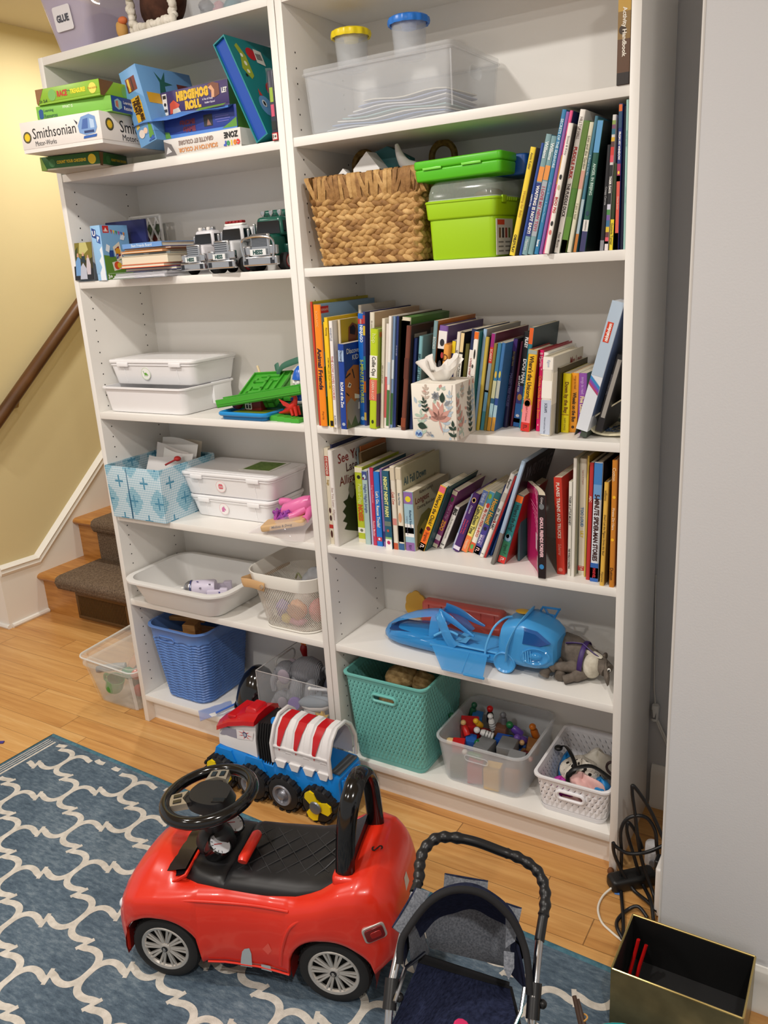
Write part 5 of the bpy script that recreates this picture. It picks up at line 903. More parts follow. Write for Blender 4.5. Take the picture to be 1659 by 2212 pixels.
m.tube(P,[(.0015,.006)]*len(P),BLACK,8); P=bez([(1.462,.052,Z1+.092),(1.478,.055,Z1+.112),(1.515,.078,Z1+.116),(1.562,.082,Z1+.092)],20); m.tube(P,[(.0015,.006)]*len(P),BLACK,8); m.ell((1.405,.148,Z1+.096),(.011,.011,.007),BLACK); tag(m.build('headband'),'black looped headband on top of the white basket','headband')
m=MB(); m.tube([(1.558+.018*math.cos(a),.118,Z1+.098+.018*math.sin(a)) for a in [2*PI*i/18 for i in range(18)]],.0035,M((60,44,40),.5),8,closed=True); tag(m.build('hair_tie'),'dark brown hair tie ring at the right of the white basket','hair tie')
# plush in the teal basket
PL = noisy('tan_plush', (126, 98, 58), (186, 158, 110), 60, .95, .8, 180)
t=thing('plush_dog','tan curly plush toy lying in the teal basket','plush toy',(.963,.12,Z+.004)); crumple('body',t,(0,0,.13),(.078,.06,.085),PL,9,amp=.14); o=crumple('head',t,(.006,-.02,.232),(.045,.042,.030),PL,10,amp=.14); o=crumple('head_curl',t,(.066,-.01,.226),(.034,.034,.026),PL,12,amp=.14)
soft('plush_toy','dark red cloth deep in the teal basket behind the plush dog',(.93,.195,Z+.10),(.035,.022,.09),M((110,26,26),.8),13,amp=.15)
# ================================================================ left case
def gamebox(name, label, o, w, d, h, rz, col, front=(), side=(), cat='game box', group=None, bottom=None, tilt=0.0):
    """flat cardboard game box, front-left-bottom corner at o; print on its front (x,z) and right side (y,z) as fractions"""
    t=thing(name,label,cat,o,(0,tilt,rz),group); m=MB(); m.box((0,0,0),(w,d,h*.9),M(bottom or col,.45)); m.box((-.001,-.001,h*.12),(w+.001,d+.001,h),M(col,.4),c=.0012)
    def pr(L, on):
        for i, ft in enumerate(L):
            e = -.0014 - .00006 * i if on == 'f' else w + .0014 + .00006 * i; W_ = w if on == 'f' else d
            pt = (lambda a, b: (a * w, e, b * h)) if on == 'f' else (lambda a, b: (e, a * d, b * h))
            if ft[0] == 'r': P = [pt(ft[1], ft[3]), pt(ft[2], ft[3]), pt(ft[2], ft[4]), pt(ft[1], ft[4])]; m.add(P, [(0, 1, 2, 3)], M(ft[5], .4))
            elif ft[0]=='t': m.text(ft[6],pt((ft[1]+ft[2])/2,(ft[3]+ft[4])/2),(1,0,0) if on=='f' else (0,1,0),(0,0,1),(ft[2]-ft[1])*W_,(ft[4]-ft[3])*h,M(ft[5],.5),ft[7] if len(ft)>7 else .02,lift=.0,al=ft[8] if len(ft)>8 else 'c')
            elif ft[0]=='o': P=[pt(ft[1]+ft[3]/W_*math.cos(a),ft[2]+ft[3]/h*math.sin(a)) for a in [2*PI*i_/20 for i_ in range(20)]]; m.add(P,[tuple(range(20))],M(ft[4],.45))
            elif ft[0] == 'p': m.add([pt(a, b) for a, b in ft[1]], [tuple(range(len(ft[1])))], M(ft[2], .45))
            elif ft[0] == 's':   # rays of a sun
                for k in range(18):
                    a=2*PI*k/18; m.add([pt(ft[1]+r/W_*math.cos(a+s),ft[2]+r/h*math.sin(a+s)) for r,s in ((ft[3]*.55,-.12),(ft[3]*.92,0),(ft[3]*.55,.12))],[(0,1,2)],M(ft[4],.45))
    pr(front, 'f'); pr(side, 's'); m.build('carton', t); return t
Z = ZL[1] + .0002; GL = 'game boxes on the upper shelf'
YEL = (236, 206, 40); BRN = (140, 96, 54)
gamebox('game_box','dark green game box at the bottom of the left stack, over the shelf edge',(.059,-.092,Z),.178,.13,.0335,math.radians(15.5),(38,96,40),[('p',[(0,0),(.1,0),(.02,1),(0,1)],(128,160,60)),('o',.2,.5,.010,(60,120,60)),('t',.28,.78,.3,.75,YEL,'COUNT YOUR CHICKENS!',.04),('o',.88,.52,.012,YEL)],[('p',[(0,0),(.08,0),(.14,1),(0,1)],(110,80,40)),('o',.3,.5,.010,(60,120,60)),('t',.4,.95,.3,.75,YEL,'COUNT YOUR CHICKENS',.04)],group=GL,bottom=(180,170,150))
gamebox('game_box','white game box with black lettering, second from the bottom of the left stack',(.081,-.154,Z+.0355),.259,.262,.0725,math.radians(7.2),(232,226,220),[('o',.075,.5,.0135,(58,56,40)),('s',.075,.5,.013,YEL),('o',.075,.5,.0085,(240,196,30)),('t',.15,.70,.42,.76,(20,20,22),'Smithsonian',.0),('t',.17,.44,.17,.36,(40,40,44),'Motor-Works',.0),('p',[(.74,.4),(.73,.62),(.78,.88),(.88,.94),(.95,.84),(.96,.5),(.93,.34),(.82,.3)],(120,156,206)),('p',[(.77,.5),(.80,.8),(.86,.82),(.85,.5)],(70,104,170)),('p',[(.88,.5),(.88,.8),(.93,.74),(.93,.5)],(180,204,232)),('p',[(.73,.74),(.69,.84),(.72,.66)],(40,50,70)),('r',.8,.92,.36,.44,(40,60,110)),('p',[(.78,.2),(.94,.22),(.95,.3),(.79,.28)],(40,90,170))],
    [('o',.12,.62,.0145,(58,56,40)),('s',.12,.62,.0135,YEL),('o',.12,.62,.0085,(240,196,30)),('t',.26,.95,.42,.80,(20,20,22),'Smithsonian',.0,'l'),('t',.28,.72,.16,.36,(40,40,44),'Motor-Works',.0,'l')],group=GL)
gamebox('game_box','green and blue learning game box between the white box and the top one',(.122,-.128,Z+.1086),.232,.19,.0345,math.radians(9.5),(128,190,76),[('p',[(.03,.2),(.06,.1),(.09,.2),(.09,.7),(.06,.8),(.03,.7)],(30,80,140)),('t',.10,.26,.5,.75,(50,100,60),'Learning',.02,'l'),('t',.10,.28,.15,.42,(50,100,60),'Resources',.02,'l'),('t',.36,.50,.62,.82,(230,246,210),'WHAT IS',.02)],[('r',.0,1,.0,1,(24,70,150)),('p',[(.06,.3),(.13,.14),(.2,.3),(.2,.72),(.13,.88),(.06,.72)],(150,196,200)),('p',[(.08,.35),(.13,.25),(.13,.75),(.08,.68)],(200,120,90)),('t',.24,.55,.54,.80,(236,240,246),'Learning',.02,'l'),('t',.24,.60,.2,.46,(236,240,246),'Resources',.02,'l'),('r',.75,.95,.1,.9,(60,110,80))],group=GL)
gamebox('game_box','lime green treasure race game box on top of the left stack',(.134,-.132,Z+.1437),.204,.20,.0355,math.radians(7.0),(140,186,48),[('p',[(0,.1),(.02,0),(.13,1),(0,1)],BRN),('o',.26,.5,.013,(120,180,90)),('t',.34,.50,.3,.72,(196,50,36),'RACE',.05),('t',.50,.55,.5,.7,(40,110,90),'TO THE',.03),('t',.55,.79,.3,.74,(240,224,40),'TREASURE!',.05),('o',.90,.5,.012,(240,220,90)),('t',.83,.97,.44,.6,(170,130,30),'Peaceable',.02),('t',.05,.09,.1,.3,(30,60,20),'5+',.02),('t',.11,.17,.1,.3,(30,60,20),'2-4',.02)],[('p',[(0,0),(.06,0),(.26,1),(0,1)],(120,84,46)),('o',.45,.5,.013,(120,180,90)),('t',.62,.95,.25,.75,(190,50,36),'RACE',.05,'l')],group=GL)
# right hand stack
WHT = (224, 220, 214)
gamebox('game_box','white colouring set box at the bottom of the right stack, print upside down',(.412,.010,Z),.250,.22,.043,0,WHT,[('p',[(0,.1),(0,.9),(.1,.7),(.16,.1)],(120,116,116)),('p',[(.02,.2),(.05,.6),(.1,.3)],(220,220,220))],group=GL)
m = MB(); E_ = .0116 - .0035
for s_,x,z,w,h,c in (('SCRATCH N\' COLOR',.525,Z+.013,.135,.011,(214,150,96)),('GRATTE ET COLORE',.520,Z+.030,.115,.0105,(150,132,124)),('ZONE',.634,Z+.030,.044,.014,(20,20,22))): m.text(s_,(x,E_,z),(-1,0,0),(0,0,-1),w,h,M(c,.5),.04)
for i,(ch,c) in enumerate((('c',(220,50,46)),('o',(230,130,30)),('l',(236,200,40)),('o',(40,150,90)),('r',(60,90,190)))): m.text(ch,(.655-.0105*i,E_,Z+.012),(-1,0,0),(0,0,-1),.010,.012,M(c,.5),.06)
o=m.build('box_print'); o.parent=[q for q in COL.objects if q.name.startswith('game_box') and q.parent is None][-1]; o.matrix_parent_inverse=Matrix.Translation(o.parent.location).inverted()
t=gamebox('game_box','torn blue game box with crushed lid under the hedgehog game',(.410,.022,Z+.0435),.236,.22,.055,0,(44,66,150),[('r',0,1,0,.18,(84,136,214)),('t',.14,.52,.5,.72,(120,50,70),'GNOME',.08),('t',.24,.46,.2,.44,(120,50,70),'GAME',.08),('r',.56,.68,.3,.78,(44,48,52)),('p',[(.6,.34),(.62,.62),(.66,.34)],(150,110,96)),('p',[(.8,.12),(1,.12),(1,.5),(.9,.3)],(96,150,60)),('p',[(0,.05),(.08,.05),(.06,.3),(0,.34)],(96,150,60)),('r',.72,.92,.5,.53,(110,110,190)),('r',.72,.9,.6,.63,(110,110,190)),('r',.74,.9,.4,.43,(110,110,190))],[('r',0,1,0,1,(90,140,60))],group=GL,tilt=math.radians(.5))
m = MB(); R = []
for i in range(9):
    f=i/8; x=-.058+.288*f; R.append([(x,.0,.0555),(x-.004,-.018-.006*math.sin(5*f),.050-.005*math.sin(9*f)),(x-.012+.016*f,-.034-.008*math.sin(4*f+1),.036+.012*f+.003*math.sin(11*f)),(x-.012+.016*f,-.033-.008*math.sin(4*f+1),.037+.012*f+.003*math.sin(11*f)),(x-.004,-.016,.052),(x,.002,.0562)])
m.loft(R,M((84,134,214),.45),cap0=True,cap1=True); m.add([(.12,-.026,.048),(.22,-.026,.052),(.218,-.012,.0585),(.13,-.01,.0575)],[(0,1,2,3)],M((110,160,60),.5)); m.build('torn_flap',t,angle=70)
t=gamebox('game_box','purple hedgehog game box on top of the right stack',(.386,.046,Z+.1005),.222,.20,.0585,0,(72,58,108),[('r',.02,.09,.08,.92,(236,234,230)),('r',.03,.08,.72,.86,(40,40,44)),('o',.055,.5,.004,(40,40,44)),('r',.03,.08,.2,.32,(70,70,74)),('p',[(.12,.1),(.13,.5),(.19,.62),(.28,.4),(.22,.12)],(214,84,60)),('p',[(.16,.08),(.17,.26),(.26,.3),(.29,.1)],(216,210,200)),('t',.24,.72,.52,.92,(236,190,50),'HEDGEHOG',.09),('t',.36,.60,.14,.50,(236,190,50),'ROLL',.09),('t',.60,.80,.36,.46,(220,214,226),'A Fun & Fuzzy',.03),('t',.64,.82,.22,.32,(220,214,226),'Rolling Game!',.03),('p',[(.72,.94),(.79,1.0),(.88,.9),(.88,.5),(.8,.4),(.76,.6)],(130,80,60)),('p',[(.72,.82),(.77,.9),(.81,.7),(.8,.42),(.76,.44),(.77,.7)],(226,170,130)),('t',.91,.99,.5,.74,(230,226,220),'LET',.06)],[('r',0,1,0,1,(90,140,80))],group=GL)
t=gamebox('game_box','blue treasure hunt game box standing tilted between the two stacks',(.352,-.012,Z+.030),.060,.19,.182,0,(110,162,212),[('r',.22,.78,.70,.88,(120,50,34)),('r',.30,.42,.71,.87,(226,190,70)),('r',.52,.60,.71,.87,(60,30,24)),('p',[(.28,.30),(.28,.44),(.22,.46),(.24,.62),(.46,.62),(.74,.62),(.78,.5),(.74,.30)],(228,178,44)),('o',.3,.15,.010,(232,220,210)),('o',.55,.17,.007,(240,206,180)),('p',[(.1,.22),(.3,.24),(.28,.29),(.12,.28)],(222,190,90)),('p',[(.66,.06),(.95,.06),(.95,.2),(.8,.26)],(104,160,70)),('p',[(.55,.02),(.95,.02),(.9,.08)],(60,100,180))],
    [('p',[(.3,.6),(.36,.8),(.3,.94),(.4,.84),(.5,.96),(.46,.82),(.6,.8),(.44,.76),(.42,.6)],(40,100,90)),('r',.06,.3,.5,.64,(222,170,50)),('r',.68,.9,.72,.82,(110,50,40))],group=GL,tilt=math.radians(-13.5))
m=MB(); m.text('TREASURE',(.037,-.0025,.083),(0,0,-1),(1,0,0),.058,.013,M((70,44,16),.5),.06); m.text('HUNT',(.024,-.0025,.088),(0,0,-1),(1,0,0),.034,.012,M((70,44,16),.5),.06); m.build('box_print',t)
# teal folder box leaning
t=thing('game_box','teal box with cartoon stickers leaning by the right end of the upper shelf','game box',(.716,.0,Z),(0,math.radians(-24.5),0),GL); TE=M((14,128,132),.4); m=MB()
m.box((0,0,0),(.003,.22,.245),TE); m.box((.036,0,0),(.039,.22,.245),TE); m.box((.003,0,0),(.036,.22,.003),TE); m.box((.003,0,.242),(.036,.22,.245),TE); m.box((.003,.217,.003),(.036,.22,.242),TE); m.box((.003,.006,.003),(.036,.010,.242),M((14,72,168),.5)); m.build('case',t)
m = MB(); x = .0393
def st(P, c, l=0): m.add([(x + .0003 + .0002 * l, a, b) for a, b in P], [tuple(range(len(P)))], M(c, .5))
def oval(cy_,cz_,a_,b_,c,l=0,rot=0): st([(cy_+a_*math.cos(q_)*math.cos(rot)-b_*math.sin(q_)*math.sin(rot),cz_+a_*math.cos(q_)*math.sin(rot)+b_*math.sin(q_)*math.cos(rot)) for q_ in [2*PI*i/18 for i in range(18)]],c,l)
st([(.015,.165),(.03,.20),(.022,.222),(.034,.23),(.05,.20),(.048,.15),(.035,.14)],(160,176,50)); oval(.034,.20,.005,.005,(240,240,220),1); oval(.036,.18,.005,.006,(240,240,220),1); oval(.034,.16,.005,.005,(240,240,220),1); oval(.020,.148,.004,.004,(20,20,20),2)
oval(.075,.21,.018,.016,(196,24,40)); oval(.10,.12,.026,.022,(170,26,36)); st([(.085,.19),(.115,.185),(.118,.222),(.09,.226)],(226,222,214),2)
for k in range(4): m.box((x + .0008, .092 + .005 * k, .198), (x + .0012, .0945 + .005 * k, .214), M((50, 50, 54)))
oval(.045,.075,.024,.026,(104,160,214)); oval(.082,.05,.030,.016,(96,150,206),1,-.7); oval(.040,.080,.008,.009,(230,236,240),2); oval(.040,.080,.004,.006,(20,24,30),3); st([(.035,.10),(.04,.118),(.047,.10)],(206,60,50),1)
m.build('stickers', t)
t=thing('game_case','thin dark case in clear wrap with red foot at the right end of the shelf','game case',(.7655,-.001,Z)); m=MB(); m.box((0,0,0),(.0145,.2,.145),M((52,54,70),.35),c=.001); m.box((-.0004,-.0006,.0),(.0149,.19,.016),M((190,30,34),.4)); m.box((.001,-.0011,.002),(.0135,.0,.014),M((226,220,214),.4)); m.text('1+',(.0072,-.0014,.008),(1,0,0),(0,0,1),.009,.008,BLACK,.03); m.box((.001,-.0008,.022),(.0135,.0,.04),M((30,36,36),.4)); m.box((.003,-.0008,.05),(.012,.0,.075),M((200,80,110),.4)); m.box((.003,-.0008,.08),(.012,.0,.11),M((150,180,60),.4)); m.build('case',t)
m=MB(); R=[[(-.002+.001*math.sin(i*2.1),-.002+.02*j,.10+.0105*i+.002*math.sin(3*j+i)) for j in range(10)] for i in range(6)]; m.loft(R,M((236,240,244),.08,alpha=.25),close=False); m.build('plastic_wrap',t)
# ---- on top of the left case
ZT = ZL[0] + .0003; GLU = M((206, 198, 222), .3, alpha=.5)
t=thing('storage_tub','translucent lilac tub labelled glue on top of the left bookcase','tub',(.135,.118,ZT),0); tub('body',t,.130,.215,.185,.262,.155,GLU,r=.02,th=.003,rim=.006)
m=MB(); X=FR((-.008,-.1225,.072),(1,0,0),(0,-.15,1)); m.rbox((0,0,-.001),.066,.056,.0012,.006,M((228,226,232),.5),X=X,rv=.0003); m.text('GLUE',tuple(X @ Vector((0,0,.0006))),(1,0,0),(0,-.15,1),.046,.017,M((70,72,84),.6),.05); m.build('paper_label',t)
m=MB(); m.ell((.025,.0,.05),(.04,.08,.042),M((150,140,176),.8)); m.ell((-.03,.02,.04),(.03,.07,.03),M((176,168,196),.8)); tag(m.build('glue_supplies',loc=(.135,.118,ZT+.006)),'greyish bundle inside the lilac glue tub','craft supplies')
m=MB(); m.ell((0,0,.022),(.016,.014,.022),M((196,150,80),.7)); m.ell((.010,-.004,.04),(.014,.010,.009),M((206,110,60),.7)); m.ell((-.010,0,.03),(.007,.008,.012),M((200,160,90),.7)); tag(m.build('clay_figure',loc=(.298,.03,ZT)),'small tan clay figure beside the glue tub on the bookcase top','figurine')
t=thing('craft_model','brown arched craft model with white cottony edge on the bookcase top','craft model',(.418,.06,ZT)); BM=noisy('brown_felt',(52,30,22),(86,54,40),30,.9,.4,150); CW=noisy('cotton',(196,188,172),(240,236,226),40,.95,.9,120)
crumple('mound', t, (0, 0, .068), (.068, .045, .060), BM, 21, amp=.08)
m = MB(); q = random.Random(6)
for k in range(46):
    a=-PI*.12+PI*1.24*k/45; m.ell((.070*math.cos(a)+q.uniform(-.004,.004),-.046+q.uniform(-.004,.01),max(.008,.052+.085*math.sin(a))),(q.uniform(.008,.013),.010,q.uniform(.007,.012)),CW,8,5)
for k in range(16): m.ell((-.07 + .14 * k / 15, -.045 + q.uniform(-.004, .004), .010), (.010, .010, q.uniform(.008, .016)), CW, 8, 5)
m.build('cotton_edge', t, angle=80)
t=thing('storage_tub','clear tub with coloured odds and ends at the right of the bookcase top','tub',(.635,.13,ZT)); tub('body',t,.23,.20,.25,.22,.12,CLEAR,r=.02,th=.003)
for x,y,r,c,lb in ((.565,.05,.018,(86,84,90),'grey star-like bit'),(.60,.055,.014,(190,130,140),'pink bit'),(.64,.06,.020,(50,110,120),'teal bit'),(.685,.055,.018,(120,130,140),'grey-blue bit'),(.62,.10,.022,(80,120,110),'green bit')): tag(crumple('toy_bit',None,(x,y,ZT+.005+r),(r,r,r),M(c,.5),int(x*1000),n=14,k=8,amp=.3),lb+' inside the clear tub on the bookcase top','toy','bits in the clear tub')
# ---- shelf with the toy trucks
Z = ZL[2] + .0002
t=thing('photo_print','small photo of people outdoors propped at the left end of the shelf','photo',(.012,-.004,Z),(math.radians(-6),0,0)); m=MB(); m.box((0,0,.004),(.078,.0008,.106),M((64,60,30),.3))
def ph(P, c, l): m.add([(a * .078, -.0002 - .00008 * l, .004 + b * .102) for a, b in P], [tuple(range(len(P)))], M(c, .35))
for k,(P,c) in enumerate((([(0,.55),(.3,.6),(.7,.52),(1,.6),(1,1),(0,1)],(126,116,40)),([(.3,.72),(.55,.68),(.8,.8),(.7,1),(.35,1)],(196,190,120)),([(.02,.55),(.1,.8),(.25,.9),(.2,.6)],(60,70,24)),([(0,0),(1,0),(1,.3),(0,.4)],(34,36,40)),([(.08,.12),(.1,.5),(.24,.64),(.36,.56),(.36,.12)],(110,156,206)),([(.4,.5),(.44,.66),(.6,.66),(.62,.45)],(36,54,62)),([(.3,.02),(.36,.36),(.5,.46),(.66,.3),(.68,.02)],(186,190,204)),([(.66,.3),(.7,.58),(.82,.6),(.9,.4),(.88,.14),(.7,.14)],(200,190,196)),([(.18,.62),(.2,.72),(.27,.72),(.29,.62)],(206,160,130)),([(.46,.64),(.48,.74),(.55,.74),(.57,.64)],(206,160,130)),([(.72,.58),(.74,.66),(.8,.66),(.82,.58)],(206,160,130)))): ph(P,c,k)
m.build('print', t)
t=gamebox('game_box','light blue preschool spelling game box standing on edge with picture side right',(.104,.0,Z),.036,.098,.146,0,(150,196,236),[('p',[(.4,.0),(1,.0),(1,.62),(.7,.56),(.8,.44),(.5,.36),(.7,.24),(.4,.14)],(232,240,248)),('p',[(.06,.80),(.5,.76),(.56,.92),(.12,.96)],(34,60,130)),('t',.14,.48,.81,.91,(240,244,250),'U',.04),('p',[(.5,.70),(.9,.66),(.94,.80),(.56,.84)],(60,100,170)),('t',.58,.86,.71,.80,(240,244,250),'P',.04)],
    [('r',0,1,0,1,(128,180,224)),('p',[(0,0),(1,0),(1,.22),(.5,.42),(0,.46)],(96,140,50)),('r',.08,.30,.86,.99,(200,44,40)),('t',.10,.28,.88,.91,(240,226,220),'Tower',.03),('p',[(.14,.90),(.19,.96),(.24,.90)],(240,226,220)),('p',[(.36,.60),(.62,.70),(.68,.40),(.46,.34)],(236,226,206)),('p',[(.42,.56),(.58,.62),(.62,.44),(.48,.40)],(150,40,40)),('o',.53,.52,.009,(226,160,40)),('p',[(.26,.32),(.62,.36),(.66,.20),(.30,.16)],(232,228,214)),('o',.44,.26,.011,(220,80,40)),('o',.52,.26,.008,(236,190,50)),('r',.2,.36,.42,.54,(36,70,140)),('p',[(.44,.38),(.54,.40),(.53,.48),(.45,.47)],(36,70,140)),('p',[(.66,.40),(.76,.42),(.75,.52),(.67,.50)],(36,70,140)),('t',.47,.52,.40,.46,(240,240,250),'C',.04),('t',.68,.74,.43,.49,(240,240,250),'U',.04),('p',[(.08,.54),(.2,.5),(.26,.62),(.14,.66)],(236,244,250)),('p',[(.66,.74),(.8,.72),(.86,.8),(.72,.84)],(236,244,250)),('t',.04,.2,.02,.10,(236,244,230),'3+',.05)]+[('p',[(.34+.09*k,.92-.01*k),(.41+.09*k,.91-.01*k),(.375+.09*k,.84-.01*k)],c) for k,c in enumerate(((214,70,60),(240,200,60),(70,150,90),(200,80,150),(70,110,190),(230,140,50)))])
t['label'] = 'light blue preschool letter game box standing on edge beside the photo'
m=MB(); m.box((.03,.12,Z),(.19,.128,Z+.160),M((34,40,96),.45)); tag(m.build('book'),'dark blue book standing behind the light blue letter game box','book')
t=thing('card_holder','white lattice holder with leaning cards behind the stacked books','holder',(.043,.205,Z)); WL=M((226,224,218),.5); m=MB(); zz=.172
m.box((0, 0, 0), (.125, .002, .082), WL)
for a,b in (((0,.08),(0,zz)),((.125,.08),(.125,zz)),((0,zz),(.125,zz)),((0,.08),(.125,.08))): m.tube([(a[0],0,a[1]),(b[0],0,b[1])],(.005 if a[1] !=b[1] or a[1]>.1 else .004),WL,6,flat=(0,1,0))
for k in range(6):
    x = -.03 + .031 * k
    for sg in (1, -1):
        a=Vector((x if sg>0 else .125-x,0,.08)); b=a+Vector((sg*.05,0,zz-.08)); P=[a+(b-a)*f for f in (0,.25,.5,.75,1)]; P=[p for p in P if-.001<p.x<.126]
        if len(P) > 1: m.tube([tuple(p) for p in P], .0035, WL, 5)
m.box((0, .02, 0), (.125, .022, .15), M((196, 194, 186), .6)); m.build('lattice', t)
m=MB(); m.box((.01,.008,.01),(.115,.010,.150),M((96,110,84),.5)); m.box((.02,.0075,.09),(.05,.0079,.13),M((60,90,150),.5)); m.box((.06,.0075,.08),(.1,.0079,.12),M((130,60,50),.5)); tag(m.build('card',loc=(.043,.205,Z)),'green and red cards inside the white lattice holder','card')
SK = 'books stacked flat beside the trucks'
def flat(lab, x, y, z, w, d, h, c, rz=0, pages=True, txt=None, tc=None, al='c'):
    t = thing('book', lab, 'book', (x, y, z), rz, SK); m = MB(); C = M(c, .45); tb = min(.0018, h * .22)
    m.box((0, 0, 0), (w, d, tb), C); m.box((0, 0, h - tb), (w, d, h), C)
    if not pages: m.box((0, 0, tb), (w, tb, h - tb), C)
    if txt: m.text(txt, (w * .5, -.0003, h / 2), (1, 0, 0), (0, 0, 1), w * .7, h * .62, M(tc, .5), .03)
    m.build('cover', t); m = MB(); m.box((.001, .002 if not pages else .0015, tb), (w - .002, d - .003, h - tb), PAGE); m.build('pages', t)
z = Z
m = MB()
for k in range(5): m.box((.196+.002*(k % 2),-.028+.003*k,z+.0022+.0026*k),(.392-.003*(k % 3),.15,z+.0042+.0026*k),M((222,220,224),.7))
tag(m.build('paper_stack'),'white papers at the bottom of the stack, in a clear sleeve','paper'); m=MB(); m.box((.188,-.034,z),(.404,.15,z+.0012),M((226,230,236),.1,alpha=.35)); m.box((.188,-.034,z+.0165),(.404,.15,z+.0172),M((226,230,236),.1,alpha=.3)); tag(m.build('plastic_sleeve'),'clear plastic sleeve hanging a little over the shelf edge','sleeve')
z+=.0178; flat('navy thin book low in the flat stack',.205,.012,z,.19,.14,.009,(40,46,110),.02); z+=.0092; flat('orange-red book in the flat stack',.203,.0,z,.172,.14,.0095,(216,92,40),-.05,True); z+=.0097
flat('thick cream book with pages facing out in the flat stack',.203,.004,z,.18,.14,.022,(206,196,170),-.02); z+=.0222; flat('grey slim book in the flat stack',.212,.006,z,.168,.14,.0065,(120,130,132),.05,False,'Willems',(200,206,206)); z+=.0067
flat('orange slim book in the flat stack',.206,.004,z,.162,.14,.006,(226,140,50),-.03); z+=.0062; flat('dark red thin book below the blue one in the flat stack',.214,.01,z,.17,.14,.006,(110,36,30),.03); z+=.0062; flat('sky blue book on top of the flat stack',.214,.004,z,.152,.13,.0125,(112,156,214),-.02,False,'Best Friends Board',(206,224,244))
# toy trucks facing out
CH = M((214, 216, 220), .16, 1.0); TYRE = M((18, 18, 20), .7); GLS = M((16, 20, 26), .08, spec=.8)
def truck(lab, x, y, body, low, roof, rz, sc=1.0, flip=0, grill=0, hw=.040, hz=.072):
    t = thing('toy_truck', lab, 'toy truck', (x, y, Z), rz, 'chrome-nosed toy trucks'); B = M(body, .25); Lw = M(low, .25)
    m=MB(); m.rbox((0,.125,.022),.076,.16,.028,.006,Lw,rv=.004); m.rbox((0,.135,.048),.074,.14,.050 if roof !='tank' else .068,.010,B,rv=.006); m.rbox((0,.030,.024),.060,.06,.044,.008,B,rv=.006,w2=.052,d2=.056); m.build('body',t)
    m = MB(); m.rbox((0, .052, .066), .068, .040, .036, .010, B, rv=.006, w2=.060, d2=.034); m.build('cab', t)
    m=MB(); m.add([(-.029,.0308,.070),(.029,.0308,.070),(.026,.0335,.094),(-.026,.0335,.094)],[(0,1,2,3)],GLS); m.add([(.0342,.038,.072),(.0342,.066,.072),(.031,.064,.094),(.031,.041,.094)],[(0,1,2,3)],GLS); m.build('windshield',t)
    m = MB(); m.rbox((0, -.002, .026), .046, .010, .044, .005, CH, rv=.003)
    for k in range(5 if grill==0 else 9): m.box((-.018,-.0082,.046+(.0045 if grill==0 else .0026)*k),(.018,-.0066,.048+(.0045 if grill==0 else .0026)*k),M((120,124,130),.25,1.0))
    m.build('grille', t)
    m = MB(); m.rbox((0, -.006, .010), .084, .016, .018, .004, CH, rv=.003)
    for sx in (-1,1): m.rbox((sx*.032,-.004,.030),.018,.012,.018,.003,CH,rv=.002); m.box((sx*.032-.005,-.0145,.013),(sx*.032+.005,-.0138,.024),M((36,40,46),.3))
    if grill: m.tube(bez([(-.034, -.014, .02), (-.034, -.016, .06), (.034, -.016, .06), (.034, -.014, .02)], 24), .0024, CH, 8)
    m.build('bumper', t)
    m=MB(); m.box((-.019,-.0158,.0295),(.019,-.0146,.0415),M((222,226,226),.4)); m.text('HESS',(0,-.016,.0355),(1,0,0),(0,0,1),.034,.0088,M((16,70,66),.5),.05); m.build('number_plate',t)
    m = MB()
    if roof == 'bar':
        for k in range(4): m.rbox((-.021 + .014 * k, .05, .102), .010, .012, .008, .003, CH if k % 2 else M((230, 226, 220), .3), rv=.002)
    elif roof == 'red':
        m.rbox((0, .05, .102), .056, .018, .004, .003, WHITE, rv=.001)
        for k in range(5): m.rbox((-.022 + .011 * k, .05, .106), .009, .014, .006, .002, M((140, 20, 26), .25), rv=.002)
    else:
        for k in range(3): m.lathe([(.0, 0), (.003, .001), (.0055, .008), (.005, .012), (.0, .013)], CH, 12, X=T((-.02 + .02 * k, .05, .102)))
    m.build('roof_lights', t)
    for (sx, yy) in ((-1, .028), (1, .028), (-1, .165), (1, .165)):
        m=MB(); X=T((sx*.038,yy,.0165),(0,PI/2,0)); m.lathe([(.0,-.009),(.014,-.009),(.0165,-.006),(.0165,.006),(.014,.009),(.0,.009)],TYRE,20,X=X); w=m.build('wheel',t); m=MB(); e=.0094*sx; m.lathe([(.0,e),(.008,e),(.009,e*.9),(.010,e*.96)],M((206,200,200),.3,1.0),16,X=X); m.lathe([(.0095,e*.97),(.0125,e*.97)],M((150,30,36),.4),16,X=X,cap0=False,cap1=False); m.build('hub_cap',w)
    for sx in (-1, 1): pass
    m = MB()
    for sx in (-1,1): m.rbox((sx*.0415,.045,.070),.006,.006,.022,.002,CH,rv=.002); m.tube([(sx*.036,.05,.074),(sx*.0415,.046,.078)],.0012,CH,5)
    m.build('mirror_pair', t)
    return t
TK = [truck('white toy truck with maroon sides, leftmost and standing farther back', .452, .030, (222, 220, 224), (120, 26, 44), 'bar', -.05)]
TK.append(truck('white toy rescue truck with red roof lights between the other two', .580, -.004, (214, 214, 216), (206, 206, 210), 'red', -.06))
TK.append(truck('dark green toy fire truck with chrome grille guard, by the case wall', .694, .008, (20, 84, 70), (18, 66, 56), 'tank', .05, grill=1))
for a, s in zip(TK, (1.08, 1.12, 1.24)): a.scale = (s, 1.08, s)
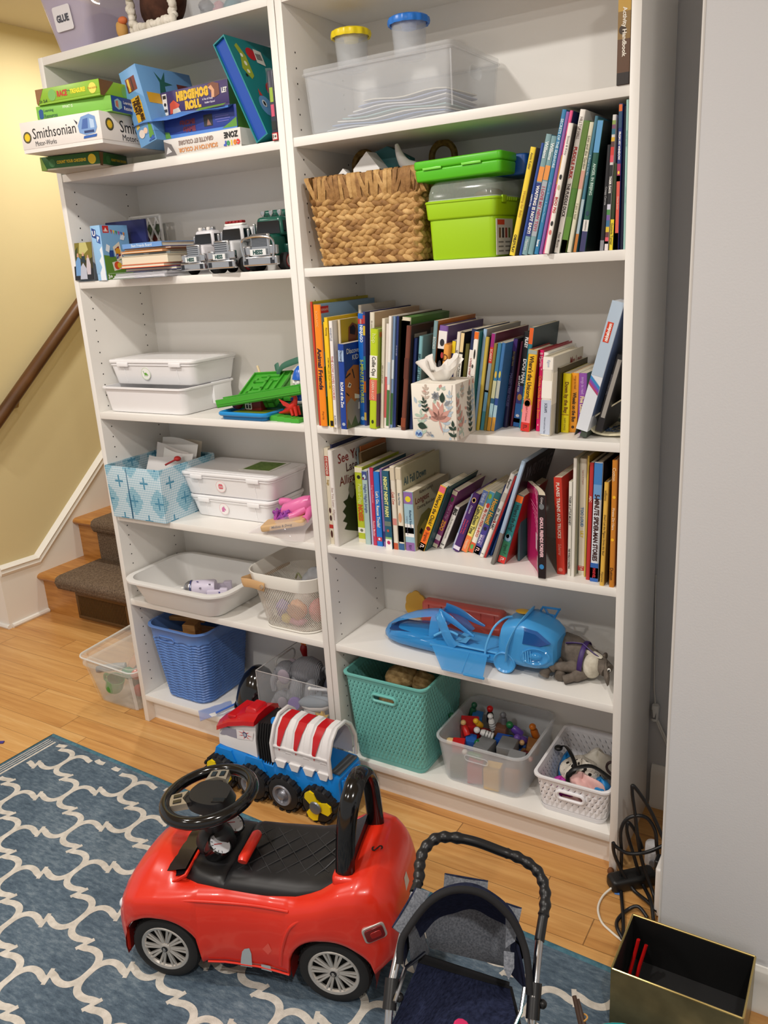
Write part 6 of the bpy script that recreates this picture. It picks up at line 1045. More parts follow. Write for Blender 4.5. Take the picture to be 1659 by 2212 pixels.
# ---- shelf with the white boxes and green toy pieces
Z = ZL[3] + .0003; PW = M((238, 237, 238), .35, name='white_plastic')
def lidbox(lab, x, y, z, w, d, h, rz=0, lid=True, mark=None, notch=False, ribs=True, group='white plastic boxes'):
    t = thing('storage_box', lab, 'box', (x, y, z), rz, group)
    o=tub('body',t,w-.03,d-.028,w-.012,d-.012,h-(.008 if lid else 0),PW,r=.022,th=.0025,rim=.003 if lid else .006,rimh=.006,br=.006)
    if lid:
        m = MB(); m.rbox((0, 0, h - .0078), w, d, .010, .024, PW, rv=.003); m.rbox((0, 0, h + .0018), w - .03, d - .03, .0016, .016, PW, rv=.0006)
        m.build('lid', t)
        for sx in (-.30, .30):
            m = MB(); m.box((sx * w - .022, -d / 2 - .002, h - .017), (sx * w + .022, -d / 2 + .003, h - .005), PW, c=.0012); m.build('clip', t)
    if ribs:
        for sx in (-.30, .30):
            m=MB(); a=.12 if True else 0; yb,yt=-(d-.028)/2-.0014,-(d-.014)/2-.0016; m.add([(sx*w-.0015,yb,.008),(sx*w+.0015,yb,.008),(sx*w+.0015,yt,h-.02),(sx*w-.0015,yt,h-.02),(sx*w-.0015,yb+.003,.008),(sx*w+.0015,yb+.003,.008),(sx*w+.0015,yt+.003,h-.02),(sx*w-.0015,yt+.003,h-.02)],[(0,1,2,3),(0,3,7,4),(1,5,6,2)],PW); m.build('rib',t)
    if notch: m = MB(); m.box((w / 2 - .012, d * .05, h * .2), (w / 2 - .001, d * .38, h + .001), PW, c=.002); m.build('handle_tab', t)
    if mark:
        m = MB(); yy = -(d - .02) / 2 - .0028; zc = h * .47; r = .0185
        m.lathe([(r,-.0002),(r,.0003)],M((240,238,236),.5),28,X=T((mark[0],yy+.0006,zc),(PI/2+.09,0,0))); X=T((mark[0],yy+.0002,zc),(PI/2+.09,0,0))
        m.tube([(r*.93*math.cos(a),r*.93*math.sin(a),0) for a in [2*PI*i/28 for i in range(28)]],.0004,M(mark[2],.5),4,X=X,closed=True)
        for P in mark[1]: m.add([(a * r, b * r, .0003) for a, b in P], [tuple(range(len(P)))], M(mark[2] if len(mark) < 4 else mark[3], .5), X=X)
        m.build('sticker', t)
    return t
DINO=[[(-.55,.35),(-.5,.45),(-.4,.38),(-.36,.15),(-.2,.1),(.1,.18),(.3,-.05),(.6,-.35),(.25,-.2),(.2,-.45),(.1,-.45),(.05,-.2),(-.15,-.22),(-.2,-.42),(-.3,-.42),(-.3,-.1),(-.46,.2)]]
lidbox('white open plastic box under the box with the dinosaur sticker', .196, .122, Z, .342, .232, .077, lid=False, notch=True, ribs=False)
lidbox('white lidded plastic box with green dinosaur sticker, on the open one',.1985,.150,Z+.0775,.346,.205,.071,.02,mark=(-.02,DINO,(150,196,110),(104,170,60)))
GT = (70, 168, 50); GRN = M(GT, .38); GRND = M((20, 84, 60), .4); GP = 'green toy track pieces'
m=MB(); m.rbox((0,0,0),.152,.085,.014,.012,M((20,120,180),.3),rv=.003); R_=[(x,y,.016) for x,y in rr(.160,.092,.014)]; m.tube(R_,.006,M((26,140,210),.3),8,closed=True); m.box((-.05,-.025,.014),(.06,.035,.017),M((120,140,30),.6)); tag(m.build('toy_tray',loc=(.575,.048,Z)),'bright blue toy tray with green centre at the shelf edge','toy')
t=thing('toy_house','small red toy house with white window on the blue tray','toy',(.570,.07,Z+.0175)); m=MB(); m.box((-.028,-.014,0),(.03,.02,.036),M((120,26,26),.5),c=.001); m.build('wall',t); m=MB()
for a,b in (((-.022,.004),(-.002,.004)),((-.022,.030),(-.002,.030)),((-.022,.004),(-.022,.030)),((-.002,.004),(-.002,.030)),((-.012,.004),(-.012,.030)),((-.022,.017),(-.002,.017))): m.tube([(a[0],-.0155,a[1]),(b[0],-.0155,b[1])],.0017,WHITE,5)
m.box((-.022, -.0148, .004), (-.002, -.0142, .030), M((16, 16, 20), .3)); m.build('window', t)
m=MB(); m.ell((0,0,.016),.0165,M((108,20,50),.5),18,12); tag(m.build('toy_ball',loc=(.522,.052,Z+.0205)),'dark maroon toy ball on the blue tray','ball')
t=thing('toy_maze','green square maze board propped up above the toy house','toy',(.563,.125,Z+.065),(math.radians(27),math.radians(-3),math.radians(6))); m=MB(); w,d=.128,.135
m.box((-w/2,-d/2,0),(w/2,d/2,.006),GRN); m.box((-w/2,-d/2,-.014),(w/2,-d/2+.004,.012),GRN); m.box((-w/2,d/2-.004,-.014),(w/2,d/2,.012),GRN); m.box((-w/2,-d/2,-.014),(-w/2+.004,d/2,.012),GRN); m.box((w/2-.004,-d/2,-.014),(w/2,d/2,.012),GRN); m.box((w/2-.026,-d/2,-.014),(w/2-.022,d/2,.012),GRN); m.box((-w/2,-d/2+.02,.006),(w/2-.026,-d/2+.024,.012),GRN); m.build('tray',t)
m = MB()
for a in ((-.045,-.03,.02,-.022),(-.045,-.03,-.037,.0),(-.03,-.012,.0,-.004),(-.008,-.022,.0,.05),(-.045,.02,.0,.028),(-.045,.02,-.037,.04),(.012,-.015,.02,.03),(.012,.024,.036,.032),(-.03,.045,.03,.053),(.006,-.045,.03,-.037)): m.box((a[0],a[1],.006),(a[2],a[3],.011),GRN)
m.build('maze_wall', t)
m=MB(); X=FR((.475,.022,Z+.026),(.29,.0,.046),(0,1,.1)); m.box((0,0,0),(.292,.036,.004),GRN,X=X); m.box((0,0,0),(.292,.004,.022),GRN,X=X); m.box((0,.032,0),(.292,.036,.022),GRN,X=X); m.box((0,-.0012,.009),(.292,.001,.0105),GRN,X=X); tag(m.build('toy_track'),'long green toy track beam lying across the maze pieces','toy',GP)
m = MB()
for k in range(4): m.box((.655 + .026 * k, .020 - .004 * k, Z), (.682 + .026 * k, .05 - .004 * k, Z + .014 - .0012 * k), GRN, c=.001)
tag(m.build('toy_track'), 'stepped green toy strip under the red dragon', 'toy', GP)
for i in range(3):
    m=MB(); m.tube([(.60+.01*i,.095+.036*i,Z+.0165),(.775,.090+.036*i,Z+.0165)],.016,GRND,12); tag(m.build('toy_tube',loc=(0,0,0)),['dark green toy tube nearest the shelf front','dark green toy tube in the middle','dark green toy tube at the back'][i],'toy','dark green toy tubes')
m=MB(); m.box((.62,.17,Z+.034),(.70,.20,Z+.075),GRN,c=.002); m.box((.60,.12,Z+.034),(.66,.16,Z+.06),GRN,c=.002); tag(m.build('toy_track'),'chunky green toy blocks behind the maze board','toy',GP)
t=thing('toy_dragon','red toy dragon standing on the green strip at the case wall','toy',(.715,.045,Z+.013)); m=MB(); RD_=M((200,36,22),.35)
m.tube(bez([(-.045,.0,.004),(-.025,0,.008),(-.005,0,.018),(.01,0,.034),(.012,0,.048),(.008,-.002,.054),(-.002,-.004,.052)],18),[.002,.003,.004,.006,.009,.011,.012,.011,.009,.007,.006,.006,.0055,.005,.005,.0055,.006,.005,.003],RD_,10)
for a,b in (((.0,.006,.016),(.004,.008,0)),((.0,-.006,.016),(.006,-.009,0)),((.012,.006,.024),(.016,.008,0)),((.012,-.006,.024),(.018,-.009,0))): m.tube([a,b],[.005,.004],RD_,8)
m.build('body', t)
for s in (-1,1): m=MB(); m.add([(.004,s*.006,.026),(-.006,s*.012,.034),(-.026,s*.022,.046),(-.014,s*.020,.028),(-.002,s*.010,.020)],[(0,1,2,3,4)],RD_); m.build('wing',t)
t=thing('toy_figure','white toy figure with blue hat standing behind the track beam','toy',(.700,.11,Z+.034)); m=MB(); m.lathe([(.0,0),(.016,.0),(.018,.02),(.014,.04),(.018,.052),(.014,.066),(.0,.07)],WHITE,16)
for k in range(6): m.ell((.016 * math.cos(k), .016 * math.sin(k), .056), .006, WHITE, 8, 6)
m.build('body',t); m=MB(); m.lathe([(.0,.064),(.022,.064),(.020,.074),(.014,.088),(.006,.098),(.0,.1)],M((20,96,200),.25),18); m.build('hat',t)
m=MB(); m.ell((.722,.070,Z+.056),(.014,.012,.010),M((20,90,200),.3)); m.ell((.70,.068,Z+.050),(.006,.006,.006),M((20,90,200),.3)); tag(m.build('toy_bead'),'small blue beads below the end of the track beam','toy')
m = MB(); SH = M((226, 222, 204), .6); SG_ = M((60, 110, 90), .6); n = 20; R = []
for j in range(7):
    a=PI*.5*j/6; R.append([(.645+.10*math.cos(b)*math.cos(a)+.02,.20+.045*math.sin(b)*math.cos(a),Z+.04+.085*math.sin(a)+.006*math.sin(3*b)) for b in [2*PI*i/n for i in range(n)]])
m.loft(R,SH,cap0=True,cap1=True); P=bez([(.560,.19,Z+.125),(.575,.178,Z+.104),(.60,.165,Z+.122),(.64,.155,Z+.135),(.68,.152,Z+.145),(.715,.152,Z+.148)],20); m.tube(P,[(.004,.010)]*len(P),SG_,8,flat=(0,1,.3)); tag(m.build('toy_shell'),'cream and green shell-like toy dome at the back of the shelf','toy')
m=MB(); m.tube([(.482,.20,Z+.117),(.525,.17,Z+.068)],.0034,M((220,200,160),.6),8); tag(m.build('craft_stick'),'pale wooden stick poking out behind the maze board','stick')
# ---- shelf with the checked fabric box
Z = ZL[4] + .0003
q = NT('checked_fabric', .85, spec=.15); uv = q.n('TexCoord', out='UV'); x, y, z = q.xyz(uv)
def stripe(a, p, w): return q.math('LESS_THAN', q.math('FRACT', q.math('DIVIDE', a, p)), w)
gx = stripe(x, .0072, .5); gy = stripe(y, .0072, .5); g = q.math('MULTIPLY', q.math('ADD', gx, gy), .5)
dx=q.math('ABSOLUTE',q.math('SUBTRACT',q.math('FRACT',q.math('DIVIDE',x,.105)),.5)); dy=q.math('ABSOLUTE',q.math('SUBTRACT',q.math('FRACT',q.math('DIVIDE',y,.118)),.5))
dm=q.math('LESS_THAN',q.math('ADD',q.math('SNAP',dx,.07),q.math('SNAP',dy,.062)),.34); pl=q.math('MULTIPLY',q.math('LESS_THAN',q.math('MINIMUM',dx,dy),.028),q.math('LESS_THAN',q.math('MAXIMUM',dx,dy),.16))
dx2=q.math('ABSOLUTE',q.math('SUBTRACT',q.math('FRACT',q.math('ADD',q.math('DIVIDE',x,.105),.5)),.5)); dy2=q.math('ABSOLUTE',q.math('SUBTRACT',q.math('FRACT',q.math('ADD',q.math('DIVIDE',y,.118),.5)),.5)); pl2=q.math('MULTIPLY',q.math('LESS_THAN',q.math('MINIMUM',dx2,dy2),.028),q.math('LESS_THAN',q.math('MAXIMUM',dx2,dy2),.16))
c1=q.mix(g,(214,226,232),(150,188,206)); c2=q.mix(g,(170,204,216),(104,160,186)); c=q.mix(dm,c1,c2); c=q.mix(q.math('MAXIMUM',pl,pl2),c,(84,142,170)); q.col(c); q.bump(q.noise(q.coord(),500,2),.2); CHK=q.m
t = thing('fabric_box', 'light blue checked fabric box stuffed with papers', 'box', (.1365, .1035, Z)); m = MB(); w, d, h = .228, .235, .163
m.loft([[(x,y,z) for x,y in rr(a,b,.006,2)] for a,b,z in ((w,d,0),(w,d,.02),(w+.004,d+.004,.09),(w+.006,d+.006,h-.003),(w+.004,d+.004,h),(w-.004,d-.004,h),(w-.005,d-.005,.09),(w-.006,d-.006,.004))],CHK,cap0=True,cap1=True,uv=True); m.build('body',t); m=MB(); m.box((-.024,-d/2-.0034,.002),(-.022,-d/2-.001,h-.002),M((50,100,130),.8)); m.build('seam',t)
PG = 'papers in the checked fabric box'; q = random.Random(8)
for k,(x0,y0,ww,hh,c,lb) in enumerate(((-.085,.05,.17,.182,(224,216,200),'cream sheet at the back of the checked box'),(-.07,.03,.165,.190,(232,230,226),'white sheet second from the back'),(-.075,.008,.15,.178,(206,200,196),'greyish sheet in the middle of the checked box'),(-.03,.0,.125,.176,(236,234,230),'white sheet with dark print in the checked box'),(-.06,-.03,.13,.168,(220,216,214),'white crumpled sheet near the front of the checked box'))):
    m = MB(); R = []
    for i in range(7):
        f=i/6; R.append([(x0+ww*f,y0+.01*math.sin(2*f+k),.006),(x0+ww*f,y0+.028+.012*math.sin(3*f+k),hh*.7),(x0+ww*f+.01,y0+.042+.010*math.sin(3*f+k),hh+.012*math.sin(2.2*f+k)+.012)])
    m.loft(R, M(c, .8), close=False)
    if k == 3:
        for i in range(5): a=.1+.15*i; m.add([(x0+ww*a,y0+.0395,hh*.85),(x0+ww*(a+.1),y0+.0395,hh*.85),(x0+ww*(a+.1)+.006,y0+.046,hh),(x0+ww*a+.006,y0+.046,hh)],[(0,1,2,3)],M((110,84,66),.7))
    tag(m.build('paper', loc=(.1365, .1035, Z), angle=70), lb, 'paper', PG)
m=MB(); m.ell((.215,.10,Z+.170),(.012,.010,.008),M((196,50,46),.6)); m.tube([(.19,.07,Z+.155),(.215,.1,Z+.17)],.003,M((150,40,40),.6),6); tag(m.build('pompom'),'small red pompom at the right rim of the checked box','craft supplies')
BURG=[[(-.5,.1),(-.3,.42),(.3,.42),(.5,.1)],[(-.5,.02),(.5,.02),(.5,-.08),(-.5,-.08)],[(-.5,-.16),(.5,-.16),(.35,-.4),(-.35,-.4)]]; UNI=[[(-.5,-.5),(-.45,.05),(-.2,.35),(-.05,.3),(.1,.6),(.12,.25),(.4,-.1),(.3,-.3),(.05,-.1),(.05,-.5)]]
lidbox('white lidded plastic box with pink unicorn sticker, lower one',.415,.172,Z,.318,.180,.066,.01,mark=(-.025,UNI,(230,170,180),(206,120,170)))
lidbox('white lidded plastic box with pink burger sticker, upper one',.412,.170,Z+.0695,.350,.190,.070,.035,mark=(-.02,BURG,(230,150,160),(216,96,110)))
t=thing('card','greeting card with green grass picture on the upper white box','card',(.478,.192,Z+.1432),math.radians(4)); m=MB(); m.box((-.056,-.056,0),(.056,.056,.0012),M((228,228,222),.6)); m.box((-.046,-.046,.0011),(.046,.046,.0015),noisy('grass_print',(78,110,44),(116,144,70),90,.7)); m.build('sheet',t)
t=thing('toy_pony','pink toy horse with purple curly mane lying by the white boxes','toy animal',(.655,.10,Z+.040)); PKP=M((224,112,168),.3); m=MB()
m.loft([[(x,y+r*.9*math.cos(a),z+r*math.sin(a)) for a in [2*PI*i/14 for i in range(14)]] for x,y,z,r in ((-.045,-.01,.004,.01),(-.035,-.008,.01,.022),(-.01,.0,.016,.027),(.02,.008,.026,.028),(.042,.014,.034,.022),(.05,.016,.036,.01))],PKP,cap0=True,cap1=True)
for P in ([(.03,.0,.02),(.01,-.02,.006),(-.005,-.03,.0)],[(.04,.01,.02),(.05,-.015,.006),(.048,-.03,-.002)],[(-.02,.01,.02),(-.04,.02,.028),(-.07,.02,.024)]): m.tube(bez(P,6),[.013,.012,.011,.010,.010,.012,.012][:7],PKP,10)
m.ell((.06,.02,.058),(.018,.016,.02),PKP); m.build('body',t); PUR2=noisy('purple_hair',(112,44,140),(190,90,180),60,.6); m=MB(); q=random.Random(2)
for k in range(26): m.tube(bez([(-.03+q.uniform(-.03,.03),-.02+q.uniform(-.02,.01),.0+q.uniform(-.03,.02)) for _ in range(4)],10),.004,PUR2,6)
for k in range(10): m.tube(bez([(.06+q.uniform(-.01,.02),.01+q.uniform(-.015,.015),.06+q.uniform(-.015,.03)) for _ in range(3)],8),.004,PUR2,6)
m.build('mane', t)
t=thing('toy_bag','clear bag with a tan wooden piece in it on the shelf edge','bag',(.645,.055,Z)); m=MB(); X=T((.0,.004,.018),(0,math.radians(-9),math.radians(20))); m.rbox((0,0,0),.13,.07,.018,.008,M((206,170,122),.6),X=X,rv=.005); m.text('Melissa & Doug',tuple(X @ Vector((0,-.0355,.009))),X.to_3x3() @ Vector((1,0,0)),X.to_3x3() @ Vector((0,0,1)),.07,.009,M((40,34,30),.6),.01,.3); m.build('wooden_piece',t)
m = MB(); R = []
for i in range(12):
    f=i/11; x=-.10+.20*f; hh=.006+.040*math.sin(PI*min(1,f*1.3)*.6); R.append([(x,-.05+.012*math.sin(6*f),.002),(x,-.046+.01*math.sin(7*f),hh*.6+.002),(x,-.0+.006*math.sin(9*f),hh+.004*math.sin(13*f)),(x,.05,hh*.8),(x,.055,.002)])
m.loft(R, M((232, 224, 228), .08, alpha=.22, spec=.8), close=True); m.build('plastic_bag', t, angle=80)
# ================================================================ left case, two lowest shelves
Z = ZL[5] + .0003; TRO = M((240, 239, 236), .35, alpha=.88)
t=thing('storage_tray','wide white shallow tray with broad rim jutting over the shelf edge','tray',(.2395,.1035,Z)); tub('body',t,.325,.225,.385,.262,.088,TRO,r=.05,rd=.04,th=.003,rim=.018,rimh=.008,br=.014,n=7)
t=thing('toy_robot','white and lilac cylinder-shaped toy with silver dome lying in the white tray','toy',(.243,.118,Z+.031),(0,0,.52)); LIL=M((214,206,226),.35); X=T((0,0,0),(0,PI/2,0))
m = MB(); m.lathe([(.0, -.04), (.0235, -.04), (.026, -.036), (.026, .028), (.024, .034), (.0, .034)], LIL, 28, X=X)
for a,b,c in ((-.6,-.02,(60,60,140)),(.2,-.01,(120,116,130)),(.9,.012,(60,60,140)),(1.6,.0,(120,116,130)),(-.2,.02,(90,90,110))): m.box((-.003,-.0005,-.006),(.003,.0006,.006),M(c,.4),X=T((b,-.0262*math.sin(a+PI/2-.6) ,.0262*math.cos(a+PI/2-.6)),(PI/2+a,0,0)))
m.build('body',t); m=MB(); m.lathe([(.026,-.0405),(.0262,-.044),(.024,-.054),(.018,-.063),(.009,-.0685),(.0,-.07)],M((186,188,196),.25,1.0),28,X=X); m.lathe([(.0266,-.0415),(.0266,-.0445)],M((40,50,120),.3),28,X=X,cap0=False,cap1=False); m.ell((-.0735,0,.002),(.006,.004,.004),WHITE); m.build('dome',t)
for sy in (-1, 1):
    m=MB(); m.rbox((.035,sy*.028,-.020),.05,.012,.022,.005,LIL,rv=.004); m.rbox((.066,sy*.030,-.024),.026,.016,.032,.004,LIL,rv=.003); m.box((.05,sy*.0365-.001,-.01),(.075,sy*.0365+.001,-.002),M((70,70,140),.4)); m.build('leg',t)
q=NT('wire_mesh',.4,.2); uv=q.n('TexCoord',out='UV'); x,y,z=q.xyz(uv); a=q.math('ABSOLUTE',q.math('SUBTRACT',q.math('FRACT',q.math('DIVIDE',q.math('ADD',x,q.math('MULTIPLY',y,.6)),.0052)),.5)); b=q.math('ABSOLUTE',q.math('SUBTRACT',q.math('FRACT',q.math('DIVIDE',q.math('SUBTRACT',x,q.math('MULTIPLY',y,.6)),.0052)),.5)); q.alpha(q.math('GREATER_THAN',q.math('MAXIMUM',a,b),.335)); q.col(L3((232,228,218))); MESH=q.m
t = thing('mesh_basket', 'cream wire mesh basket with wooden handle beside the white tray', 'basket', (.6445, .113, Z)); PWD = M((228, 225, 216), .45)
m=MB(); m.loft([[(x,y,z) for x,y in rr(a,b,.055,7)] for a,b,z in ((.15,.15,.002),(.186,.186,.004),(.196,.196,.014),(.232,.230,.135))],MESH,cap0=True,uv=True); m.build('mesh_wall',t)
m=MB(); m.loft([[(x,y,z) for x,y in rr(a,a,.062,8)] for a,z in ((.233,.134),(.240,.136),(.252,.176),(.250,.178),(.246,.176),(.234,.138))],PWD,loop=True); m.build('rim_band',t); m=MB(); m.tube([(x,y,.004) for x,y in rr(.19,.19,.05,6)],.0025,PWD,6,closed=True); m.build('base_ring',t)
WDH=M((204,164,116),.5); m=MB(); P=bez([(-.04,-.128,.140),(-.085,-.130,.146),(-.125,-.122,.142),(-.134,-.06,.132),(-.134,.06,.128),(-.13,.10,.13)],24); m.tube(P,[(.0022,.0135)]*len(P),WDH,8,flat=(0,1,0)); m.build('handle',t); m=MB(); m.lathe([(.0,-.0032),(.0065,-.003),(.007,0),(.007,.004)],CHROME,16,X=T((-.048,-.131,.141),(PI/2+PI,0,0))); m.ell((-.048,-.1305,.141),(.007,.004,.007),CHROME); m.build('rivet',t)
MG = 'small toys in the wire basket'
for k,(x,y,z,r,c,lb) in enumerate(((.590,.075,.035,(.022,.018,.030),(150,132,190),'lilac block-like toy low at the left of the wire basket'),(.655,.060,.05,(.030,.024,.030),(222,150,100),'orange round toy in the middle of the wire basket'),(.705,.09,.045,(.022,.03,.034),(206,110,110),'salmon toy at the right of the wire basket'),(.620,.050,.022,(.018,.014,.014),(222,200,90),'yellow toy at the bottom of the wire basket'),(.655,.055,.017,(.03,.016,.012),(214,140,170),'pink striped toy at the bottom of the wire basket'),(.575,.10,.03,(.016,.02,.022),(90,84,100),'dark grey toy at the far left of the wire basket'),(.64,.125,.05,(.04,.04,.04),(206,196,186),'pale toy bundle in the middle of the wire basket'),(.66,.16,.11,(.05,.03,.035),(200,206,214),'pale blue-grey cloth on top in the wire basket'))): tag(crumple('small_toy',None,(x,y,Z+z),r,M(c,.55),40+k,n=18,k=10,amp=.18),lb,'toy',MG)
m=MB(); m.tube(bez([(.62,.11,Z+.125),(.645,.09,Z+.150),(.66,.085,Z+.14)],8),.003,M((150,156,120),.6),6); tag(m.build('ribbon'),'thin olive ribbon on top of the wire basket','ribbon')
Z = ZL[6] + .0003
# blue woven-look basket with wooden pieces
BW=M((92,130,194),.42); t=thing('woven_basket','tall cornflower blue plastic basket with wavy ribs and a hand slot','basket',(.1745,.1385,Z),0,'woven plastic baskets')
w0,d0,w1,d1,h,r=.186,.210,.246,.252,.262,.045; N_=9; R=[[(x,y,.001) for x,y in rr(w0-.01,d0-.01,r,N_)],[(x,y,.006) for x,y in rr(w0,d0,r,N_)]]
def dense(w, d, rad, k=3):
    p = rr(w, d, rad, N_); o = []
    for i in range(len(p)):
        a, b = Vector(p[i]), Vector(p[(i + 1) % len(p)]); kk = 14 if (b - a).length > .05 else 1
        for j in range(kk): o.append(a.lerp(b, j / kk))
    return o
R = []; rows = 132; hw = .222
base = dense(w0, d0, r); per = [0]
for i in range(len(base)): per.append(per[-1] + (base[(i + 1) % len(base)] - base[i]).length)
def ringat(z, off=0):
    f = z / h; p = dense(w0 + (w1 - w0) * f - 2 * off, d0 + (d1 - d0) * f - 2 * off, r); return p
R.append([(p.x * .95, p.y * .95, 0) for p in ringat(0)])
for j in range(rows + 1):
    z = .004 + (hw - .004) * j / rows; ring = []
    for i, p in enumerate(ringat(z)):
        a=math.cos(2*PI*(z+.0021*math.sin(2*PI*per[i]/.034))/.0101); e=1+(.0028*max(a,-.5)-.0006)/.10; ring.append((p.x*e,p.y*e,z))
    R.append(ring)
for z,e in ((.226,.0005),(h-.008,.0),(h-.004,.004),(h,.003),(h,-.003)): R.append([(p.x*(1+e/.1),p.y*(1+e/.1),z) for p in ringat(z)])
for z in (h - .01, .2, .1, .006): R.append([(p.x * .965, p.y * .965, z) for p in ringat(z)])
m=MB(); m.loft(R,BW,cap0=True,cap1=True); o=m.build('ribbed_wall',t,angle=60); slot_cut(o,(-.030,-.12,.222),.066,.0165,'y',.025); slot_rim('handle',t,(-.030,.222),.067,.0175,BW,-.1245,.0022,-.09)
WDB = noisy('raw_wood', (176, 124, 70), (206, 160, 104), 20, .6, stretch=(1, 6, 6)); WPG = 'wooden pieces in the blue basket'
for k,(x,y,z,s,rz,ry,lb) in enumerate(((.112,.145,.235,(.13,.016,.014),.35,.05,'wooden bar at the back of the blue basket'),(.150,.125,.214,(.045,.045,.045),.3,.0,'wooden cube in the blue basket'),(.175,.080,.212,(.17,.016,.016),.10,.04,'wooden bar across the front of the blue basket'),(.205,.095,.196,(.12,.03,.012),.25,.1,'thin wooden strip at the right of the blue basket'),(.17,.15,.165,(.14,.12,.045),.1,.0,'large wooden block filling the middle of the blue basket'),(.17,.14,.06,(.12,.12,.10),.0,.0,'wooden block low in the blue basket'))):
    m=MB(); m.box((-s[0]/2,-s[1]/2,-s[2]/2),(s[0]/2,s[1]/2,s[2]/2),WDB,c=.0015); tag(m.build('wood_piece',loc=(x,y,Z+z),rot=(0,ry,rz)),lb,'wooden toy',WPG)
m=MB(); R=[[(.262+.05*i/6+.012*j,-.004+.10*i/6-.01*j,Z+.002+.010*math.sin(j*1.5)*(1-.06*i)+.002*math.sin(3*i)) for j in range(6)] for i in range(7)]; m.loft(R,M((120,150,216),.1,alpha=.55),close=False); m.tube([(.330,.006,Z+.008),(.352,.075,Z+.009)],.0035,M((80,120,206),.3),6); tag(m.build('zip_bag'),'blue translucent zip bag lying at the foot of the blue basket','bag')
t = thing('toy_helmet', 'glossy black rounded play helmet between the blue basket and the clear bin', 'helmet', (.428, .092, Z)); m = MB(); R = []
for z,a,b in ((0,.062,.066),(.012,.068,.072),(.05,.066,.070),(.09,.056,.060),(.12,.040,.044),(.138,.020,.022),(.142,.004,.004)): R.append([(a*math.cos(q_),b*math.sin(q_)+.02*z/.14,z) for q_ in [2*PI*i/28 for i in range(28)]])
m.loft(R,M((10,10,12),.12,spec=.7),cap0=True,cap1=True); m.tube([(.066*math.cos(q_),.070*math.sin(q_),.026) for q_ in [2*PI*i/28 for i in range(28)]],.004,M((12,12,14),.3),6,closed=True); m.build('shell',t)
ACR=M((226,230,234),.05,alpha=.13,spec=.8); t=thing('acrylic_bin','clear acrylic bin of grey soft toys on the bottom shelf','bin',(.636,.142,Z)); m=MB(); w,d,h=.262,.244,.190
for a,b in (((-w/2,-d/2,0),(w/2,-d/2+.002,h)),((-w/2,d/2-.002,0),(w/2,d/2,h)),((-w/2,-d/2+.002,0),(-w/2+.002,d/2-.002,h)),((w/2-.002,-d/2+.002,0),(w/2,d/2-.002,h)),((-w/2+.002,-d/2+.002,0),(w/2-.002,d/2-.002,.002))): m.box(a,b,ACR)
m.build('body',t); m=MB(); ED=M((206,204,202),.2,alpha=.7); m.tube([(-w/2,-d/2,h),(w/2,-d/2,h),(w/2,d/2,h),(-w/2,d/2,h)],.0016,ED,6,closed=True)
for sx in (-1, 1): m.tube([(sx * w / 2, -d / 2, 0), (sx * w / 2, -d / 2, h)], .0012, ED, 6)
m.build('edge_trim',t); m=MB(); m.tube([(-w/2+.0,y,z) for y,z in rr(.10,.034,.016,5,.02,.164)],.0028,ED,6,closed=True); m.build('handle',t)
q=NT('grey_knit',.95,spec=.1); v=q.coord(); q.col(q.ramp(q.n('TexWave',ins={'Vector': v,'Scale': 95.0,'Distortion': 2.0}),[(.2,(104,106,112)),(.8,(160,162,168))])); q.bump(q.n('TexWave',ins={'Vector': v,'Scale': 95.0,'Distortion': 2.0}),.7,.003); KN=q.m
def elephant(x, y, z, rz, sc, lab):
    t = thing('plush_elephant', lab, 'plush toy', (x, y, z), rz, 'grey knitted elephants'); s_ = sc; m = MB()
    m.loft([[(a*s_,r*s_*math.cos(b),(c+r*.95*math.sin(b))*s_) for b in [2*PI*i/18 for i in range(18)]] for a,c,r in ((-.052,.05,.008),(-.044,.052,.028),(-.02,.055,.042),(.012,.056,.045),(.038,.054,.036),(.05,.05,.02))],KN,cap0=True,cap1=True)
    for a,b in ((-.022,-.030),(.028,-.032),(-.022,.030),(.028,.030)): P=bez([(a*s_,b*.6*s_,.045*s_),(a*s_-.002,b*1.15*s_,.012*s_),(a*s_-.004,b*1.35*s_,-.022*s_)],8); m.tube(P,[.019*s_]*5+[.020*s_]*(len(P)-6)+[.021*s_],KN,12); m.ell(tuple(P[-1]),.0205*s_,KN,12,8)
    m.ell((-.066*s_,-.008*s_,.050*s_),(.034*s_,.033*s_,.033*s_),KN,16,10); P=bez([(-.088*s_,-.012*s_,.045*s_),(-.106*s_,-.02*s_,.02*s_),(-.104*s_,-.026*s_,-.012*s_)],8); m.tube(P,[.018*s_,.016*s_,.014*s_,.012*s_,.011*s_,.010*s_,.009*s_,.008*s_,.008*s_][:len(P)],KN,10); m.tube(bez([(.048*s_,0,.06*s_),(.066*s_,.004,.075*s_),(.082*s_,.006,.085*s_)],6),.005*s_,KN,8); m.build('body',t)
    for sy in (-1,1): m=MB(); m.ell((-.058*s_,sy*.036*s_-.008*s_,.050*s_),(.020*s_,.007*s_,.025*s_),M((150,140,150),.95),14,8); m.build('ear',t)
elephant(.624, .115, Z + .115, .22, 1.0, 'grey knitted elephant with hanging legs on top of the clear bin')
elephant(.588, .105, Z + .040, .5, .75, 'smaller grey knitted elephant lower in the clear bin')
AG = 'toys in the acrylic bin'
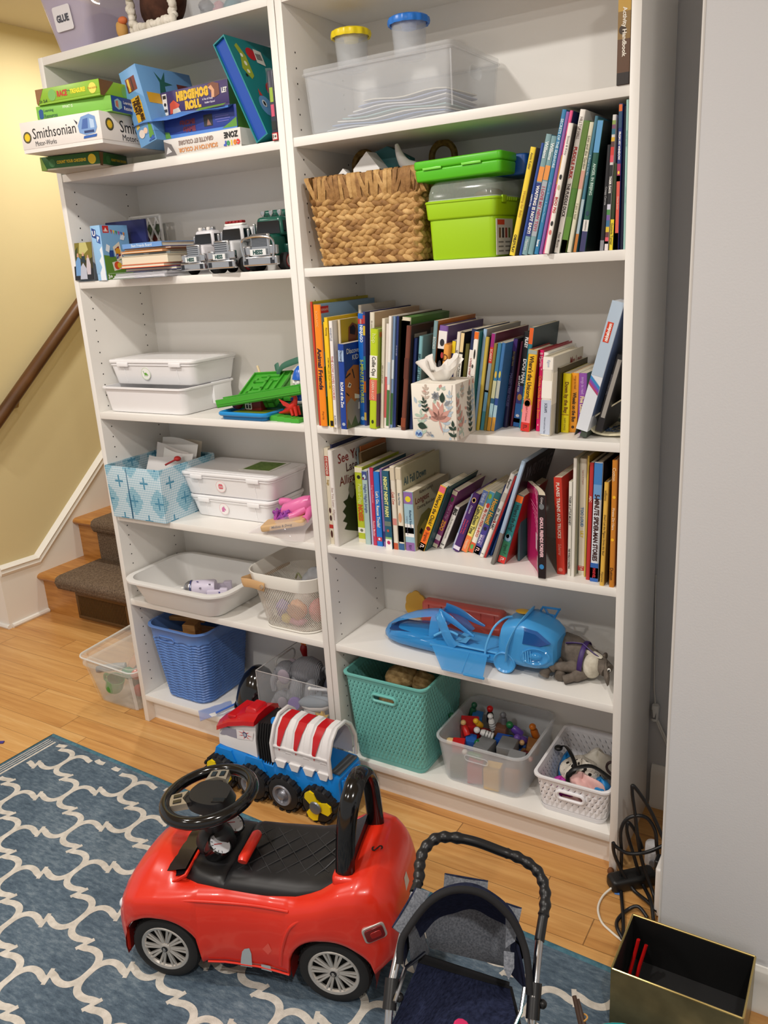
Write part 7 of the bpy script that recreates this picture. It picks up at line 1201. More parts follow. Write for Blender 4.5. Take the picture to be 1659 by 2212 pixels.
for k,(x,y,z,r,c,lb) in enumerate(((.535,.055,.035,(.028,.018,.028),(206,106,40),'orange toy low at the left of the clear bin'),(.600,.10,.06,(.04,.025,.035),(176,50,30),'dark orange-red toy in the middle of the clear bin'),(.585,.045,.03,(.03,.016,.026),(190,150,150),'dusty pink toy low in the clear bin'),(.690,.15,.10,(.036,.03,.05),(110,112,130),'slate grey soft toy at the back right of the clear bin'),(.735,.20,.12,(.03,.03,.05),(96,98,118),'dark slate toy in the back corner of the clear bin'),(.66,.16,.05,(.06,.05,.045),(90,74,66),'brown bundle at the bottom of the clear bin'),(.54,.17,.05,(.03,.04,.045),(80,74,72),'dark grey bundle at the back left of the clear bin'))): tag(crumple('soft_toy',None,(x,y,Z+z),r,M(c,.8),60+k,n=20,k=12,amp=.16),lb,'toy',AG)
m=MB(); m.lathe([(.0,-.011),(.018,-.011),(.020,-.008),(.020,.008),(.018,.011),(.0,.011)],M((122,92,168),.5),24,X=T((.618,.050,Z+.090),(1.3,0,.4))); tag(m.build('toy_disc'),'purple round disc in front inside the clear bin','toy',AG)
t=thing('plush_shark','grey and white plush shark at the right of the clear bin','plush toy',(.700,.058,Z+.110),.25); m=MB(); SG2=M((132,142,152),.85); m.loft([[(a,r*math.cos(b),c+r*.75*math.sin(b)) for b in [2*PI*i/16 for i in range(16)]] for a,c,r in ((-.062,-.006,.004),(-.05,-.004,.016),(-.02,.0,.026),(.02,.004,.026),(.05,.010,.016))],SG2,cap0=True,cap1=True); m.prism([(-.012,0),(.014,0),(.012,.03)],-.003,.003,SG2,X=FR((0,0,.016),(1,0,0),(0,0,1))); m.build('back',t); m=MB(); m.loft([[(a,r*math.cos(b),c-r*.35+r*.6*math.sin(b)) for b in [2*PI*i/16 for i in range(16)]] for a,c,r in ((-.06,-.006,.004),(-.045,-.006,.016),(-.02,-.004,.0262),(.02,.0,.0258),(.048,.006,.014))],M((216,208,204),.9),cap0=True,cap1=True); m.prism([(-.02,0),(.004,0),(-.004,-.028)],-.003,.003,M((216,208,204),.9),X=FR((-.006,-.012,-.016),(1,0,0),(0,.2,1))); m.build('belly',t)
t=thing('toy_bird','red toy rooster head with orange comb at the back of the clear bin','toy',(.553,.20,Z+.150)); m=MB(); m.loft([[(a+r*math.cos(b),r*.7*math.sin(b),z) for b in [2*PI*i/12 for i in range(12)]] for a,z,r in ((.004,0,.006),(.0,.02,.010),(-.002,.036,.013),(.0,.048,.011),(.0,.056,.004))],M((150,12,16),.35),cap0=True,cap1=True); m.build('head',t); m=MB()
for k in range(3): m.ell((-.006 + .006 * k, 0, .057), (.004, .003, .007), M((220, 120, 30), .4), 8, 6)
m.build('comb', t)
m=MB(); P=[(.684,.045,Z+.158),(.735,.055,Z+.160),(.765,.06,Z+.158)]; m.tube(P,.0045,M((206,206,210),.3),8); m.ell((.684,.045,Z+.158),.006,WHITE); tag(m.build('toy_wand'),'silver stick with white tip across the top of the shark','toy',AG)
m=MB(); m.prism([(.014*(1 if i % 2 else 2.1)*math.cos(2*PI*i/14),.014*(1 if i % 2 else 2.1)*math.sin(2*PI*i/14)) for i in range(14)],-.006,.006,M((226,180,24),.5),X=T((.725,.038,Z+.07),(1.3,.2,0))); tag(m.build('toy_star'),'yellow spiky toy low at the right of the clear bin','toy',AG)
m=MB(); m.box((.668,.028,Z+.04),(.708,.030,Z+.092),M((216,212,208),.5)); m.add([(.68,.0276,Z+.055),(.70,.0276,Z+.052),(.695,.0276,Z+.072),(.684,.0276,Z+.074)],[(0,1,2,3)],M((50,80,40),.5)); tag(m.build('card'),'white picture card standing in the clear bin','card')
# ================================================================ the floor
t=thing('storage_bin','clear plastic bin with loose lid on the floor left of the bookcases','bin',(-.160,.175,.0005)); CLR2=M((226,230,228),.12,alpha=.26,spec=.6); tub('body',t,.205,.30,.255,.345,.158,CLR2,r=.03,th=.003,rim=.010,rimh=.008,br=.01)
for sx in (-1,1): m=MB(); m.add([(sx*.098,-.145,.006),(sx*.118,-.168,.145),(sx*.104,-.172,.145),(sx*.088,-.150,.006)],[(0,1,2,3)],M((240,240,240),.2,alpha=.5)); m.build('corner_rib',t)
m=MB(); X=T((-.148,.158,.190),(math.radians(2.0),math.radians(3.5),math.radians(1))); m.loft([[(x,y,z) for x,y in rr(a,b,.03,5)] for a,b,z in ((.27,.35,-.012),(.272,.352,0),(.262,.342,.004),(.24,.32,.004),(.232,.312,-.004))],CLR2,X=X,cap1=True); m.tube([(x,y,-.001) for x,y in rr(.271,.351,.03,5)],.003,M((236,238,236),.2,alpha=.6),6,X=X,closed=True); o=tag(m.build('bin_lid'),'loose clear lid lying tilted on top of the floor bin','lid')
FB = 'toys in the floor bin'
m=MB(); m.lathe([(.0,-.055),(.011,-.055),(.013,-.048),(.013,.02),(.010,.05),(.0,.052)],M((150,150,152),.4),16,X=T((-.165,.03,.150),(0,1.45,.5))); m.lathe([(.0,-.0556),(.006,-.0556)],M((60,60,60),.5),14,X=T((-.165,.03,.150),(0,1.45,.5))); tag(m.build('toy_torch'),'grey toy tube sticking out under the lid of the floor bin','toy',FB)
for k,(x,y,z,r,c,lb) in enumerate(((-.10,.045,.130,(.032,.02,.022),(20,110,60),'green toy just under the lid of the floor bin'),(-.062,.045,.135,(.018,.018,.018),(200,70,30),'orange-red toy just under the lid of the floor bin'),(-.145,.17,.06,(.05,.08,.05),(96,74,60),'brown bundle low in the floor bin'),(-.068,.05,.07,(.016,.02,.022),(190,60,50),'red toy at the right of the floor bin'),(-.19,.20,.07,(.045,.07,.06),(190,140,104),'tan bundle at the back of the floor bin'))): tag(crumple('toy',None,(x,y,.003+z),r,M(c,.6),80+k,n=18,k=10,amp=.15),lb,'toy',FB)
t=thing('toy_mug','green toy mug showing through the side of the floor bin','toy',(-.195,.045,.05),(0,.4,0),FB); m=MB(); GM=M((56,150,70),.4); m.lathe([(.0,0),(.026,0),(.030,.01),(.032,.05),(.029,.05),(.027,.01)],GM,20,cap1=False); m.build('cup',t); m=MB(); m.tube(bez([(-.03,0,.042),(-.05,0,.035),(-.048,0,.015),(-.03,0,.01)],12),.005,GM,8); m.build('handle',t)
m=MB(); m.box((0,0,0),(.02,.012,.004),M((60,50,140),.5),c=.001); tag(m.build('plastic_bit',loc=(-.345,-.325,.0005),rot=(0,0,.5)),'small indigo plastic bit on the floor beyond the rug','scrap')
# rug with printed trellis
q=NT('rug_blue',.95,spec=.1); v=q.coord(); nz=q.noise(q.scale(v,(1,3,1)),40,5,.75); n2=q.noise(v,5,4,.6); c=q.ramp(q.math('ADD',q.math('MULTIPLY',nz,.65),q.math('MULTIPLY',n2,.35)),[(.34,(62,76,90)),(.5,(88,104,118)),(.64,(120,134,144)),(.8,(156,166,172))]); q.col(c); q.bump(q.noise(v,350,2),.5,.003); RUGB=q.m
RUGL = noisy('rug_cream', (186, 180, 170), (214, 208, 198), 60, .95, .5, 350); RUGE = noisy('rug_edge', (56, 96, 112), (84, 124, 138), 80, .95)
ca, sa = math.cos(math.radians(-2.4)), math.sin(math.radians(-2.4)); RX = lambda u, v: (-.219 + u * ca + v * sa, -.203 + u * sa - v * ca)
def RUV(x, y): x += .219; y += .203; return (x * ca + y * sa, x * sa - y * ca)
t=tag(bpy.data.objects.new('rug',None),'blue heathered rug with cream trellis pattern on the wooden floor','rug'); COL.objects.link(t); t.location=(.9,-.9,0)
m = MB(); LU, LV = 2.45, 1.55
def quad(a,b,z,mat,zb=0): m.add([(*RX(*p),zz) for zz in (zb,z) for p in ((a[0],b[1]),(b[0],b[1]),(b[0],a[1]),(a[0],a[1]))],[(4,5,6,7),(0,1,5,4),(1,2,6,5),(2,3,7,6),(3,0,4,7)],mat)
quad((.012, .014), (LU - .012, LV - .014), .005, RUGB)
for i in range(4): a = .018 + .011 * i; quad((a, .03), (a + .0035 + (.004 if i == 3 else 0), LV - .03), .0054, RUGL, .004)
def strip(P, w, z, mat):
    vs = []; n = len(P)
    for i in range(n):
        a=P[max(i-1,0)]; b=P[min(i+1,n-1)]; d=Vector((b[0]-a[0],b[1]-a[1])); d=d.normalized() if d.length>1e-9 else Vector((1,0)); nx,ny=-d.y*w/2,d.x*w/2; vs+=[(P[i][0]+nx,P[i][1]+ny,z),(P[i][0]-nx,P[i][1]-ny,z)]
    m.add(vs, [(2 * i, 2 * i + 1, 2 * i + 3, 2 * i + 2) for i in range(n - 1)], mat)
A1 = Vector((.1450, -.1030)); A2 = Vector((.1450, .0960)); N0 = Vector((-.04, -.300)); k_ = 0
for i in range(-16, 26):
    for j in range(-20, 22):
        o = N0 + A1 * i + A2 * j
        for V, sg in ((A1, 1), (A2, -1)):
            nrm = Vector((-V.y, V.x)).normalized(); f_ = [x / 14 for x in range(15)]
            Q1=[o+V*(.488*f)-nrm*sg*(.026*math.sin(PI*min(f*1.16,1))**.75-(.010*max(0,(f-.86)/.14))) for f in f_]; Q2=[o+V*(1-.488*f)+nrm*sg*(.026*math.sin(PI*min(f*1.16,1))**.75-(.010*max(0,(f-.86)/.14))) for f in f_]
            for n_, P in enumerate((Q1, Q2, [Q1[-1] + (Q1[-1] - Q2[-1]) * .55, Q2[-1] + (Q2[-1] - Q1[-1]) * .55])):
                seg = []
                for p in P + [None]:
                    if p is not None and .07<RUV(p.x,p.y)[0]<LU-.07 and .03<RUV(p.x,p.y)[1]<LV-.03 and-.6<p.x<2.3: seg.append(p); continue
                    if len(seg) > 1: strip(seg, .0165 if n_ < 2 else .010, .0055 + .00002 * n_ + .00001 * (k_ % 2), RUGL)
                    seg = []
            k_ += 1
m.build('field',t,world=True,smooth=False); m=MB(); m.tube([(*RX(u,v_),.003) for u,v_ in ((.006,.007),(LU-.006,.007),(LU-.006,LV-.007),(.006,LV-.007))],[(.010,.0028)]*4,RUGE,8,closed=True,flat=(0,1,0)); m.build('binding',t,world=True)
RZ_ = .0056
m=MB(); m.box((0,0,0),(.010,.006,.002),M((220,220,120),.6),c=.0008); o=tag(m.build('crumb',loc=(.245,-.768,RZ_)),'tiny yellow crumb on the blue rug','crumb')
# ================================================================ ride-on car
t=thing('ride_on_car','red plastic ride-on toy car with black seat and steering wheel on the rug','ride-on toy',(.852,-.735,RZ_),math.radians(17.874)); car=t
CRD = M((218, 44, 22), .3, spec=.5, coat=.25, name='car_red'); BK = M((22, 22, 24), .42); GB = M((12, 12, 13), .12, spec=.6); TC = .120
def lerp(tab, s):
    for (a, b), (c, d) in zip(tab, tab[1:]):
        if s <= c: return b + (d - b) * max(0, (s - a) / (c - a))
    return tab[-1][1]
ZT_=[(-.120,.115),(-.114,.150),(-.100,.178),(-.08,.198),(-.05,.212),(0,.221),(.06,.226),(.157,.228),(.237,.226),(.30,.233),(.35,.252),(.39,.275),(.43,.287),(.46,.284),(.485,.266),(.503,.234),(.514,.19)]
CR_ = [(-.120, .012), (-.08, .024), (-.03, .040), (.02, .030), (.05, .004), (.33, .0), (.40, .010), (.45, .018), (.48, .012), (.514, .006)]
HW_=[(-.120,.070),(-.112,.098),(-.09,.122),(-.05,.136),(.0,.139),(.07,.133),(.14,.124),(.22,.124),(.29,.134),(.36,.141),(.43,.139),(.47,.130),(.495,.112),(.514,.085)]
def zb_(s):
    if abs(s) < .0875: return max(.076 + math.sqrt(max(.0905 ** 2 - s * s, 0)), .06)
    if abs(s - .372) < .0885: return max(.076 + math.sqrt(max(.0915 ** 2 - (s - .372) ** 2, 0)), .062)
    if s > .45: return .092 + (s - .46) * .75
    return .058 if s > 0 else .050 + max(0, -.1 - s) * 1.2
ss=sorted(set([-.120,-.117,-.112,-.106,-.1,-.094]+[-.0875+.175*i/26 for i in range(27)]+[.0876+.006*i for i in range(33)]+[.2836+.177*i/26 for i in range(27)]+[.466,.473,.48,.487,.494,.5,.506,.511,.514])); R=[]
for s in ss:
    a, b, hw, cr = zb_(s), lerp(ZT_, s), lerp(HW_, s), lerp(CR_, s); a = min(a, b - .03); L = []
    arch = min(abs(math.hypot(s, a - .076) - .0905), abs(math.hypot(s - .372, a - .076) - .0915)) < .003; fl = .004 if arch else 0
    for f,e in ((0,-.010+fl),(.04,-.004+fl),(.12,fl*.6),(.35,.001),(.6,.0),(.8,-.003),(.92,-.010),(.985,-.020)): L.append((hw+e,a+(b-a)*f))
    L += [(hw - .034, b + cr * .25), (hw * .6, b + cr * .62), (hw * .3, b + cr * .9), (0, b + cr)]
    R.append([(s, TC - x, z) for x, z in L] + [(s, TC + x, z) for x, z in reversed(L[:-1])])
m=MB(); m.loft(R,CRD,close=False); m.add(R[0],[tuple(range(len(R[0])))],CRD); m.add(R[-1],[tuple(reversed(range(len(R[-1]))))],CRD); m.tube([(s,TC-lerp(HW_,s)-.0005,.066) for s in [.10+.018*i for i in range(11)]],.0022,CRD,6)
for sy in (-1,1): m.tube(bez([(.262,TC+sy*(lerp(HW_,.262)-.001),.085),(.272,TC+sy*(lerp(HW_,.272)+.0005),.135),(.292,TC+sy*(lerp(HW_,.292)-.001),.185),(.325,TC+sy*(lerp(HW_,.325)-.006),.212),(.37,TC+sy*(lerp(HW_,.37)-.009),.232),(.43,TC+sy*(lerp(HW_,.43)-.012),.25)],30),.0042,CRD,8); m.tube(bez([(-.06,TC+sy*(lerp(HW_,-.06)-.006),.192),(.0,TC+sy*(lerp(HW_,0)-.007),.206),(.08,TC+sy*(lerp(HW_,.08)-.008),.212),(.2,TC+sy*(lerp(HW_,.2)-.008),.213),(.29,TC+sy*(lerp(HW_,.29)-.009),.218)],24),.0035,CRD,8)
m.build('body', t, angle=50)
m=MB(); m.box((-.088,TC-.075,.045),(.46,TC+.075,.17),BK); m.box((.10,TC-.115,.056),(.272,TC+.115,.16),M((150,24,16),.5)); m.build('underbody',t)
# wheel arch liners give the openings depth
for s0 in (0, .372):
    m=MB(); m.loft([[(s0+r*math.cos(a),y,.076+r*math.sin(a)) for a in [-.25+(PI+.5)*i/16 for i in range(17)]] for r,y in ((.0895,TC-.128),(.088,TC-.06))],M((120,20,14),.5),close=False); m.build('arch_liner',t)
SIL = M((206, 202, 196), .3, .6)
def wheel(s, y, sg):
    X=T((s,y,.0765),(PI/2*sg,0,0)); m=MB(); m.lathe([(.050,.020),(.056,.023),(.066,.0235),(.073,.020),(.0762,.012),(.0765,-.012),(.073,-.02),(.06,-.022),(.05,-.02)],M((26,26,27),.75),40,X=X,cap0=False)
    for k in range(40):
        a=2*PI*k/40; m.box((-.0016,-.0008,-.014),(.0016,.0007,.014),M((20,20,21),.8),X=X @ T((.0766*math.cos(a),.0766*math.sin(a),0),(0,0,a+PI/2)))
    o=m.build('wheel',t); m=MB(); m.lathe([(.0,.010),(.050,.010)],M((14,14,14),.7),32,X=X,cap0=False,cap1=False); m.lathe([(.046,.018),(.048,.022),(.053,.0235),(.0555,.021),(.052,.016),(.047,.014)],SIL,40,X=X,cap0=False,cap1=False); m.lathe([(.0,.024),(.008,.0235),(.0115,.021),(.012,.014)],SIL,20,X=X,cap0=False,cap1=False)
    for k in range(10):
        for d in (-.095, .095):
            a=2*PI*k/10; m.tube([(.009*math.cos(a+d*1.4),.009*math.sin(a+d*1.4),.0175),(.049*math.cos(a+d),.049*math.sin(a+d),.0185)],[(.0028,.0030),(.0036,.0032)],SIL,6,X=X)
    m.lathe([(.0,.0246),(.0072,.0244)],M((26,26,28),.4),20,X=X,cap0=False,cap1=False); c=X @ Vector((0,0,.0252)); zx=X.to_3x3() @ Vector((1,0,0)); zy=X.to_3x3() @ Vector((0,1,0)); m.text('B',tuple(c),zx,zy,.008,.0085,SIL,.03); m.build('rim',o)
for s in (0, .372): wheel(s, .018, 1); wheel(s, .222, -1)
# seat and dash
m = MB(); R = []
for s,hw,ze,zt in ((.036,.062,.226,.238),(.05,.088,.226,.250),(.08,.098,.226,.254),(.125,.102,.226,.246),(.137,.1025,.226,.243),(.139,.1025,.226,.240),(.141,.103,.226,.243),(.155,.104,.226,.250),(.20,.105,.225,.250),(.30,.106,.231,.251),(.345,.105,.247,.259),(.375,.102,.262,.277),(.40,.096,.277,.302),(.412,.088,.284,.318)):
    L=[(hw,ze-.008),(hw,ze+.002),(hw-.004,ze+(zt-ze)*.5),(hw-.016,zt-.004),(hw-.030,zt),(hw*.35,zt-.002),(0,zt-.003)]; R.append([(s,TC+.006-x,z) for x,z in L]+[(s,TC+.006+x,z) for x,z in reversed(L[:-1])])
m.loft(R, BK, close=False); m.add(R[0], [tuple(range(len(R[0])))], BK); m.add(R[-1], [tuple(reversed(range(len(R[-1]))))], BK)
def ql(p, q_):
    P = []
    for i in range(9):
        f=i/8; s=p[0]+(q_[0]-p[0])*f; P.append((s,p[1]+(q_[1]-p[1])*f,.2488+(0 if s<.3 else (s-.3)*.22)+(.0 if s<.345 else (s-.345)*.35)))
    m.tube(P, .0016, M((34, 34, 36), .5), 5)
u0, u1, v0, v1 = .160, .365, TC - .062, TC + .074
for k in range(-4, 7):
    for sg in (1, -1):
        pts_ = []
        a = u0 + k * .042; 
        for v_ in (v0, v1):
            s = a + (v_ - v0) * .85 if sg > 0 else a + (v1 - v_) * .85; pts_.append([s, v_])
        (s0, w0_), (s1, w1_) = pts_; 
        def clip(s0, w0_, s1, w1_):
            if s0 > s1: s0, w0_, s1, w1_ = s1, w1_, s0, w0_
            if s1 <= u0 or s0 >= u1: return None
            if s0 < u0: w0_ += (w1_ - w0_) * (u0 - s0) / (s1 - s0); s0 = u0
            if s1 > u1: w1_ = w0_ + (w1_ - w0_) * (u1 - s0) / (s1 - s0); s1 = u1
            return (s0, w0_), (s1, w1_)
        c = clip(s0, w0_, s1, w1_)
        if c: ql(*c)
m.build('seat', t, angle=60)
m=MB(); m.add([(.012,.030,.229),(.052,.036,.243),(.050,.204,.243),(.010,.204,.232),(-.004,.19,.240),(-.004,.055,.238)],[(0,1,2,3,4,5)],M((30,24,30),.15,spec=.7)); m.tube([(.018,.022,.222),(.054,.030,.243),(.056,TC+.006,.256),(.052,.210,.243),(.018,.220,.222)],[(.004,.006)]*5,CRD,8); m.tube([(.018,.022,.222),(-.002,.05,.238),(-.006,TC,.252),(-.002,.2,.238),(.018,.22,.222)],.0035,CRD,8); m.loft([[(.0+.052*f,TC+.002+(x-TC)*1.0,.2385+.014*f+.012*(1-((x-TC)/.09)**2)*(1-f*.3)) for x in [.035+.0175*i for i in range(11)]] for f in (0,.5,1)],M((28,22,28),.12,spec=.7),close=False); m.build('windshield',t)
m=MB(); m.lathe([(.044,0),(.042,.018),(.034,.034),(.022,.044),(.020,.09),(.018,.112)],BK,24,X=T((.082,TC+.006,.248))); m.build('steering_column',t)
for y, lab in ((.093, 'near'), (.164, 'far')):
    g=FR((.106,y,.274),(0,1,0),(-.82,0,.57)); m=MB(); m.lathe([(.026,-.024),(.0275,-.004),(.028,.004),(.025,.0065),(.0235,.003)],GB,28,X=g,cap1=False); o=m.build('gauge',t); m=MB(); m.lathe([(.0,.0034),(.0235,.0034)],M((206,208,212),.4),28,X=g,cap0=False,cap1=False)
    for k in range(11): a=-.7+(PI+1.4)*k/10; m.box((-.0006,.017,.0036),(.0006,.022,.0040),M((30,30,34),.5),X=g @ T((0,0,0),(0,0,a-PI/2)))
    m.box((-.0008, -.004, .0038), (.0008, .015, .0043), M((180, 30, 30), .4), X=g @ T((0, 0, 0), (0, 0, .8))); m.build('dial', o)
m=MB(); m.tube([(.172,.058,.268),(.172,.064,.271),(.172,.138,.271),(.172,.144,.268)],[.010,.0115,.0115,.010],CRD,14); m.box((.166,.085,.248),(.178,.118,.264),BK); m.build('key_lever',t)
W_=FR((.079,TC+.008,.370),(1,0,.10),(0,1,0)); m=MB(); m.tube([(.094*math.cos(a),.094*math.sin(a),0) for a in [2*PI*i/48 for i in range(48)]],[(.0125,.0135)]*48,GB,14,X=W_,closed=True); sw=m.build('steering_wheel',t)
m=MB(); hub=bez([(-.050,.030,0),(-.036,.048,0),(.0,.05,0),(.04,.034,0),(.054,.010,0),(.056,-.028,0),(.038,-.048,0),(.0,-.044,0),(-.038,-.026,0),(-.054,.004,0)],40,True); m.prism([(p.x,p.y) for p in hub],-.018,.006,BK,X=W_,scale1=.86); m.box((.02,-.034,.004),(.05,-.018,.008),GB,X=W_,c=.002); m.build('hub',sw)
for (a, d) in ((PI * .53, 0), (PI * 1.12, 0)):
    X=W_ @ T((.063*math.cos(a),.063*math.sin(a),0),(0,0,a)); m=MB(); m.prism([(-.020,-.026),(.022,-.022),(.024,.022),(-.020,.026),(-.008,0)],-.006,.007,M((176,166,150),.3,.6),X=X,scale1=.92)
    for sx in (-1, 1):
        m.box((-.006, sx * .010 - .006, .0068), (.012, sx * .010 + .006, .0088), GB, X=X, c=.001)
    m.box((-.04, -.014, -.008), (-.012, .014, .002), BK, X=X); m.build('spoke', sw)
m=MB(); P=bez([(.398,.040,.268),(.404,.046,.36),(.411,.058,.420),(.416,.080,.448),(.418,TC-.01,.458),(.420,.150,.446),(.424,.174,.41),(.426,.184,.35),(.427,.190,.29)],36); m.tube(P,[(.013,.020)]*len(P),GB,12,flat=(0,1,0)); m.build('back_handle',t)
for y in (.040, .190):
    m = MB(); m.rbox((.402 if y < .1 else .427, y, .262), .054, .044, .028, .014, CRD, rv=.008); m.build('handle_socket', t)
m=MB(); X=FR((.466,-.0115,.190),(.90,.42,.25),(-.3,-.1,1)); X.translation=Vector((.466,-.0105,.200)); m.rbox((0,0,-.004),.046,.036,.006,.008,SIL,X=X @ T((0,0,0),(0,0,0)),rv=.001); m.rbox((0,0,.0015),.038,.028,.004,.006,M((110,14,16),.15),X=X,rv=.001); m.rbox((.002,0,.004),.022,.014,.003,.004,M((150,24,20),.2),X=X,rv=.001); m.build('tail_light',t)
for sy in (-1, 1): m = MB(); m.ell((-.098, TC + sy * .098, .160), (.008, .012, .011), M((220, 222, 226), .1), 14, 8); m.build('headlight', t)
DT = M((168, 178, 182), .4)
def onside(P, e=.0016): return [(s, TC - lerp(HW_, s) - e, z) for s, z in P]
for P in ([(.170,.062),(.174,.084),(.178,.100),(.184,.108),(.195,.112),(.198,.098),(.196,.062)],[(.216,.061),(.217,.074),(.238,.076),(.240,.061)]):
    m = MB(); m.add(onside(P), [tuple(range(len(P)))], DT); m.build('tape_patch', t)
m = MB(); m.add(onside([(.224, .115), (.240, .135), (.246, .118), (.236, .104)], .0014), [(3, 2, 1, 0)], M((224, 84, 70), .4)); m.build('sticker', t)
m=MB(); c=Vector((.452,.100,.3035)); m.text('S',tuple(c),(.3,-1,0),(.9,.3,.1),.018,.024,M((40,16,14),.5),.01,lift=.001); m.build('scribble',t)
m=MB(); m.box((.5135,TC-.045,.142),(.5155,TC+.045,.176),M((206,200,190),.35)); m.add([(.5095,TC-.03,.215),(.5095,TC+.0,.215),(.504,TC-.0,.238),(.504,TC-.02,.238)],[(0,1,2,3)],M((196,190,180),.4)); m.build('number_plate',t)
# ================================================================ toy truck on the floor
t=thing('toy_truck','blue and white toy truck with red roof and yellow wheel hubs by the bookcases','toy truck',(.690,-.100,.0003),math.radians(1.0)); TB_=M((20,130,216),.3); TW=M((228,226,226),.32); TR=M((190,16,26),.2,spec=.6)
xl = lambda x: x - .690
m=MB(); m.loft([[(xl(x),y,z) for y,z in ((-w,.070),(-w-.004,zt-.012),(-w+.004,zt),(w-.004,zt),(w+.004,zt-.012),(w,.070))] for x,w,zt in ((.485,.040,.125),(.492,.05,.138),(.52,.055,.140),(.60,.055,.135),(.69,.055,.132),(.70,.058,.150),(.86,.060,.148),(.895,.060,.146),(.905,.052,.138))],TB_,cap0=True,cap1=True)
for x in (.515,.625,.735,.850): m.prism([(-.040,0),(.040,0),(.028,.034),(-.028,.034)],-.062,.062,TB_,X=FR((xl(x),0,.098),(1,0,0),(0,0,1)))
for k in range(7): m.box((xl(.904), -.042 + .013 * k, .062), (xl(.911), -.034 + .013 * k, .128), TB_, c=.001)
m.build('chassis', t)
m=MB(); m.loft([[(xl(x),y,z) for y,z in ((-w,z0),(-w,z0+(z1-z0)*.5),(-w+.008,z1),(w-.008,z1),(w,z0+(z1-z0)*.5),(w,z0))] for x,w,z0,z1 in ((.487,.040,.138,.160),(.492,.05,.138,.178),(.52,.054,.138,.204),(.60,.055,.136,.232),(.634,.055,.132,.238))],TW,cap0=True,cap1=True); m.build('cab',t)
m=MB(); m.add([(xl(.500),-.0525,.172),(xl(.566),-.0553,.176),(xl(.566),-.0545,.204),(xl(.522),-.0535,.202)],[(0,1,2,3)],M((150,146,160),.2)); m.add([(xl(.489),-.036,.163),(xl(.489),.036,.163),(xl(.512),.036,.198),(xl(.512),-.036,.198)],[(3,2,1,0)],M((60,60,76),.1)); m.build('window',t)
m=MB(); m.add([(xl(.567),-.0558,.176),(xl(.624),-.0558,.184),(xl(.630),-.0555,.214),(xl(.567),-.0550,.206)],[(0,1,2,3)],M((232,226,226),.4))
for k in range(7): a=2*PI*k/7; m.add([(xl(.598+.010*math.cos(a-.2)),-.0561,.196+.008*math.sin(a-.2)),(xl(.598+.026*math.cos(a)),-.0561,.196+.015*math.sin(a)),(xl(.598+.010*math.cos(a+.2)),-.0561,.196+.008*math.sin(a+.2))],[(0,1,2)],M((214,70,70),.4))
m.add([(xl(.598+.0085*x),-.0564,.196+.0095*z) for x,z in ((0,-1),(.8,-.3),(.9,.7),(0,1),(-.9,.7),(-.8,-.3))],[tuple(range(6))],M((50,50,96),.4)); m.add([(xl(.598+.006*x),-.0567,.196+.0065*z) for x,z in ((0,-1),(.8,-.3),(.9,.7),(0,1),(-.9,.7),(-.8,-.3))],[tuple(range(6))],M((176,180,196),.4)); m.build('badge',t)
m=MB(); m.loft([[(xl(x),y,z) for y,z in ((-w,z1-.012),(-w*.96,z1),(-w*.6,z1+.012),(0,z1+.015),(w*.6,z1+.012),(w*.96,z1),(w,z1-.012))] for x,w,z1 in ((.484,.048,.190),(.50,.055,.200),(.54,.058,.222),(.60,.059,.240),(.636,.058,.246))],TR,cap0=True,cap1=True); m.rbox((xl(.603),0,.246),.046,.062,.020,.006,TR,rv=.005,w2=.034,d2=.05); m.rbox((xl(.545),0,.228),.03,.09,.012,.004,TR,rv=.003)
for k in range(4): m.ell((xl(.515 + .02 * k), -.046, .210 + .0085 * k), (.006, .004, .004), TR, 8, 6)
m.build('roof', t)
m = MB()
for k in range(6): m.loft([[(xl(.640+.0085*k+a),y,z) for y,z in ((-e,.118),(-e,.200),(-e+.012,.240+k*.001),(e-.012,.240+k*.001),(e,.200),(e,.118))] for a,e in ((0,.052),(.002,.057),(.005,.057),(.0075,.052))],M((16,16,18),.5),cap0=True,cap1=True)
m.build('bellows',t); m=MB(); m.lathe([(.0,.22),(.010,.22),(.010,.252),(.007,.258),(.0,.259)],TB_,16,X=T((xl(.688),-.03,0))); m.build('siren',t)
m=MB(); sec=[(-.060,.150),(-.0625,.178),(-.060,.202),(-.044,.240),(-.022,.262),(.0,.264),(.022,.262),(.044,.240),(.060,.202),(.060,.150)]
m.loft([[(xl(x), y, z) for y, z in sec] for x in (.700, .745, .79, .835, .880)], TW, close=False)
for xa in (.712, .768, .828):
    P_=[(-.0635,.184),(-.0632,.203),(-.0455,.2412),(-.0225,.2632),(0,.2652),(.0225,.2632),(.0455,.2412),(.0632,.203),(.0635,.184)]; W2=[(.010,.011),(.004,.016),(.0,.024),(.0,.028),(.0,.028),(.0,.028),(.0,.024),(.004,.016),(.010,.011)]
    m.loft([[(xl(xa + a), y * 1.012, z + .0007) for a in w_] for (y, z), w_ in zip(P_, W2)], TR, close=False)
for xa in (.754,.812,.868): m.loft([[(xl(xa+a),y*(1+b),z+b*.25) for y,z in sec[1:9]] for a,b in ((-.013,.0),(-.009,.02),(.007,.02),(.011,.0))],TW,close=False)
m.box((xl(.696), -.066, .192), (xl(.884), -.058, .198), TW, c=.001)
for k in range(4): m.prism([(-.016,0),(.020,0),(.012,-.020),(-.008,-.020)],-.004,.004,TW,X=FR((xl(.722+.047*k),-.064,.154),(1,0,0),(0,0,1)))
m.build('cargo_cover', t, angle=30)
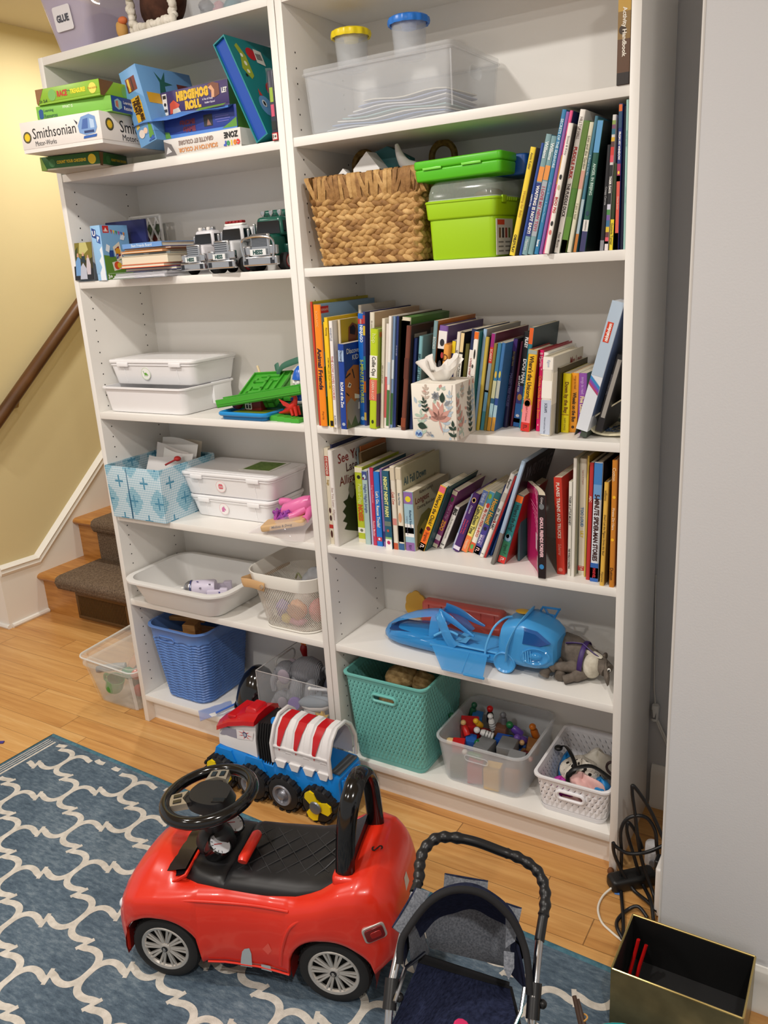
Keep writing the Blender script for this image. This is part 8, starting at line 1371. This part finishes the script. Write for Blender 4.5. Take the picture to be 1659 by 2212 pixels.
for x, nm in ((.699, 'front'), (.888, 'rear')):
    m=MB(); m.tube([(xl(x),y,z) for y,z in ((-.064,.145),(-.066,.205),(-.046,.248),(-.02,.270),(.02,.270),(.046,.248),(.066,.205),(.064,.145))],[(.005,.006)]*8,TW,8,flat=(1,0,0)); m.build('roll_hoop',t)
m = MB(); m.box((xl(.875), -.046, .1475), (xl(.903), .046, .1515), M((86, 88, 92), .5)); m.build('tail_step', t)
YW = M((236, 206, 10), .3)
def twheel(x, y, yellow):
    sg=-1 if y<0 else 1; X=T((xl(x),y,.0555),(PI/2*-sg,0,0)) @ Matrix.Diagonal((1.06,1.06,1.25,1)); m=MB(); m.lathe([(.022,.020),(.036,.021),(.046,.017),(.050,.010),(.050,-.012),(.046,-.018),(.03,-.02),(.0,-.02)],M((20,20,22),.6),28,X=X,cap0=False,cap1=False)
    for k in range(14): a=2*PI*k/14; m.prism([(-.007,-.0015),(.007,-.0015),(.0045,.004),(-.0045,.004)],-.016,.018,M((18,18,20),.65),X=X @ T((.0495*math.cos(a),.0495*math.sin(a),0),(0,0,a-PI/2)))
    o = m.build('wheel', t); m = MB()
    if yellow:
        m.lathe([(.0, .014), (.030, .014)], M((40, 40, 42), .5), 24, X=X, cap0=False, cap1=False)
        for k in range(3): a=2*PI*k/3+.6; m.prism([(-.010,0),(.010,0),(.018,.034),(.008,.044),(-.008,.044),(-.018,.034)],.012,.023,YW,X=X @ T((0,0,0),(0,0,a)))
        m.lathe([(.014, .023), (.018, .025), (.016, .028), (.0, .029)], M((120, 122, 128), .35, .6), 20, X=X, cap0=False)
    else:
        m.lathe([(.030,.020),(.028,.024),(.022,.022),(.018,.016),(.012,.020),(.010,.026),(.0,.027)],M((140,142,150),.35,.5),24,X=X,cap0=False)
    m.build('hub_cap', o)
for x, y_ in ((.500, 1), (.618, 0), (.730, 0), (.845, 1)):
    for y in (-.056, .056): twheel(x, y, y_)
# ================================================================ doll stroller
t=thing('doll_stroller','doll stroller with ribbed black handle, denim seat and pink flower on the rug','doll stroller',(1.60,-.76,RZ_)); ST=dict(world=True)
RUB=M((18,18,20),.38); STEEL=M((196,198,202),.22,1.0); q=NT('denim',.9,spec=.1); v=q.coord(); q.col(q.ramp(q.noise(q.scale(v,(40,40,400)),3,3),[(.3,(22,26,44)),(.7,(44,50,76))])); q.bump(q.noise(v,700,2),.3); DEN=q.m; DGR=noisy('grey_chambray',(84,88,96),(132,136,144),300,.9); BLKF=M((16,16,20),.85)
HP=bez([(1.482,-.748,.492),(1.478,-.725,.497),(1.467,-.700,.504),(1.463,-.676,.514),(1.472,-.650,.520),(1.494,-.632,.517),(1.527,-.615,.508),(1.565,-.597,.490),(1.596,-.588,.480),(1.624,-.589,.469),(1.642,-.602,.455),(1.652,-.624,.441),(1.656,-.648,.426),(1.660,-.672,.412)],130)
rs = []
for i in range(len(HP)):
    f=i/(len(HP)-1); rs.append(.0078+(.0022*(.5+.5*math.cos(i*2*PI/6.5)) if (.06<f<.42 or .56<f<.90) else (.0005 if .42<=f<=.56 else .0)))
m = MB(); m.tube(HP, rs, RUB, 14); m.build('handle_grip', t, **ST)
m=MB(); m.tube([(1.660,-.672,.412),(1.668,-.705,.394),(1.676,-.738,.374),(1.70,-.83,.24),(1.735,-.97,.06)],.0062,STEEL,12); m.build('frame_tube',t,**ST)
m=MB(); m.tube([(1.482,-.748,.492),(1.486,-.795,.455),(1.496,-.852,.414),(1.513,-.90,.36),(1.575,-1.06,.06)],.0062,STEEL,12); m.build('frame_tube',t,**ST)
m=MB(); m.tube([(1.676,-.738,.374),(1.64,-.66,.22),(1.60,-.56,.04)],.006,STEEL,10); m.build('rear_leg',t,**ST); m=MB(); m.tube([(1.499,-.862,.405),(1.47,-.79,.25),(1.43,-.66,.04)],.006,STEEL,10); m.build('rear_leg',t,**ST)
for a,b in (((1.494,-.845,.419),(1.504,-.874,.392)),((1.672,-.722,.383),(1.681,-.757,.350))): m=MB(); m.tube([a,b],.0105,RUB,12); m.ell(tuple((Vector(a)+Vector(b))/2+Vector((.012,.004,-.004))),.007,RUB); m.build('joint',t,**ST)
for x,y in ((1.735,-.97),(1.575,-1.06),(1.60,-.56),(1.43,-.66)): m=MB(); m.lathe([(.0,-.01),(.026,-.01),(.03,-.006),(.03,.006),(.026,.01),(.0,.01)],RUB,20,X=T((x,y,RZ_+.0305),(PI/2,0,math.radians(-59)))); m.build('wheel',t,**ST)
AP=bez([(1.512,-.85,.459),(1.505,-.832,.476),(1.508,-.817,.490),(1.524,-.779,.515),(1.553,-.750,.528),(1.592,-.729,.520),(1.630,-.722,.491),(1.655,-.729,.460),(1.670,-.745,.435),(1.680,-.765,.405)],48)
m = MB(); m.tube(AP, .0055, BLKF, 10); m.build('hood_edge', t, **ST)
R = []
for k, f in enumerate((0, .3, .6, 1.0)):
    R.append([tuple(p+Vector((-.027,.066,-.105))*(f*max(.1,min(1,(p.z-.40)/.12)))+Vector((-.004,.010,.022))*math.sin(PI*f)+Vector((0,0,.003*math.sin(i*.9)*f))) for i,p in enumerate(AP)])
m = MB(); m.loft(R, DEN, close=False); m.build('hood', t, angle=70, **ST)
top = [Vector(p) for p in R[-1]]; n = len(top); i0, i1 = int(n * .30), int(n * .82)
m = MB(); R2 = []
for i in range(i0, i1 + 1):
    f=(i-i0)/(i1-i0); lo=Vector((1.484,-.712,.352)).lerp(Vector((1.592,-.657,.315)),f); R2.append([tuple(top[i].lerp(lo,g)+Vector((.003,-.005,0))*math.sin(PI*g)) for g in (0,.25,.5,.75,1)])
m.loft(R2, DGR, close=False); m.build('back_panel', t, angle=70, **ST)
m = MB()
m.loft([[(1.499,-.80,.47),(1.500,-.80,.42),(1.502,-.79,.375)],[(1.487,-.745,.44),(1.486,-.73,.40),(1.487,-.718,.352)]],DGR,close=False); m.build('side_panel',t,angle=70,**ST); m=MB(); m.loft([[(1.652,-.735,.455),(1.662,-.74,.42),(1.668,-.745,.385)],[(1.612,-.672,.40),(1.602,-.664,.36),(1.592,-.657,.315)]],DEN,close=False); m.build('side_panel',t,angle=70,**ST)
def flap(P, mat, name, e=.0015):
    a,b,c,d=[Vector(p) for p in P]; nrm=(b-a).cross(d-a).normalized()*e; R=[[tuple(a.lerp(b,f)+g) for f,g in ((0,nrm),(.5,nrm*2),(1,nrm),(1,-nrm),(.5,nrm*0),(0,-nrm))],[tuple(d.lerp(c,f)+g) for f,g in ((0,nrm),(.5,nrm*3),(1,nrm),(1,-nrm),(.5,nrm),(0,-nrm))]]; m=MB(); m.loft(R,mat,cap0=True,cap1=True); m.tube([tuple(a),tuple(b)],.0016,DEN,6); m.build(name,t,**ST)
flap([(1.500,-.678,.481),(1.562,-.645,.465),(1.566,-.660,.445),(1.504,-.692,.461)],DGR,'back_flap'); flap([(1.489,-.827,.495),(1.496,-.764,.520),(1.515,-.755,.513),(1.505,-.822,.482)],DGR,'side_flap'); flap([(1.614,-.693,.482),(1.636,-.684,.474),(1.640,-.722,.446),(1.630,-.735,.440)],DGR,'side_flap')
m=MB(); m.add([(1.628,-.737,.436),(1.642,-.730,.433),(1.648,-.745,.420),(1.645,-.760,.410),(1.634,-.752,.418)],[(0,1,2,3,4)],DGR); m.build('pocket',t,**ST)
sl,sr,bl,br=Vector((1.497,-.762,.387)),Vector((1.621,-.704,.336)),Vector((1.512,-.888,.375)),Vector((1.676,-.793,.360)); m=MB(); R=[]
for j in range(9):
    g=j/8; R.append([tuple(sl.lerp(bl,g).lerp(sr.lerp(br,g),f)+Vector((-.006,.010,-.020))*math.sin(PI*f)*g) for f in [i/12 for i in range(13)]])
ext = []
for j in range(1, 6):
    g = j / 5; ext.append([tuple(Vector(p) + Vector((.03, -.055, -.10)) * g) for p in R[-1]])
m.loft(R+ext,DEN,close=False); m.loft([[tuple(Vector(p)+Vector((.004,.004,-.006))) for p in r] for r in R+ext],BLKF,close=False); m.build('seat',t,angle=70,**ST); m=MB(); m.tube(R[0],.004,BLKF,8); m.loft([R[0],[tuple(Vector(p).lerp(Vector(q_),.8)+Vector((0,-.001,.0015))) for p,q_ in zip(R[0],R[1])]],BLKF,close=False); m.build('seat_edge',t,**ST)
for P in ([(1.505,-.765,.40),(1.503,-.82,.42),(1.513,-.872,.41)],[(1.672,-.765,.415),(1.676,-.79,.395),(1.672,-.82,.38)]): m=MB(); m.tube(P,.003,STEEL,8); m.build('hinge_rod',t,**ST)
m = MB(); fc = Vector((1.608, -.845, .358)); ux = (sr - sl).normalized(); uy = (sl - bl).normalized(); X = FR(fc + ux.cross(uy) * .004, ux, uy)
for k in range(5): a=PI/2+.25+2*PI*k/5; m.rbox((.017*math.cos(a),.017*math.sin(a),-.002),.026,.026,.005,.0125,M((206,36,96),.85),X=X,rv=.002)
m.rbox((0, 0, .0), .018, .018, .006, .0085, M((240, 200, 60), .8), X=X, rv=.002); m.build('flower', t, **ST)
# ================================================================ gold box, cables and bits at the right
t=thing('metal_box','open gold metal box with black inside standing by the right wall','box',(1.821,-.335,RZ_)); q=NT('brass',.35,.85); v=q.coord(); q.col(q.ramp(q.noise(v,14,4),[(.3,(128,118,84)),(.7,(164,150,108))])); BRS=q.m; BIN_=M((10,10,11),.6); w,d,h=.234,.154,.132
m = MB(); E = .0025
for a,b in (((-w/2,-d/2,0),(w/2,-d/2+E,h)),((-w/2,d/2-E,0),(w/2,d/2,h)),((-w/2,-d/2+E,0),(-w/2+E,d/2-E,h)),((w/2-E,-d/2+E,0),(w/2,d/2-E,h)),((-w/2+E,-d/2+E,0),(w/2-E,d/2-E,E))): m.box(a,b,BRS)
m.build('shell', t); m = MB(); e = E + .0003
for a,b in (((-w/2+e,-d/2+e,.003),(w/2-e,-d/2+e+.001,h-.002)),((-w/2+e,d/2-e-.001,.003),(w/2-e,d/2-e,h-.002)),((-w/2+e,-d/2+e,.003),(-w/2+e+.001,d/2-e,h-.002)),((w/2-e-.001,-d/2+e,.003),(w/2-e,d/2-e,h-.002))): m.box(a,b,BIN_)
m.box((-w/2+e,-d/2+e,.003),(w/2-e,d/2-e,.024),M((22,22,23),.7)); m.build('lining',t); m=MB(); m.tube([(x,y,h) for x,y in rr(w-.003,d-.003,.002,2)],.0022,M((206,184,120),.25,.9),8,closed=True); m.build('rim',t)
for k,(x,y,L,a) in enumerate(((1.7225,-.325,.088,.30),(1.7365,-.318,.075,.34))): m=MB(); m.tube([(x-.004,y-.035,RZ_+.028),(x,y,RZ_+.07),(x+.006,y+.022,RZ_+.028+L)],[(.0035,.0085)]*3,RED,8,flat=(1,0,0)); tag(m.build('red_strip'),['left one of the two red strips standing in the gold box','right one of the two red strips standing in the gold box'][k],'strip','red strips in the gold box')
CB = M((20, 20, 22), .4)
t=thing('extension_cord','black power cord in loose loops beside the right bookcase','cable',(1.66,-.04,0)); LA=[(1.710,-.011,.142),(1.681,-.022,.218),(1.646,-.036,.280),(1.642,-.037,.264),(1.650,-.034,.203),(1.660,-.030,.121),(1.673,-.025,.058),(1.699,-.039,.008),(1.721,-.096,.008)]; LB=[(1.712,-.010,.06),(1.702,-.013,.09),(1.697,-.016,.120),(1.692,-.018,.165),(1.675,-.024,.197),(1.653,-.033,.203),(1.631,-.041,.189),(1.621,-.045,.155),(1.624,-.043,.096),(1.626,-.048,.012),(1.654,-.131,.007),(1.672,-.195,.007)]; LC=[(1.712,-.012,.129),(1.678,-.030,.110),(1.640,-.048,.106),(1.614,-.055,.120),(1.6085,-.059,.130),(1.614,-.053,.086),(1.649,-.044,.012),(1.694,-.074,.013),(1.721,-.096,.016)]; LD=[(1.665,-.018,.108),(1.651,-.023,.149),(1.635,-.030,.176),(1.632,-.034,.165),(1.634,-.030,.139),(1.647,-.025,.089),(1.668,-.020,.014),(1.701,-.076,.02),(1.718,-.118,.008)]; LE=[(1.704,-.115,.007),(1.680,-.102,.016),(1.659,-.113,.007),(1.648,-.149,.007),(1.654,-.180,.014),(1.672,-.200,.007)]
m = MB()
for L in (LA, LB, LC, LD, LE): m.tube(bez(L, 60), .0042, CB, 10)
m.build('cord', t, world=True)
t=thing('power_adapter','long black power adapter on the floor under the cord loops','adapter',(1.645,-.022,.0003),math.radians(43)); m=MB(); m.rbox((0,0,0),.115,.042,.032,.010,M((18,18,19),.45),rv=.008); m.build('case',t)
m=MB(); m.tube(bez([(1.612,-.063,.012),(1.597,-.092,.0035),(1.598,-.134,.0035),(1.617,-.170,.0035),(1.646,-.189,.0035),(1.676,-.205,.0035),(1.70,-.23,.0035)],40),.0026,M((228,222,208),.5),8); tag(m.build('cable'),'thin white cable curving out on the floor from the black adapter','cable')
t=thing('power_strip','white power strip standing against the jutting wall behind the cord','power strip',(1.728,-.06,0)); m=MB(); m.rbox((0,0,.0005),.032,.075,.128,.008,M((236,234,230),.4),rv=.006); m.build('case',t); m=MB(); m.rbox((-.016,.012,.09),.02,.03,.03,.004,CB,rv=.003); m.build('plug',t)
t=thing('plug_adapter','white rounded plug adapter on the floor behind the cord','adapter',(1.668,.068,.0003)); m=MB(); m.rbox((0,0,0),.030,.03,.046,.010,M((206,206,208),.4),rv=.006); m.lathe([(.0155,.03),(.0155,.058),(.013,.062),(.0,.063)],M((232,232,234),.3),20); m.build('case',t); m=MB(); m.lathe([(.0,-.006),(.009,-.006),(.009,.004)],M((120,120,124),.4),16,X=T((.008,-.016,.016),(PI/2,0,0))); m.build('socket',t)
m=MB(); m.box((0,0,0),(.016,.008,.003),M((86,140,220),.5),c=.0008); tag(m.build('paper_scrap',loc=(1.618,-.072,.0004),rot=(0,0,.2)),'small blue scrap on the floor by the white cable','scrap')
m=MB(); m.ell((1.592,-.012,.010),(.008,.008,.010),M((110,66,30),.8)); m.ell((1.597,-.016,.006),(.007,.006,.006),M((150,100,50),.8)); tag(m.build('acorn'),'small brown curl on the floor at the corner of the right bookcase','scrap')
t=thing('cable_tag','small white inline box on a double cable hanging from the back wall','cable',(1.614,.288,.264)); m=MB(); m.lathe([(.0,0),(.009,0),(.010,.003),(.010,.042),(.008,.046),(.0,.046)],M((216,216,212),.4),18,X=T((0,0,0),(.06,.05,0))); m.box((-.006,-.0106,.008),(.006,-.0100,.034),M((120,120,120),.5)); m.build('sleeve',t); m=MB()
for k in (0,1): m.tube(bez([(.002+.004*k,.0,.006),(.03+.006*k,.003,-.06),(.075+.008*k,.005,-.15),(.112,.006,-.2)],16),.0026,M((216,214,208),.5),8)
m.tube([(0, .002, .044), (-.006, .008, .09), (-.014, .010, .4)], .0022, M((200, 198, 192), .5), 8); m.build('cord', t)
t=thing('bowl','teal plastic bowl rim at the bottom edge before the gold box','bowl',(1.824,-.778,RZ_)); m=MB(); X=T((0,0,.253)); m.lathe([(.030,0),(.050,.015),(.062,.060),(.066,.098),(.070,.104),(.067,.107),(.062,.1),(.056,.05),(.04,.018),(.0,.012)],M((12,140,140),.3),36,X=X,cap1=False); m.build('body',t)
m=MB(); m.rbox((0,0,0),.12,.12,.245,.01,M((60,60,66),.6),rv=.006); tag(m.build('stool',loc=(1.845,-.79,RZ_)),'dark low block that carries the teal bowl, cut off by the frame','stool')
m = MB(); WD2 = M((64, 44, 32), .6)
for a, b in (((1.724, -.694, .356), (1.772, -.745, .268)), ((1.728, -.692, .350), (1.790, -.76, .268))): m.tube([a, b], [.0036, .005], WD2, 8)
m.tube([(1.741+.007*math.cos(a),-.705+.005*math.sin(a),.333+.004*math.sin(a+1)) for a in [2*PI*i/14 for i in range(14)]],.0014,M((190,140,70),.6),6,closed=True); tag(m.build('twig_bundle'),'two dark brown sticks tied with a tan band leaning on the teal bowl','sticks')
t=thing('toy_bag','dark grey rounded soft corner at the bottom edge before the gold box','bag',(1.905,-.755,RZ_+.2505)); crumple('body',t,(.025,.02,.09),(.035,.03,.09),M((44,44,48),.7),99,amp=.06)
